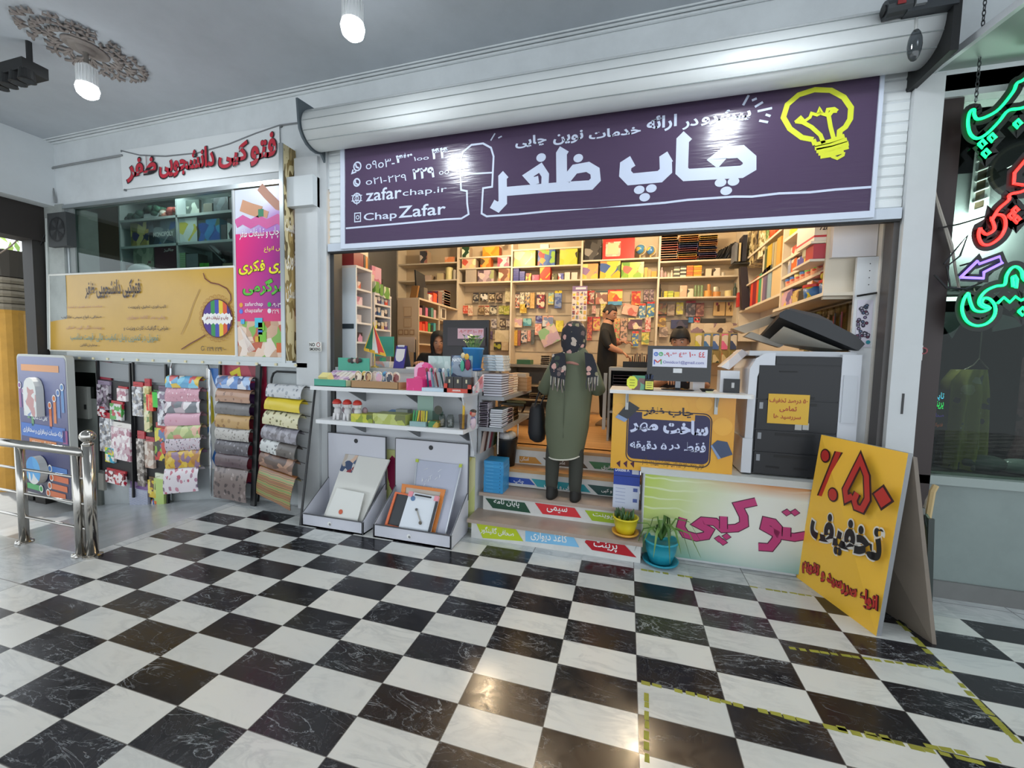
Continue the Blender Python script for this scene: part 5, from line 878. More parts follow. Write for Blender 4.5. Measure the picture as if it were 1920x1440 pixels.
for k in range(7):
    m = MB(); y = .50+.07*k; m.obox((-1.36, y, .83), (.004, .02, 0), (0, .02, .0), (0, .05, .1), M(['#b8a8a0', '#5a3a34', '#c8c8c8', '#8a3a48', '#6a6a60', '#3f6a3a', '#a8a090'][k])); solo(m, 'leaning_book', ['cream', 'brown', 'white', 'crimson', 'grey', 'green', 'beige'][k]+' thin book leaning below the lower side shelf', 'book', 'thin books leaning under the side shelf')
# papers on the counter corner
for k in range(6): m = MB(); jx = R.uniform(-.012, .012); m.box(-1.45+jx, -1.25+jx, .72, .95, 1.471+.026*k, 1.494+.026*k, PR('#b8c4cc #c8d2d8 #a0b0ba #d8dfe2', 20, .3)); solo(m, 'paper_ream', 'pale blue wrapped paper bundle on the counter corner, '+pos(k, 6)+' of its pile', 'paper bundle', 'paper bundles on the counter corner')
# ================================================================ RIGHT COUNTER, TV, BOARDS
BX = lambda X, Y: (1120+X/4, 560+Y/4)
t = thing('service_desk', 'service desk with a yellow stamp advertisement front and white top', 'desk', (.27, .6, .7)); yb = .455
c = [at(*BX(98, 1282), y=yb), at(*BX(1018, 1358), y=yb), at(*BX(1030, 752), y=yb), at(*BX(118, 712), y=yb)]; x0, x1, z0, z1 = (c[0].x+c[3].x)/2, (c[1].x+c[2].x)/2, .70, 1.335
m = MB(); OR = GRAD([(0, '#d9a02e'), (.5, '#e2ab38'), (1, '#d8942e')], (x0, yb, z0), (x1, yb, z1), .25); m.box(x0, x1, yb, yb+.02, z0, z1, OR); y = yb-.002; NAVY = M('#211d4a', .3)
for k, (X, Y, r) in enumerate(((160, 830, .05), (620, 800, .06), (800, 790, .06), (940, 960, .07), (580, 1290, .055), (420, 1290, .05))): m.disc(at(*BX(X, Y), y=yb-.0004-.0002*k), (0, -1, 0), r, M('#e3a83e', .3), 24)
def rr(X0, Y0, X1, Y1, r, off=0): 
    a, b = at(*BX(X0, Y1), y=y), at(*BX(X1, Y0), y=y); r = r; o = []
    for cx, cz, a0 in ((a.x+r, a.z+r, 180), (b.x-r, a.z+r, 270), (b.x-r, b.z-r, 0), (a.x+r, b.z-r, 90)): o += arc((cx, y-off, cz), r, a0, a0+90, 5)
    return o
m.poly(rr(222, 880, 852, 1195, .05), NAVY); m.stroke(rr(213, 868, 862, 1215, .06, .001), .008, M('#2a2238'), True)
m.poly(rr(335, 850, 735, 900, .01, .0003), OR)
WT = M('#c9d0ea', .4)
for s, a, col, b in (('چاپ ظفر', (345, 888, 722, 822), '#2a2430', .03), ('مهر', (243, 1002, 458, 935), '#c9d0ea', .05), ('ساخت', (492, 1010, 836, 922), '#c9d0ea', .05), ('دقیقه', (243, 1132, 448, 1072), '#c9d0ea', .03), ('۵', (475, 1130, 522, 1085), '#c9d0ea', .03), ('در', (535, 1138, 620, 1090), '#c9d0ea', .03), ('فقط', (650, 1145, 815, 1080), '#c9d0ea', .03), ('طراحی و ساخت انواع مهر ژلاتینی، اتوماتیک، لیزری و چند رنگ و ...', (320, 1252, 800, 1222), '#4a3418', .01)): ftext(m, s, y-.002, *BX(a[0], a[1]), *BX(a[2], a[3]), M(col, .4), b)
for X in (158, 210, 262): q = [at(*BX(X-16, 1228+X*.03), y=y), at(*BX(X+15, 1208+X*.03), y=y), at(*BX(X+12, 1262+X*.03), y=y)]; m.poly(q, M('#4a1a30'))
for P, cs in (([(135, 890), (205, 925), (318, 820), (240, 770)], '#23272c'), ([(850, 1105), (905, 1205), (1015, 1170), (975, 1075), (900, 1062)], '#3a4a68')):
    m.poly([at(*BX(*p), y=y-.003) for p in P], M(cs, .3)); q = [at(*BX(*p), y=y-.004) for p in P]; m.poly([q[0], q[1], q[1]*.8+q[2]*.2, q[0]*.8+q[-1]*.2], M('#7f95b8', .3))
part(m, 'advert_panel', t)
m = MB(); m.box(x0, x0+.02, yb+.02, .86, .74, 1.33, M('#d9a02e', .35)); part(m, 'side_panel', t)
m = MB(); TW = M('#dcdcda', .3); pts = [V3((-.24, .38, 1.335)), V3((.76, .38, 1.335))]+[V3((.76+.06*math.sin(a), .44-.06*math.cos(a), 1.335)) for a in (.5, 1.0, 1.5)]+[V3((.84, .90, 1.335)), V3((-.24, .90, 1.335))]; m.prism(pts, (0, 0, .028), TW); part(m, 'top', t)
for X in (222, 890): p = at(*BX(X, 780), y=.45); m = MB(); m.box(p.x-.012, p.x+.012, .436, .452, 1.20, 1.335, M('#b0b2b0', .4, .4)); m.prism([V3((p.x, .44, 1.334)), V3((p.x, .385, 1.334)), V3((p.x, .44, 1.25))], (.01, 0, 0), M('#b0b2b0', .4, .4)); part(m, 'bracket', t)
TZ = 1.3635
t = thing('television', 'black television with a white contact notice on its back, on the desk', 'television', (.29, .66, TZ)); yt = .62; c = [at(1215, 713, y=yt), at(1332, 717, y=yt), at(1332, 646, y=yt), at(1212, 648, y=yt)]; x0, x1, z0, z1 = (c[0].x+c[3].x)/2, c[1].x, c[0].z, c[3].z; GB = M('#101114', .12)
m = MB(); m.box(x0, x1, yt, yt+.05, z0, z1, GB); part(m, 'casing', t); m = MB(); m.box(x0+.012, x1-.012, yt-.003, yt, z0+.03, z1-.012, M('#0b0b0d', .08)); part(m, 'screen', t)
a, b = at(1223, 687, y=yt-.004), at(1327, 656, y=yt-.004); m = MB(); m.box(a.x, b.x, yt-.006, yt-.004, a.z, b.z, M('#d4d6e6', .5)); yy = yt-.007
zoomB = lambda X, Y: (1220+X/9.6, 540+Y/9.6)
for s, q in (('۰۹۰۳', (240, 1238, 470, 1150)), ('٤۳', (510, 1245, 650, 1150)), ('۱۰۰', (690, 1245, 815, 1150)), ('٤٤', (865, 1252, 985, 1150))): ftext(m, s, yy, *zoomB(q[0], q[1]), *zoomB(q[2], q[3]), M('#c8505a'), .02)
ftext(m, 'Omidco1@gmail.com', yy, *zoomB(220, 1372), *zoomB(960, 1320), M('#6a6aa8'), .01)
for X, col in ((98, '#3a6ac0'), (185, '#4fb060')): p = at(*zoomB(X, 1188), y=yy); m.stroke(arc(p, .014, 0, 340, 14), .007, M(col), True); m.stroke([p+V3((-.006, -.001, 0)), p+V3((.004, -.001, .006)), p+V3((.002, -.001, -.007))], .004, M(col))
for q, col in ((((65, 1375), (68, 1290)), '#4a6ac8'), (((68, 1290), (125, 1340)), '#c83a3a'), (((125, 1340), (188, 1285)), '#d85a3a'), (((188, 1285), (188, 1370)), '#4fa85a')): fstroke(m, yy, [zoomB(*p) for p in q], .009, M(col))
part(m, 'contact_notice', t)
m = MB(); a, b = at(1262, 699, y=yt-.004), at(1279, 691, y=yt-.004); m.box(a.x, b.x, yt-.005, yt-.003, a.z, b.z, M('#d0d2d4')); part(m, 'paper_label', t)
xc = at(1271, 725, y=yt).x; m = MB(); m.box(xc-.02, xc+.02, yt+.01, yt+.04, TZ+.015, z0+.02, M('#6a6c70', .15, .6)); m.lathe([(.13, TZ), (.13, TZ+.008), (.05, TZ+.02)], (xc, yt+.02, 0), GB, 24, 1, .6); part(m, 'stand', t)
t = thing('pen_cup', 'black cup of pens with a yellow note on the desk', 'pen cup', (at(1217, 722, y=.47).x, .47, TZ)); x = at(1217, 722, y=.47).x; m = MB(); m.lathe([(.036, TZ), (.036, TZ+.09), (.033, TZ+.09), (.033, TZ+.01)], (x, .48, 0), DARK, 18); part(m, 'cup_body', t, True); m = MB(); m.box(x-.03, x+.03, .437, .442, TZ+.01, TZ+.075, M('#d8d45a')); 
for i in range(3): m.stroke([(x-.02, .436, TZ+.06-.018*i), (x+.02, .436, TZ+.062-.018*i)], .004, M('#5a5430'))
part(m, 'yellow_note', t)
for i in range(7): m = MB(); a = i*.9; m.tube([(x+.012*math.cos(a), .48+.012*math.sin(a), TZ+.03), (x+.03*math.cos(a), .48+.025*math.sin(a), TZ+.125)], .005, M('#2a3a58', .3), 6); part(m, 'pen', t)
t = thing('flower_card', 'hexagonal yellow and green flower card standing on the desk', 'card', (at(1189, 722, y=.46).x, .46, TZ)); p = at(1185, 722, y=.455); m = MB(); q = at(1200, 706, y=.47); m.box(q.x-.06, q.x+.04, .47, .476, TZ, at(1195, 704, y=.47).z, PR('#5a9a7a #8a4a48 #6aa888 #7a5a58 #4a8a6a', 16)); part(m, 'backing_card', t); m = MB(); m.prism([V3((p.x+.045*math.cos(a), .455, TZ+.06+.055*math.sin(a))) for a in [k*math.pi/4+.39 for k in range(8)]], (0, -.004, 0), M('#d3d83a'), M('#dce04a')); 
for i in range(3): m.stroke([(p.x-.02, .449, TZ+.08-.022*i), (p.x+.02, .449, TZ+.08-.022*i)], .006, M('#8a9030'))
part(m, 'yellow_front', t)
m = MB(); p = at(1325, 727, y=.6); m.lathe([(.035, TZ), (.055, TZ+.02), (.056, TZ+.024), (.03, TZ+.01)], (p.x, .58, 0), DARK, 18); m.box(p.x-.02, p.x+.03, .5, .53, TZ, TZ+.01, M('#c8c8a0')); solo(m, 'small_dish', 'small dark dish on the desk right of the television stand', 'dish')
m = MB(); p = at(1308, 722, y=.7); m.obox((p.x, .72, TZ+.045), (.05, .03, 0), (-.01, .02, 0), (0, 0, .045), M('#d4d4d8')); solo(m, 'white_box', 'white box behind the television stand on the desk', 'box')
# ---------------------------------------------------------------- copier
BK = M('#1c1e22', .38); BK2 = M('#15161a', .42); CWH = M('#c9ccd2', .3)
t = thing('photocopier', 'large black and white photocopier with its lid tilted open', 'photocopier', (1.15, .8, .736)); yc = .53
def cx(u, v=760, y=yc): return at(u, v, y=y).x
def cz(u, v, y=yc): return at(u, v, y=y).z
m = MB(); m.box(.84, 1.46, yc, 1.06, .745, 1.66, BK); part(m, 'body', t)
m = MB(); prof = [(.835, .75), (.835, 1.52)]+[(.99-.155*math.cos(a), 1.52+.155*math.sin(a)) for a in (.3, .6, .9, 1.2, 1.5)]+[(.93, 1.665), (.90, 1.675)]
pl = [V3((.79, yc-.012, .75)), V3((.845, yc-.012, .75)), V3((.855, yc-.012, 1.50)), V3((.875, yc-.012, 1.56)), V3((.91, yc-.012, 1.585)), V3((.97, yc-.012, 1.59)), V3((.97, yc-.012, 1.685)), V3((.90, yc-.012, 1.68)), V3((.84, yc-.012, 1.64)), V3((.80, yc-.012, 1.56))]; m.prism(pl, (0, .5, 0), CWH); m.box(.775, .845, yc-.03, yc+.4, .75, 1.02, CWH); part(m, 'left_column', t)
m = MB(); x0 = 1.40; m.box(x0, 1.52, yc-.012, 1.06, .745, 1.68, CWH); m.box(x0+.015, x0+.1, yc-.02, yc-.012, 1.18, 1.53, M('#bfc3c9', .3))
for i in range(9): m.box(x0+.02, x0+.08, yc-.015, yc-.0125, 1.49-.012*i, 1.495-.012*i, M('#7a7e84'))
m.box(x0+.02, x0+.05, yc-.018, yc-.0125, 1.40, 1.42, DARK); part(m, 'right_column', t)
for z0, z1, nm in ((1.60, 1.66, 'top_trim'), (1.335, 1.59, 'front_door'), (1.10, 1.325, 'paper_drawer'), (.93, 1.09, 'paper_drawer'), (.755, .92, 'paper_drawer')):
    m = MB(); m.box(.865 if z1 < 1.6 else .975, 1.395, yc-.014, yc, z0, z1, BK2); 
    if nm == 'paper_drawer': m.box(.88, .905, yc-.017, yc-.014, z1-.07, z1-.02, M('#8a8e94', .3)); m.box(1.0, 1.26, yc-.016, yc-.014, z1-.035, z1-.015, M('#08090a', .5))
    if z0 < .8: [m.box(a, a+.09, yc-.016, yc-.014, .80, .815, M('#0a0a0c')) for a in (.95, 1.14)]
    if nm == 'front_door': m.box(1.0, 1.12, yc-.016, yc-.014, 1.54, 1.55, M('#060607')); m.box(.98, 1.24, yc-.018, yc-.014, 1.34, 1.36, M('#0c0d0f'))
    part(m, nm, t)
m = MB(); m.box(.80, 1.5, yc+.02, 1.06, 1.662, 1.70, M('#b9bcc0', .35)); m.box(.9, 1.42, yc+.06, 1.0, 1.70, 1.702, M('#3a4248', .08)); part(m, 'scanner_bed', t)
# tilted lid hinged at the right
h, e = V3((1.50, 0, 1.71)), V3((.98, 0, 1.955)); d = e-h; up = V3((-d.z, 0, d.x)).normalized(); up = up if up.z > 0 else -up; m = MB(); ya, yb2 = yc+.0, 1.04
def lidp(s, q, k): return h+d*s+up*k+V3((0, q, -.3*s*max(0, q-ya)))
sec = [(0, .0), (1.0, .0), (1.02, .03), (.97, .075), (.60, .10), (.5, .11), (.1, .09), (-.02, .06)]; m.loft([[lidp(s, q_, k) for s, k in sec] for q_ in (ya, yb2)], BK); part(m, 'lid', t)
m = MB(); m.add([lidp(.12, ya+.06, -.022), lidp(.88, ya+.06, -.022), lidp(.88, yb2-.06, -.022), lidp(.12, yb2-.06, -.022)], [(0, 1, 2, 3)], M('#d8d6cc', .5)); part(m, 'platen_cover', t)
m = MB(); m.prism([lidp(s, ya+.06, k) for s, k in ((.35, .1), (.95, .075), (.93, .12), (.6, .15), (.4, .14))], (0, .4, 0), M('#3a3230', .4)); part(m, 'document_feeder', t)
m = MB(); m.prism([V3((.76, .95, 1.90)), V3((1.06, .95, 2.02)), V3((1.2, .95, 2.03)), V3((1.15, .95, 1.98)), V3((.86, .95, 1.86))], (0, .12, 0), M('#b8ab98', .5)); part(m, 'paper_tray', t)
m = MB(); m.prism([V3((.85, .92, 1.83)), V3((1.12, .92, 1.74)), V3((1.16, .92, 1.77)), V3((.9, .92, 1.87))], (0, .08, 0), M('#9c968c', .5)); part(m, 'hinge_arm', t)
m = MB(); a, b = at(1438, 793, y=yc-.02), at(1519, 741, y=yc-.02); m.box(a.x, b.x, yc-.019, yc-.016, a.z, b.z, M('#d3a72c', .4)); y = yc-.0205
for s, q in (('۵۰ درصد تخفیف', (1290, 785, 1580, 752)), ('تمامی', (1365, 850, 1498, 808)), ('سررسید ها', (1320, 905, 1528, 872))): ftext(m, s, y, *BX(q[0], q[1]), *BX(q[2], q[3]), M('#a8402c'), .02)
solo(m, 'yellow_notice', 'yellow paper discount notice taped to the front of the photocopier', 'notice')
m = MB(); a, b = at(1490, 806, y=yc-.018), at(1517, 794, y=yc-.018); m.box(a.x, a.x+.045, yc-.018, yc-.0145, a.z, b.z, M('#a8a8a4')); m.box(a.x+.05, b.x, yc-.018, yc-.0145, a.z+.004, b.z, M('#a8a8a4')); solo(m, 'torn_stickers', 'two torn white sticker scraps below the yellow notice', 'sticker')
t = thing('copier_control_panel', 'pale tilted control panel standing left of the photocopier', 'control panel', (.68, .62, TZ)); m = MB(); x0, x1 = at(1350, 720, y=.6).x, at(1386, 720, y=.6).x; m.box(x0, x1, .6, .72, TZ, at(1370, 695, y=.6).z, M('#cfd1d6', .35)); part(m, 'housing', t); m = MB(); a, b = at(1352, 688, y=.6), at(1404, 660, y=.6); m.prism([a, V3((a.x+.06, .6, a.z-.02)), V3((b.x, .6, b.z-.01)), V3((b.x-.05, .6, b.z+.02))], (0, .16, 0), PR('#c8c0c0 #d8d4d4 #b0a8a8', 8, .4)); part(m, 'tilted_display', t)
m = MB(); a, b = at(1357, 733, y=.57), at(1388, 711, y=.57); m.box(a.x, b.x, .57, .66, TZ, b.z, M('#1e1f22', .4)); m.box(b.x-.06, b.x-.04, .568, .57, TZ+.04, b.z-.03, M('#b8b8b8')); solo(m, 'black_box', 'black box with a pale switch at the right end of the desk', 'box')
# ---------------------------------------------------------------- boards and pots in front
t = thing('copy_board', 'green and yellow copy shop board with pink lettering below the desk', 'board', (.65, .43, 0)); c = [at(1203, 1044, y=.425), at(1205, 889, y=.425)]; x0 = c[0].x; yb = .428; za, zb = .03, .685
def board_art():
    m, t_, b = newmat('board_art'); g = nd(t_, 'ShaderNodeNewGeometry'); sp = nd(t_, 'ShaderNodeSeparateXYZ', {0: g.outputs[0]})
    u = mth(t_, 'DIVIDE', mth(t_, 'SUBTRACT', sp.outputs[0], x0), 1.5); w = mth(t_, 'DIVIDE', sp.outputs[2], .68)
    n = nd(t_, 'ShaderNodeTexNoise', {'Vector': g.outputs[0], 'Scale': 2.2, 'Detail': 3}).outputs[0]
    c1 = mixc(t_, nd(t_, 'ShaderNodeMapRange', {0: mth(t_, 'ADD', u, mth(t_, 'MULTIPLY', n, .5)), 1: .15, 2: .85}).outputs[0], rgb('#a9c12e'), rgb('#dcdcd0'))
    c2 = mixc(t_, nd(t_, 'ShaderNodeMapRange', {0: mth(t_, 'ADD', w, mth(t_, 'MULTIPLY', n, .3)), 1: .12, 2: .65}).outputs[0], rgb('#5f9a94'), c1)
    rd = nd(t_, 'ShaderNodeVectorMath', {0: g.outputs[0]}, operation='DISTANCE'); rd.inputs[1].default_value = (x0+.75, .43, .33)
    c3 = mixc(t_, nd(t_, 'ShaderNodeMapRange', {0: rd.outputs['Value'], 1: .1, 2: .5, 3: .8, 4: 0.0}).outputs[0], c2, rgb('#e2e3dc'))
    c4 = mixc(t_, mth(t_, 'MULTIPLY', nd(t_, 'ShaderNodeMapRange', {0: w, 1: .86, 2: 1.0}).outputs[0], nd(t_, 'ShaderNodeMapRange', {0: u, 1: .2, 2: .6}).outputs[0]), c3, rgb('#c98a52'))
    wv = nd(t_, 'ShaderNodeTexWave', {'Vector': g.outputs[0], 'Scale': 5.0, 'Distortion': 3.0, 'Detail': 1.0}, wave_type='RINGS').outputs[1]
    ln = mth(t_, 'MULTIPLY', mth(t_, 'GREATER_THAN', wv, .93), mth(t_, 'LESS_THAN', rd.outputs['Value'], 2)); ln = mth(t_, 'MULTIPLY', ln, nd(t_, 'ShaderNodeMapRange', {0: rd.outputs['Value'], 1: .35, 2: .6}).outputs[0])
    t_.links.new(mixc(t_, mth(t_, 'MULTIPLY', ln, .4), c4, rgb('#e8ecd8')), b.inputs['Base Color']); b.inputs['Roughness'].default_value = .3; return m
m = MB(); m.box(x0, 1.60, yb, yb+.014, za, zb, board_art()); GX = lambda X, Y: (1180+X*.29167, 840+Y*.29167); OUT, PK2 = M('#54203a', .4), M('#b83a72', .3)
def outl(P, w, dy=0): fstroke(m, yb-.002-dy, [GX(*p) for p in P], w+.014, OUT); fstroke(m, yb-.003-dy, [GX(*p) for p in P], w, PK2)
outl([(345, 450), (330, 505), (360, 555), (430, 575), (495, 565), (515, 530), (475, 508), (440, 490), (470, 468), (550, 475), (600, 520), (690, 515), (738, 490), (735, 440), (700, 370), (815, 345)], .055)
outl([(605, 520), (605, 440)], .05, .001); outl([(830, 635), (905, 640), (945, 590), (960, 520), (925, 480), (880, 470), (870, 510), (960, 560), (1060, 575), (1150, 560)], .055); outl([(1010, 570), (1012, 510)], .05, .001)
for X, Y in ((575, 585), (625, 570), (603, 605), (1012, 415), (1065, 415)): p = at(*GX(X, Y), y=yb-.004); s = .028; m.poly([p+V3((s*1.3, .001, 0)), p+V3((0, .001, s*1.1)), p+V3((-s*1.3, .001, 0)), p+V3((0, .001, -s*1.1))], OUT); s = .022; m.poly([p+V3((s*1.3, 0, 0)), p+V3((0, 0, s*1.1)), p+V3((-s*1.3, 0, 0)), p+V3((0, 0, -s*1.1))], PK2)
part(m, 'printed_panel', t); m = MB(); m.box(x0-.008, 1.6, yb-.004, yb+.018, zb, zb+.008, WHITE); m.box(x0-.008, x0, yb-.004, yb+.018, 0.0, zb, WHITE); part(m, 'edge_strip', t)
# discount A-board
t = thing('discount_board', 'tall yellow discount board leaning at the right with red lettering', 'sign board', at(1492, 1083, z=0)); BL, BR, TL, TR = at(1493, 1082, z=0), at(1643, 1193, z=0), at(1540, 815, z=1.1), at(1703, 850, z=1.095); q = [BL, BR, TR, TL]; U, Wv = BR-BL, TL-BL; n = U.cross(Wv).normalized(); n = -n if n.dot(CAM-BL) < 0 else n
m = MB(); m.prism([p-n*.03 for p in q][::-1], n*.03, M('#8a8c8e', .5, .3), M('#ecb93e', .3)); KX, RX, WX = M('#3a1a1c', .4), M('#b8302c', .35), M('#d8d4cc', .4)
# board coordinates from the photo by the board's own plane
def onb(X, Y, k=.004):
    u, v = 1180+X*.29167, 840+Y*.29167; dd = AF+AR*((u-960)/F)-AU*((v-720)/F); s = (BL-CAM).dot(n)/dd.dot(n); return CAM+dd*s+n*k
def bst(P, w, k=.004, o=True, c1=RX, c2=KX, g=.022):
    if o: m.stroke([onb(*p, k) for p in P], w+g, c2)
    m.stroke([onb(*p, k+.002) for p in P], w, c1)
bst([(1235, 310), (1350, 25)], .03)
for X, Y in ((1263, 50), (1312, 300)): m.disc(onb(X, Y, .004), n, .044, KX, 18, .05); m.disc(onb(X, Y, .006), n, .034, RX, 18, .04)
bst([(1440, 310), (1400, 330), (1392, 270), (1490, 75), (1530, 180), (1535, 330), (1500, 395), (1462, 380), (1450, 335), (1470, 290)], .036)
m.poly([onb(*p) for p in ((1562, 292), (1640, 232), (1708, 345), (1622, 405))], KX); m.poly([onb(*p, .006) for p in ((1578, 296), (1636, 252), (1690, 340), (1626, 385))], RX)
def btx(s, P, c1, c2, bo): 
    o, u_, w_ = onb(*P[0]), onb(*P[1])-onb(*P[0]), onb(*P[2])-onb(*P[0]); g = .04; m.text(s, o-u_*.012-w_*g, u_*1.024, w_*(1+2*g), c2, bo+.045); m.text(s, o+n*.002, u_, w_, c1, bo)
btx('تخفیف', [(1160, 615), (1622, 800), (1178, 390)], M('#1c1a1c', .4), WX, .045)
btx('انواع سررسید و تقویم', [(1115, 800), (1595, 1090), (1122, 690)], RX, KX, .05)
part(m, 'board_face', t)
m = MB(); tl, tr = TL-n*.031, TR-n*.031; bl, br = V3((1.33, .36, 0)), V3((1.50, -.20, 0)); bl, br = BL-n*.0+V3((.30, .04, 0)), BR-n*.0+V3((.28, .02, 0)); m.prism([bl, br, tr-V3((0, 0, .02)), tl-V3((0, 0, .02))], V3((.02, 0, 0)), M('#7f7468', .5, noise=.3)); part(m, 'rear_leaf', t)
t = thing('glass_sheets', 'dark-edged green glass sheets standing behind the discount board', 'glass', (1.68, .1, 0)); m = MB(); p0, p1 = V3((1.70, -.02, .0)), V3((1.82, .30, .0)); d2 = (p1-p0).normalized(); m.prism([p0, p1, p1+V3((-.01, .06, .70)), p0+V3((-.0, .06, .68))], V3((.012, -.004, 0)), M('#5f7a70', .15)); part(m, 'sheet', t); m = MB(); m.prism([p0-d2*.02, p0, p0+V3((0, .06, .68)), p0+V3((0, .06, .68))-d2*.02], V3((.03, 0, 0)), M('#1c2a26', .3)); m.box(1.60, 1.69, -.01, .06, 0, .012, DARK); m.prism([V3((1.62, 0, .012)), V3((1.68, 0, .012)), V3((1.72, .1, .72)), V3((1.66, .1, .72))], V3((.01, .05, 0)), M('#5a5c58', .4, .4)); part(m, 'dark_edge', t)
for i in range(3): m = MB(); p = V3((1.72+.02*i, .12+.06*i, .70)); m.tube([p-V3((.02, .05, .3)), p+V3((.05, .02, .12-.08*i)), p+V3((.07, .03, .16-.08*i))], .016, M(['#b8a070', '#b8b0a0', '#c0a8a0'][i]), 6); solo(m, 'card_roll', ['tan', 'grey', 'pinkish'][i]+' paper roll sticking out behind the discount board', 'paper roll')
# pots
def saucer_pot(x, y, z, r, h, col, scol, name, label):
    t = thing(name, label, 'potted plant', (x, y, z)); P = M(col, .3); m = MB(); m.lathe([(r*.68, z+.02), (r*.9, z+h*.55), (r, z+h*.92), (r*1.05, z+h*.93), (r*1.05, z+h), (r*.95, z+h), (r*.9, z+h*.9)], (x, y, 0), P, 28); part(m, 'pot', t, True)
    m = MB(); m.lathe([(r*.72, z+.002), (r*1.05, z+.02), (r*1.1, z+.035), (r*1.0, z+.035), (r*.7, z+.015)], (x, y, 0), M(scol, .35), 28); part(m, 'saucer', t, True); m = MB(); m.disc((x, y, z+h*.88), (0, 0, 1), r*.93, M('#3a2e24', .9), 20); part(m, 'soil', t); return t
p = at(1172, 1000, z=.178); t = saucer_pot(p.x, .375, .1785, .098, .155, '#d8c62a', '#d8a03a', 'potted_plant', 'small plant in a yellow pot with saucer on the bottom step'); m = MB()
for i in range(17): a = i*2.4; rr_ = .02+.05*R.random(); b = V3((p.x+rr_*math.cos(a), .375+rr_*math.sin(a), .31)); m.tube([b, b+V3((.02*math.cos(a), .02*math.sin(a), .035)), b+V3((.028*math.cos(a), .028*math.sin(a), .05+.04*R.random()))], [.006, .013, .003], M(['#3a5a2c', '#2c4a24', '#4a6a38'][i % 3], .4), 6)
part(m, 'leaves', t, True)
p = at(1238, 1058, z=0); t = saucer_pot(p.x, p.y+.02, 0, .125, .2, '#2596ab', '#1f8aa0', 'potted_plant', 'spiky plant in a turquoise pot on the floor before the copy board'); m = MB(); r = random.Random(5)
for i in range(15):
    a = i*2*math.pi/15+.3*r.random(); L = .2+.13*r.random(); up = .10+.1*r.random(); b = V3((p.x, p.y+.02, .19)); dr = V3((math.cos(a), math.sin(a)*.8, 0)); 
    if dr.y > .3: L *= .35
    w = V3((-dr.y, dr.x, 0)).normalized(); pts = [b, b+dr*L*.35+V3((0, 0, up)), b+dr*L*.7+V3((0, 0, up*.9)), b+dr*L+V3((0, 0, up*.1-.05*(i % 3)))]; ws = [.011, .014, .01, .001]; V = []
    for q_, ww in zip(pts, ws): V += [q_-w*ww, q_+V3((0, 0, -.004)), q_+w*ww]
    m.add(V, [(3*j+k, 3*j+k+1, 3*j+k+4, 3*j+k+3) for j in range(3) for k in (0, 1)], M(['#5a7f3a', '#6c8f48', '#486a30'][i % 3], .4))
part(m, 'leaves', t, True)
# blue paper boxes on the second step, bin, paper carton
for k in range(9): 
    z = .351+.033*k; jx = R.uniform(-.003, .003); m = MB(); m.box(-1.352+jx, -1.165+jx, .505, .70, z, z+.032, M('#2f8ac0' if k != 7 else '#3a94c8', .35, noise=.12)); m.box(-1.20+jx, -1.19+jx, .5035, .505, z+.012, z+.018, M('#1c4a70')); m.stroke([(-1.33+jx, .5035, z+.016), (-1.26+jx, .5035, z+.016)], .003, M('#6ab0d8')); solo(m, 'paper_pack', 'blue paper pack in the stack on the second step, '+pos(k, 9)+' of its stack', 'paper pack', 'blue paper packs on the steps')
p = at(946, 870, z=.535); t = thing('waste_bin', 'black waste bin with a full clear bag beside the steps', 'bin', (-1.24, .84, .536)); m = MB(); m.lathe([(.085, .5365), (.11, .80), (.114, .81), (.106, .81), (.1, .7)], (-1.235, .83, 0), M('#1c1a1a', .4), 24); part(m, 'bin_body', t, True); m = MB(); r = random.Random(2)
for i in range(9): a = i*.7; m.ball((-1.235+.05*math.cos(a), .83+.05*math.sin(a), .82+.02*r.random()), .05, .045, .04, M(['#b8b4ac', '#c8a44a', '#a8a8ac', '#d0ccc8'][i % 4], .25), 10, 6)
part(m, 'bag_contents', t, True)
t = thing('paper_carton', 'tall blue and white copy paper carton on the steps behind the yellow pot', 'carton', (-.08, .6, .18)); a, b = at(1150, 965, y=.50), at(1198, 895, y=.50); x0, x1 = -.185, .028; z0, z1 = .351, .735; m = MB(); BLU = M('#26409a', .35); m.box(x0, x1, .505, .66, z0, z0+.2, M('#c2c8d8', .4)); m.box(x0, x1, .505, .66, z0+.2, z1, BLU); m.box(x0, x1, .503, .505, z1-.11, z1-.105, M('#1c2a66')); m.text('Double A', (x0+.012, .503, z1-.07), (.115, 0, 0), (0, 0, .032), M('#d8dcf0'), .03); m.box(x1-.065, x1-.01, .503, .505, z1-.085, z1-.035, M('#c8ccd8'))
for i in range(5): m.stroke([(x0+.02, .5035, z0+.17-.03*i), (x0+.1, .5035, z0+.168-.03*i)], .004, M('#8a94b8'))
for z in (.15, .06): m.box(x1-.05, x1-.015, .503, .505, z0+z, z0+z+.03, M('#4a5a98'))
part(m, 'carton_body', t); m = MB(); m.box(x0, x1, .5, .655, z1, z1+.012, M('#2a2c34')); part(m, 'lid_flap', t)
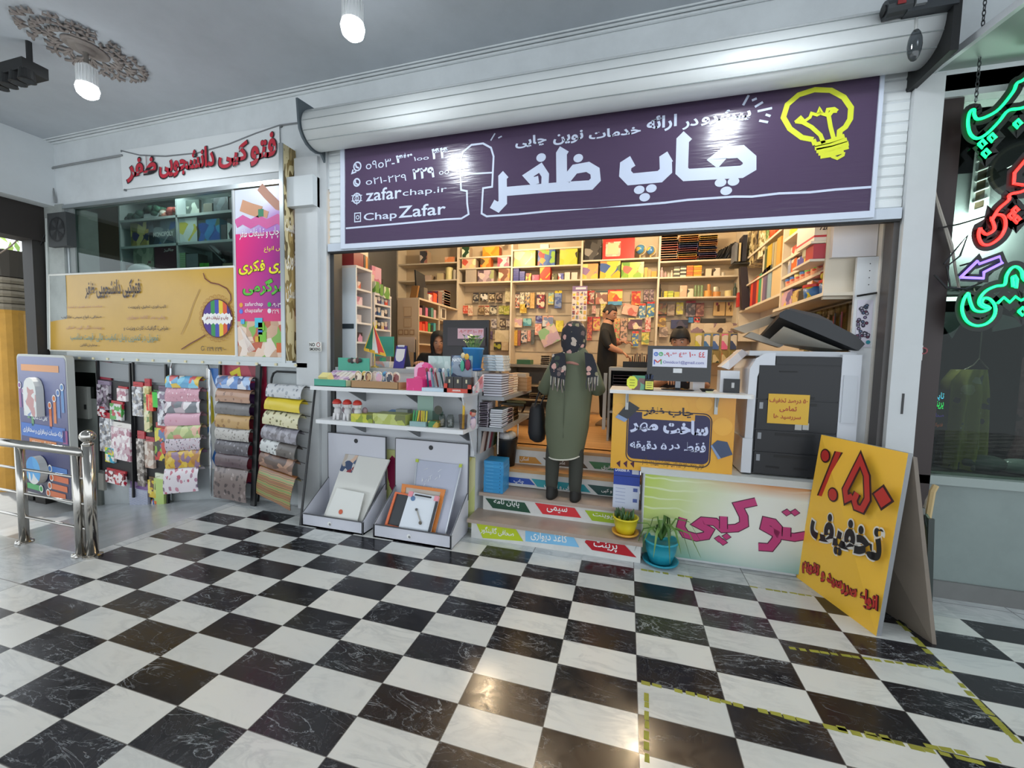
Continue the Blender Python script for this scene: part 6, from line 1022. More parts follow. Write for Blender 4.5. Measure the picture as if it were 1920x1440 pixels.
# yellow tape lines on the floor
def tape(a, b, w, lab, k):
    a, b = V3(a), V3(b); d = (b-a).normalized(); s = V3((-d.y, d.x, 0))*w/2; n = max(2, int((b-a).length/.05)); rr_ = random.Random(k); m = MB()
    for i in range(n):
        if rr_.random() < .15: continue
        p, q_ = a+(b-a)*(i/n), a+(b-a)*((i+.6+.4*rr_.random())/n); o = rr_.uniform(-.5, .5); m.prism([p-s*(1-abs(o)*1.5), q_-s*(1-abs(o)), q_+s*(1+o*.4), p+s], (0, 0, .0015), M('#a3a23a', .6, noise=.8))
    o = solo(m, 'floor_tape', lab, 'tape', 'worn yellow floor lines'); o['kind'] = 'stuff'
tape((0, .186, 0), (.42, .186, 0), .03, 'worn yellow line along the slab edge by the turquoise pot', 1); tape((.8, .186, 0), (1.2, .186, 0), .02, 'worn yellow line along the slab edge before the discount board', 2)
a, b = at(1210, 1280, z=0), at(1640, 1380, z=0); tape((.02, -.965, 0), (1.36, -.985, 0), .026, 'long worn yellow floor line in the foreground right', 3); a, b = at(1480, 1215, z=0), at(1765, 1255, z=0); tape((a.x, a.y, 0), (b.x, b.y, 0), .022, 'worn yellow floor line below the discount board', 4)
a, b = at(1683, 1165, z=0), at(1915, 1400, z=0); tape((a.x, a.y, 0), (b.x, b.y, 0), .035, 'worn yellow floor line running towards the viewer at the right', 5); a, b = at(1212, 1300, z=0), at(1212, 1436, z=0); tape((a.x, a.y, 0), (b.x, b.y, 0), .022, 'worn yellow floor line running towards the viewer in the middle', 6); a, b = at(1570, 1365, z=0), at(1915, 1436, z=0); tape((a.x, a.y, 0), (b.x, b.y, 0), .028, 'worn yellow floor line at the bottom right corner', 7)
# ================================================================ INSIDE THE SHOP: BACK WALL
SH = M('#d3c7b2', .45); YB = 3.36; BW = 3.64; PEG = M('#c9b79c', .5)
by = lambda u, v, y=YB: at(u, v, y=y)
def bx_(u, v=520): return by(u, v).x
VS = [bx_(745), bx_(858), bx_(959), bx_(1090), bx_(1235), bx_(1387)]
LV = {'A': [(800, 493), (800, 525)], 'B': [(908, 480.5), (908, 501), (908, 528)], 'C': [(1025, 465), (1025, 497.5), (1025, 525)], 'D': [(1162, 485), (1162, 521)], 'E': [(1310, 487), (1310, 517.5), (1310, 556)]}
t = thing('wall_shelving', 'cream wall shelving in five bays along the back of the shop', 'shelving', (-1, 3.5, .72)); ZL = {}
for k, x in enumerate(VS): m = MB(); m.box(x-.014, x+.014, YB, BW, .75, 3.8, SH); part(m, 'upright', t)
for k, b in enumerate('ABCDE'):
    ZL[b] = []
    for u, v in LV[b]:
        z = by(u, v).z; ZL[b].append(z); m = MB(); m.box(VS[k]+.014, VS[k+1]-.014, YB+.005, BW, z-.022, z, SH); part(m, 'shelf', t)
    m = MB(); m.box(VS[k], VS[k+1], BW, BW+.012, .75, 3.8, M('#c4b398', .5)); part(m, 'back_panel', t)
for k, b in ((1, 'B'), (2, 'C'), (3, 'D'), (4, 'E')):
    zt = ZL[b][-1]-.12; m = MB(); z = zt
    while z > 1.3: m.box(VS[k]+.02, VS[k+1]-.02, BW-.012, BW-.004, z-.004, z, M('#8a7a64')); z -= .2
    part(m, 'grooved_panel', t)
BAYN = {'A': 'far left bay', 'B': 'second bay', 'C': 'middle bay', 'D': 'fourth bay', 'E': 'right bay'}
def bitem(b, lv, u0, u1, vt, mat, label, cat='box', name='product_box', side=None, d=.14, dy=.02, grp=None, shape_='box'):
    um = (u0+u1)/2; z = ZL[b][lv]+.001; x0, x1, z1 = bx_(u0, vt+15), bx_(u1, vt+15), by(um, vt).z; m = MB(); y0 = YB+dy
    if shape_ == 'box': m.box(x0, x1, y0, y0+d, z, z1, side or M('#a8927a', .5), front=mat)
    elif shape_ == 'cyl': r = (x1-x0)/2; m.lathe([(r, z), (r, z1-.004), (r*.9, z1)], ((x0+x1)/2, y0+r, 0), mat, 14)
    elif shape_ == 'bottle': r = (x1-x0)/2; h = z1-z; m.lathe([(r, z), (r, z+h*.62), (r*.5, z+h*.74), (r*.42, z+h)], ((x0+x1)/2, y0+r, 0), mat, 14)
    elif shape_ == 'roll': 
        r = (x1-x0)/2; h = z1-z; m.lathe([(r, z), (r, z1), (r*.55, z1), (r*.55, z1-.01)], ((x0+x1)/2, y0+r, 0), mat, 18)
    return solo(m, name, label, cat, grp)
pk = lambda s, sc=12: PR(s, sc, .3)
bitem('B', 0, 865, 879, 462, pk('#d8e0c8 #2c4a34 #e0e8d0 #3a5a40', 12), 'green and white checked box on the top shelf of the second bay')
bitem('B', 0, 904, 935, 462, PR('#e0922c #e8a83a #d88424 #c8503c', 5), 'orange and yellow box on the top shelf of the second bay', side=M('#b8502c'))
bitem('B', 1, 865, 891, 485, pk('#d8c890 #e0b8a0 #c85a4a #e8e0b8'), 'pale flowered box on the second shelf of the second bay')
bitem('B', 1, 900, 919, 482.5, pk('#e0702c #e8a04a #5a4a3a #d8602c'), 'orange cartoon box on the second shelf of the second bay', side=M('#c8642c'))
bitem('B', 1, 932, 954, 481.5, pk('#d86a80 #e8c0c0 #b84a5a #e0a0a0'), 'pink box on the second shelf of the second bay')
bitem('B', 2, 872, 892, 505, PR('#a89a90 #d0c8b8 #7a6e68 #b8ac9c', 10, .3, 'x'), 'row of grey craft packs on the third shelf of the second bay')
bitem('B', 2, 895, 925, 506, pk('#8a7a80 #b8a0a8 #5a4a54 #c8b8b0 #98a070'), 'wide mauve picture box on the third shelf of the second bay')
bitem('B', 2, 934, 955, 503, pk('#b89070 #7a5040 #d8c0a0 #e0a050'), 'brown horse picture box on the third shelf of the second bay')
bitem('C', 0, 1012, 1028, 457, M('#d8d8d0', .4), 'white projector unit on the top shelf of the middle bay', 'projector', 'projector', d=.1)
t = thing('security_camera', 'small black dome camera above the orange box', 'camera', by(944, 457)); p = by(944, 457); m = MB(); m.ball((p.x, YB-.03, p.z), .045, .04, .045, M('#e0dcd0', .4), 12, 8); part(m, 'housing', t, True); m = MB(); m.ball((p.x, YB-.055, p.z-.004), .028, .03, .028, DARK, 12, 8); part(m, 'lens', t, True)
bitem('C', 1, 963, 1003, 470, PR('#c8b83a #d8c84a #8a7a5a #b8a888 #c8c03a #a89a70', 7), 'yellow framed landscape puzzle box in the middle bay', 'puzzle box', side=M('#b8b03a'))
bitem('C', 1, 1008, 1040, 467, pk('#3a5a98 #4a6aa8 #c8484a #d89a4a #2f4a88 #8ab04a', 14), 'blue cartoon game box in the middle bay', 'game box', side=M('#3a4f88'))
bitem('C', 1, 1049, 1082, 466, PR('#b8c040 #c0c84a #e0b080 #d8c858 #3a3a2c', 8), 'lime and peach animal box in the middle bay', 'game box', side=M('#a8b03a'))
for k in range(7): 
    h = by(967, 502).z-ZL['C'][2]; z = ZL['C'][2]+.001+k*h/7; m = MB(); m.box(bx_(962), bx_(972), YB+.02, YB+.12, z, z+h/7-.003, M('#3a3f8a', .4), top=M('#d8d0d8')); solo(m, 'ink_box', 'dark blue little box in the taller stack of the middle bay, '+pos(k, 7), 'box', 'dark blue boxes in the taller stack')
for k in range(5): 
    h = by(978, 508).z-ZL['C'][2]; z = ZL['C'][2]+.001+k*h/5; m = MB(); m.box(bx_(973.5), bx_(983), YB+.02, YB+.12, z, z+h/5-.003, M('#4a4f98', .4), top=M('#d8d0d8')); solo(m, 'ink_box', 'dark blue little box in the shorter stack of the middle bay, '+pos(k, 5), 'box', 'dark blue boxes in the shorter stack')
bitem('C', 2, 985, 995, 512, pk('#d8b84a #8a5a4a #e0c868 #b0402c', 20), 'small yellow box right of the dark blue stacks')
bitem('C', 2, 997, 1010, 515, pk('#d8607a #e08098 #c84a60', 20), 'low pink box in the middle bay')
bitem('C', 2, 1011.5, 1031, 500, PR('#d03a2c #d84a34 #c8342a #d8b03a #5a3a78', 7), 'tall red box in the middle bay', side=M('#b02c24'))
bitem('C', 2, 1035, 1044, 513, pk('#6a6a50 #c8c0a0 #4a4a3a', 24), 'small olive box right of the tall red box')
bitem('C', 2, 1046, 1056, 512, pk('#5a60a8 #d8d0d8 #c85a50 #8a90c8', 24), 'small blue and white box in the middle bay')
bitem('C', 2, 1058, 1068, 510, M('#d8d0c0', .4), 'small white cube box with dark dot, left of two', d=.1); bitem('C', 2, 1071, 1082, 510, M('#d4ccbc', .4), 'small white cube box with dark dot, right of two', d=.1)
# fourth bay
bitem('D', 0, 1096, 1128, 447, pk('#201e20 #4a4848 #1a181a #8a8680 #2c2a2c', 10), 'black tool kit case on the top shelf of the fourth bay', 'case', 'tool_case', side=DARK)
t = thing('picture_frame_box', 'big red box with a cream window picture on the top shelf', 'box', by(1160, 485)); m = MB(); x0, x1 = bx_(1130, 465), bx_(1190, 465); z, z1 = ZL['D'][0]+.001, by(1160, 446).z; m.box(x0, x1, YB+.02, YB+.12, z, z1, M('#b8322c', .35)); part(m, 'box_body', t); m = MB(); a, b = by(1135, 481), by(1164, 452); m.box(a.x, b.x, YB+.015, YB+.02, a.z, b.z, PR('#c8b0a0 #d8c8b0 #b86a5a #c8c0b0', 16)); a, b = by(1139, 477), by(1160, 455); m.box(a.x, b.x, YB+.011, YB+.015, a.z, b.z, M('#d8c29a', .4)); part(m, 'printed_window', t)
for i, (u, v, r, lab) in enumerate(((1201, 464, 9.5, 'larger desk globe with red top beside the big red box'), (1221, 466, 8.5, 'smaller blue desk globe at the right end of the top shelf'))):
    c = by(u, v); r = (by(u+r, v)-c).length; o = thing('globe', lab, 'globe', (c.x, YB+.12, ZL['D'][0]), 'desk globes'); cc = V3((c.x, YB+.12, c.z)); m = MB(); m.ball(cc, r, r, r, PR('#3a78a8 #4a88b8 #3a78a8 #c8b45a #8ab070 #c86a5a' if i == 0 else '#3a70a8 #4a80b8 #d8c05a #3a70a8', 9, .2), 20, 12); part(m, 'sphere', o, True)
    m = MB(); m.tube(arc(cc, r*1.12, -80, 100, 16), .006, M('#d8d0b8', .3), 6); part(m, 'meridian_arc', o); m = MB(); zb = ZL['D'][0]; m.lathe([(r*.7, zb), (r*.6, zb+.015), (.012, zb+.03), (.012, max(cc.z-r*1.1, zb+.032))], (cc.x, cc.y, 0), M('#c8b070', .4), 16); part(m, 'base', o)
bitem('D', 1, 1092, 1121, 494, pk('#e0b83a #d89a5a #e8d07a #8a6a98 #c8906a', 10), 'yellow children picture box on the lower shelf of the fourth bay', 'game box')
bitem('D', 1, 1125, 1163, 489, pk('#e8b02c #e8c84a #d88a4a #3a5a98 #f0d070 #5a7a4a', 8), 'tall orange yellow game box with blue badge in the fourth bay', 'game box')
bitem('D', 1, 1165, 1207, 491, pk('#8ab03a #b8c85a #6a9a3a #c86a5a #d8d880', 10), 'green farm puzzle box in the fourth bay', 'puzzle box')
for i, (a, b, v) in enumerate(((1208, 1214, 501), (1214.5, 1220, 505), (1221, 1231, 508))): bitem('D', 1, a, b, v, M(['#e0a850', '#d8985a', '#e0983a'][i]), ['tall small orange box left of the trio beside the farm puzzle', 'middle small orange box beside the farm puzzle', 'low wide orange box at the right end of the shelf'][i], grp='small orange boxes', d=.08)
# right bay: piles of coloured folders, bottles, tapes
BC = [['#d8702c', '#c8a888', '#b8b0a8', '#e0803a', '#a89888', '#c83a34', '#b06a5a', '#6a2c30', '#2a2a3a', '#c89a5a', '#b88a50'], ['#b83a24', '#d87a2c', '#d8a84a', '#2f4a34', '#7a3a40', '#8a3a3a', '#3a3a80', '#34406a', '#2c3c34', '#c8884a', '#b86a3a', '#d09a3a'], ['#2c4a40', '#8a3a40', '#3a3a6a', '#4a4a78', '#c8904a', '#34406a', '#2a3450', '#d89858', '#b87a48', '#3a3a58', '#c8a03a', '#b89a48']]
for s, (u0, u1) in enumerate(((1239, 1272), (1273, 1309), (1310, 1345))):
    n = len(BC[s]); z0 = ZL['E'][0]+.001; h = (by((u0+u1)/2, 440).z-z0)/n
    for k in range(n): jx = R.uniform(-.012, .012); m = MB(); book(m, bx_(u0, 470)+jx, bx_(u1, 470)+jx-.006, YB+.02, YB+.2, z0+k*h, h*.96, BC[s][k], '#b8a888', 'f'); solo(m, 'ring_binder', 'coloured notebook in the '+['left', 'middle', 'right'][s]+' pile on top of the right bay, '+pos(k, n), 'notebook', 'coloured notebooks on the top right shelf')
m = MB(); r = random.Random(8)
for i in range(12): a = by(1341+3.2*i, 484); b = by(1352+3.6*i, 452+2.0*abs(i-8)); m.tube([V3((a.x, YB+.06+.01*(i % 4), a.z)), V3(((a.x+b.x)/2, YB+.04+.012*(i % 3), (a.z+b.z)/2-.01)), V3((b.x, YB+.05, b.z))], .012+.006*r.random(), M('#17181a', .3), 6)
solo(m, 'umbrella_bundle', 'bundle of black umbrellas lying at the right end of the top shelf', 'umbrellas')
BT = [(1238, 1244, 500, '#c8a8a8', 'pinkish tall tube'), (1245, 1250, 508, '#b89898', 'mauve short tube'), (1252, 1256, 510, '#c8c0b0', 'little cream bottle'), (1257, 1262, 506, '#d0c4b0', 'cream bottle with black cap')]
for a, b, v, c, lab in BT: bitem('E', 1, a, b, v, M(c, .3), lab+' at the left of the middle right-bay shelf', 'bottle', 'bottle', shape_='bottle')
for u0, u1, v, pr_, lab, n in ((1264, 1275, 499, '#4a4a42 #d0c8b0', 'black and white pack left of the pair', 5), (1276, 1287, 498, '#d8d0c0 #3a3a36', 'white and black pack right of the pair', 6), (1288, 1300, 497, '#d8782c #c8602c', 'orange pack beside the white packs', 5), (1301, 1316, 497, '#e0a82c #d88a2c', 'yellow orange pack right of the orange ones', 5)):
    z0 = ZL['E'][1]+.001; h = (by(u0, v).z-z0)/n; cs = pr_.split()
    for k in range(n): m = MB(); m.box(bx_(u0, 508), bx_(u1, 508), YB+.02, YB+.1, z0+k*h, z0+(k+1)*h-.003, M(cs[k % 2], .4)); solo(m, 'card_pack', lab+', '+pos(k, n)+' in its pile', 'pack', 'small packs in piles on the right bay')
bitem('E', 1, 1323, 1334, 503, M('#d8ccb0', .5), 'plain cream small box on the middle right-bay shelf'); bitem('E', 1, 1338, 1350, 502, pk('#d8d0c0 #3a3430 #d8d0c0', 14), 'white box with two dark cup pictures on the right bay'); bitem('E', 1, 1353, 1360, 510, M('#c8c0b0'), 'tiny pale dish at the right of the cup box', 'dish', 'small_dish', shape_='cyl')
bitem('E', 2, 1235, 1240, 532, DARK, 'tall black bottle at the left of the lowest right-bay shelf', 'bottle', 'bottle', shape_='bottle')
for k in range(3): 
    z0 = ZL['E'][2]+.001; m = MB(); m.box(bx_(1241, 550), bx_(1251.5, 550), YB+.02, YB+.1, z0+.03*k, z0+.03*k+.028, PR('#d8c83a #3a3a2c #d8c83a #c8b82c', 30)); solo(m, 'glue_pack', 'yellow and black pack in the left little pile, '+pos(k, 3), 'pack', 'yellow and black packs')
    m = MB(); m.box(bx_(1252.5, 550), bx_(1263, 550), YB+.02, YB+.1, z0+.03*k, z0+.03*k+.028, M(['#a8b83a', '#c8c84a', '#98a838'][k], .4)); solo(m, 'glue_pack', 'lime pack in the second little pile, '+pos(k, 3), 'pack', 'lime packs')
bitem('E', 2, 1264, 1274, 547, M('#b8b04a'), 'low olive pack between lime packs and peach box'); bitem('E', 2, 1275, 1288, 535, pk('#d8a888 #e0c0a0 #b87a5a'), 'peach character box on the lowest right-bay shelf')
bitem('E', 2, 1289, 1300, 541, pk('#c8c8a8 #2c2a28 #d8d0b8', 14), 'white pack with two dark eye prints on the lowest right-bay shelf')
for i, (a, b) in enumerate(((1302, 1307), (1308, 1313), (1314, 1319.5))): bitem('E', 2, a, b, 534, PR('#5a7a4a #c8d0a8 #5a7a4a', 30, .2, 'x'), ['left', 'middle', 'right'][i]+' of the three green glue tubes', 'tube', 'glue_tube', shape_='cyl', grp='green glue tubes')
bitem('E', 2, 1320.5, 1336, 544, M('#d89a4a', .35), 'orange tape roll left of the silver one', 'tape roll', 'tape_roll', shape_='roll'); bitem('E', 2, 1337, 1353, 546, M('#c88a4a', .35), 'brown tape roll under the silver one', 'tape roll', 'tape_roll', shape_='roll', dy=.03)
z = by(1345, 546).z+.001; c = by(1345, 540); m = MB(); rr_ = .045; m.lathe([(rr_, z), (rr_, z+.07), (rr_*.55, z+.07)], (c.x, YB+.09, 0), M('#b8b09c', .25, .3), 18); solo(m, 'tape_roll', 'silver tape roll on top of the brown one', 'tape roll')
z = by(1328, 544).z+.001; c = by(1331, 540); m = MB(); m.lathe([(.022, z), (.022, z+.09), (.018, z+.095)], (c.x, YB+.08, 0), M('#c8905a', .35), 12); solo(m, 'tube', 'upright orange tube on the orange tape roll', 'tube')
bitem('E', 2, 1360, 1375, 544, M('#d8c890', .4), 'cream tape roll at the right end of the lowest shelf', 'tape roll', 'tape_roll', shape_='roll'); bitem('E', 2, 1376, 1383, 530, M('#3a4a44', .3), 'dark green bottle beside the cream tape roll', 'bottle', 'bottle', shape_='bottle')
# far left bay (seen through the passage)
bitem('A', 0, 786, 800, 470, pk('#a87060 #3a3434 #d8c8b8 #7a4a48'), 'lone picture carton on the top shelf of the far left bay'); bitem('A', 0, 833, 851, 481, pk('#d88a5a #e0b090 #c8704a'), 'flat orange box on the top shelf of the far left bay')
bitem('A', 1, 832, 845, 500, M('#d0c890', .45), 'tall cream paper roll in the far left bay', 'paper roll', 'paper_roll', shape_='cyl'); bitem('A', 1, 818, 830, 512, M('#c8b890', .4), 'little beige house shaped box in the far left bay'); bitem('A', 1, 790, 808, 516, pk('#c8b0a0 #a87a70 #d8c8b0'), 'low pinkish box in the far left bay'); bitem('A', 1, 846, 854, 505, M('#a8a090'), 'grey jar beside the cream roll', 'jar', 'jar', shape_='cyl')
# ---------------------------------------------------------------- hanging packets on the back wall
def hang(u0, u1, v0, v1, cols, label, head=None, d=.03, cat='packet', name='hanging_packet', grp='packets hanging on the back wall', tilt=0, big=None, y=None):
    y = y or BW-.05-d; a, b = at(u0, (v0+v1)/2, y=y), at(u1, (v0+v1)/2, y=y); zt, zb = at((u0+u1)/2, v0, y=y).z, at((u0+u1)/2, v1, y=y).z; c = V3(((a.x+b.x)/2, y, (zt+zb)/2)); hw, hh = (b.x-a.x)/2, (zt-zb)/2
    X_ = Matrix.Translation(c) @ Matrix.Rotation(math.radians(tilt), 4, 'Y'); o = thing(name, label, cat, (c.x, y, zb), grp); m = MB(); m.X = X_
    mt = PR(cols, big or max(9, 1.6/hw), .3); hz = hh*.72 if head else hh; m.box(-hw, hw, 0, d, -hh, hz, M(cols.split()[0], .4), front=mt); part(m, 'packet_body', o)
    if head: m = MB(); m.X = X_; m.box(-hw, hw, .004, d*.6, hz, hh, M(head, .35)); m.box(-hw*.15, hw*.15, .002, .004, hh*.86, hh*.93, M('#4a4038')); part(m, 'header_card', o)
    m = MB(); m.X = X_; m.tube([(0, d+.04, hh*.96), (0, -.02, hh*.96)], .003, STEEL, 5); part(m, 'hook', o)
H = [
 (887, 897, 549, 567, '#5a5a58 #b0a898 #3a3a40', 'dark gadget blister, first in the top hook row of the second bay', '#3a3440'), (901, 914, 549, 564, '#d8d4c8 #3a3a38 #e0dcd0', 'white boxy gadget pack, next in the top hook row of the second bay', '#2c2c34'), (917, 927, 549, 566, '#8a7a60 #d0c0a0 #5a4a3a', 'brown and cream gadget blister in the second bay', '#2f2f38'), (930, 941, 549, 567, '#5a4c40 #a89480 #3a302a', 'dark brown blister in the top hook row of the second bay', None), (947, 956, 540, 566, '#d0c49c #c0b48c #d8cca8', 'tall cream stack of packs at the right of the second bay', None),
 (868, 877, 573, 588, '#d05a48 #d89a88 #c84a3a', 'red keychain card in the second hook row of the second bay', '#c8503c'), (877.5, 886, 573, 592, '#d8b8a0 #c8907a #e0d0b8', 'peach keychain card beside the red one', '#e0d0b0'), (897, 907, 573, 590, '#8a7458 #b09a78 #6a5840', 'olive brown card in the second hook row of the second bay', '#a06048'), (909, 917, 573, 591, '#c8b498 #6a4a3a #d8ccb0', 'cream card with a red top in the second bay', '#a84a3a'), (919, 931, 573, 590, '#b8b09c #5a5a50 #d0c8b0', 'pale card with black header in the second bay', '#2c2c3a'), (935, 944, 573, 589, '#b0ac58 #c8c480 #8a8a40', 'light green card in the second bay', None), (944.5, 955, 573, 590, '#b0b048 #98a03a #c8c070', 'lime green card at the right of the second bay', '#a8a040'),
 (921, 931, 598, 616, '#a8a0a0 #6a646a #c8c0b8', 'grey card in the third hook row behind the monitor', None), (937, 947, 597, 616, '#6a5848 #c8b898 #4a3a30', 'brown badge card in the third hook row of the second bay', '#4a3c34'), (949, 956, 599, 612, '#a8988a #d0c8b8', 'small pale card at the right of the third hook row', '#5a5068'),
 (917, 923, 621, 636, '#6a5a78 #3a3448', 'narrow purple card right of the monitor', None), (928, 954, 619, 641, '#d8c8a0 #d0c098 #dccca8', 'large cream card with dark bow in the second bay', None), (926, 939, 642, 656, '#4a4a2c #2c2c24 #a8a83a', 'dark card with a green figure in the second bay', '#2c2824'), (940, 953, 641, 657, '#d0bc98 #c8b088', 'plain beige card low in the second bay', None),
 (966, 974, 548, 578, '#d0c8b8 #5a4a4a #c87a60', 'narrow white strip pack, first in the middle bay', '#4a4448'), (975, 983, 549, 570, '#d8d0b8 #8a8278 #e0d8c0', 'white sheet of little labels in the middle bay', None), (984.5, 993, 548, 577, '#d0b888 #4a5a78 #c8a070', 'beige and blue pack in the middle bay', '#d8d0b8'), (994, 1002, 549, 578, '#d0a868 #c89c5c #d8b478', 'tan envelope pack in the middle bay', None), (1006, 1021, 548, 578, '#7a2c38 #4a3050 #a83a3c #d8c8a8', 'dark red and purple big pack in the middle bay', '#d8c8a8'), (1024, 1027, 550, 586, '#b09878 #a88c6c', 'thin wooden ruler pack in the middle bay', None), (1028, 1038, 549, 571, '#c8b84a #d8c878 #8ab0a8', 'yellow green card in the middle bay', '#98b8b0'), (1040, 1053, 545, 578, '#5a70a8 #4a5f98 #8a98b8', 'blue pack with a yellow top in the middle bay', '#e0c82c'),
 (975, 987, 569, 587, '#c8a83a #d8c060 #b8922c', 'yellow little bag below the label sheet', '#e0d060'), (961, 979, 597, 614, '#d8b890 #e0ccb0 #c8a0a8', 'cream and pink pouch in the lower middle bay', None), (981, 996, 597, 611, '#5a9aa0 #4a8a98 #8ac0c0', 'teal rounded pack in the lower middle bay', None),
 (1004, 1016, 592, 606, '#6a70a8 #8a90b0 #4a3a70', 'violet soft toy pack in the lower middle bay', None), (1017, 1037, 592, 612, '#98a0b0 #c8c8c8 #d89a88 #7a84a0', 'grey blue pack with pink bow in the lower middle bay', '#d8a890'), (1042, 1056, 601, 622, '#e0d02c #d8c82c #e8d84a', 'bright yellow pack left of the customer head', None),
 (963.5, 970, 619, 648, '#c89a3a #d8ac4a', 'mustard yellow box pack in the low middle bay', None), (970.5, 976, 619, 648, '#8a4a34 #9a5a40', 'red brown box pack beside the mustard one', None), (977, 988, 620, 643, '#b8a098 #3a4a50 #d0b8a8', 'striped dark and pale pack in the low middle bay', None), (989, 995, 619, 640, '#c87a68 #d8a890', 'pink slim pack in the low middle bay', None), (996, 1002, 618, 646, '#4a4a44 #6a6a58', 'dark slim pack beside the pink slim one', None), (1003, 1015, 607, 628, '#e0a08a #d88a70 #e8c0a8', 'peach round toy pack above the doll box', None),
 (1101, 1114, 545, 570, '#c8a89a #d03a34 #d8c8b0 #8a3a38', 'red headed pack, first in the fourth bay', '#c83028'), (1117, 1139, 545, 570, '#d8c098 #b86a50 #e0d0b0 #8a5a4a', 'crayon pack with dark header in the fourth bay', '#34484a'), (1140, 1167, 543, 565, '#e8b83a #e0902c #d84a34 #e8d070', 'wide yellow pack with red top in the fourth bay', '#d8382c'), (1140, 1166, 565, 572, '#4a90b8 #5a9ac0', 'blue strip pack below the wide yellow one', None), (1184, 1201, 546, 572, '#c8442c #d86a34 #d8a050 #b8342a', 'red clown pack in the fourth bay', '#c03028'), (1207, 1216, 543, 566, '#6a5058 #b89a98 #4a3a44', 'purple pair pack, left one in the fourth bay', None), (1217.5, 1226, 543, 566, '#6a5460 #b8a0a0 #4a3c48', 'purple pair pack, right one in the fourth bay', None),
 (1110, 1117, 573, 588, '#c88a80 #d8b8a8', 'small pink pack below the crayon pack', None), (1117, 1124, 578, 594, '#c8b090 #d8c0a0', 'small cream pack beside the little pink one', None), (1126, 1135, 569, 593, '#d8c858 #c8b070 #e0d890', 'yellow narrow pack left of the shopkeeper head', '#d8cc3a'), (1198, 1210, 569, 597, '#5a88a8 #c8c8a8 #4a78a0', 'blue smiling pack with red top, left of two', '#d84a2c'), (1213, 1227, 565, 595, '#5080a8 #d8d070 #4a78a0', 'blue smiling pack with red top, right of two', '#d8342c'),
 (1101, 1110, 594, 638, '#b8442c #d87a3a #8a3a2c', 'tall red orange pack behind the customer', '#c83a34'), (1112, 1125, 594, 620, '#d8a03a #c8584a #e0b860', 'yellow and red pack right of the tall red one', '#c8403a'), (1151, 1162, 597, 640, '#c8a070 #8a9a5a #c85a4a', 'green and coral pack right of the shopkeeper', '#d8a060'), (1163, 1176, 596, 641, '#b89878 #6a5a4a #d0a088', 'brown mixed pack right of the shopkeeper', None), (1178, 1204, 596, 617, '#c89aa0 #7a4a50 #e0d0a8 #5a3a48', 'wide pink cartoon pack with cream header', '#d8c88a'), (1210, 1220, 595, 622, '#d8988a #e0c0b0 #c8584a', 'pale coral pack in the fourth bay', '#e0b8a0'), (1185, 1197, 621, 651, '#5a80a8 #d8c84a #4a70a0', 'blue and yellow smiling pack low in the fourth bay', '#d8482c'), (1203, 1217, 619, 646, '#c8b03a #d8c85a #8a9a4a', 'yellow pack with crimson top low in the fourth bay', '#b82440'),
 (1234, 1250, 569, 589, '#7a5038 #a8643a #5a4030 #8a7a4a', 'brown and orange brush pack, first in the right bay', None), (1251, 1265, 571, 592, '#a08870 #8a7460 #b09c84', 'grey brown pack in the right bay', None), (1268, 1281, 567, 590, '#c8c03a #b8a880 #d8d058', 'yellow top pack in the right bay', '#c8c434'), (1286, 1304, 564, 594, '#4a3c44 #8a7a7a #3a3440', 'dark purple pack with pink header in the right bay', '#a8384c'), (1305, 1320, 568, 593, '#8a5a4a #b07a6a #6a3a3a', 'maroon pack in the right bay', '#7a3038'),
 (1232, 1248, 593, 613, '#b8903a #d8b04a #8a6a3a', 'golden brown pack in the lower right bay', '#8a4a34'), (1236, 1252, 613, 632, '#a89078 #c8b098 #8a7460', 'beige wire pack in the lower right bay', None), (1258, 1290, 597, 616, '#2c2c44 #3a3a60 #4a4050 #24243a', 'wide dark navy pack above the boy', '#8a7a68'), (1291, 1300, 595, 605, '#3a78a8 #4a88b8', 'small blue pack in the right bay', None), (1301, 1312, 595, 606, '#c8a890 #2c2828 #d8403c', 'small white pack with red header in the right bay', '#d03a38')]
for h in H: hang(*h[:5], h[5], h[6])
hang(1167, 1196, 571, 591, '#d8988a #e0b8a0 #c86a5a #d8a890', 'pink tilted toy box beside the blue smiling packs', None, .04, tilt=12)
hang(1012, 1047, 612, 646, '#a8a890 #c8a8a0 #8ab07a #b89aa8 #d0b8a8', 'large tilted pink and green doll box left of the customer', None, .06, 'toy box', 'doll_box', None, -26, 9)
for i, (a, b, nu) in enumerate(((1337, 1360, '1'), (1360.5, 1378, '4'))):
    y = BW-.07; p, q = at(a, 592, y=y), at(b, 566, y=y); o = thing('numeral_pack', 'cream pack with the numeral '+('one, left of the pair' if nu == '1' else 'four, right of the pair'), 'packet', p); m = MB(); m.box(p.x, q.x, y, y+.03, p.z, q.z, M('#d0ac74', .45)); w = q.x-p.x; m.text(nu, (p.x+w*.33, y-.002, p.z+.06), (w*(.2 if nu == '1' else .34), 0, 0), (0, 0, (q.z-p.z)*.5), M('#6a4418'), .04); part(m, 'packet_body', o); m = MB(); m.tube([((p.x+q.x)/2, y-.02, q.z-.012), ((p.x+q.x)/2, BW, q.z-.012)], .003, STEEL, 5); m.box(p.x+w*.2, p.x+w*.4, y-.004, y, q.z-.05, q.z-.01, M('#8a3a50')); part(m, 'hook', o)
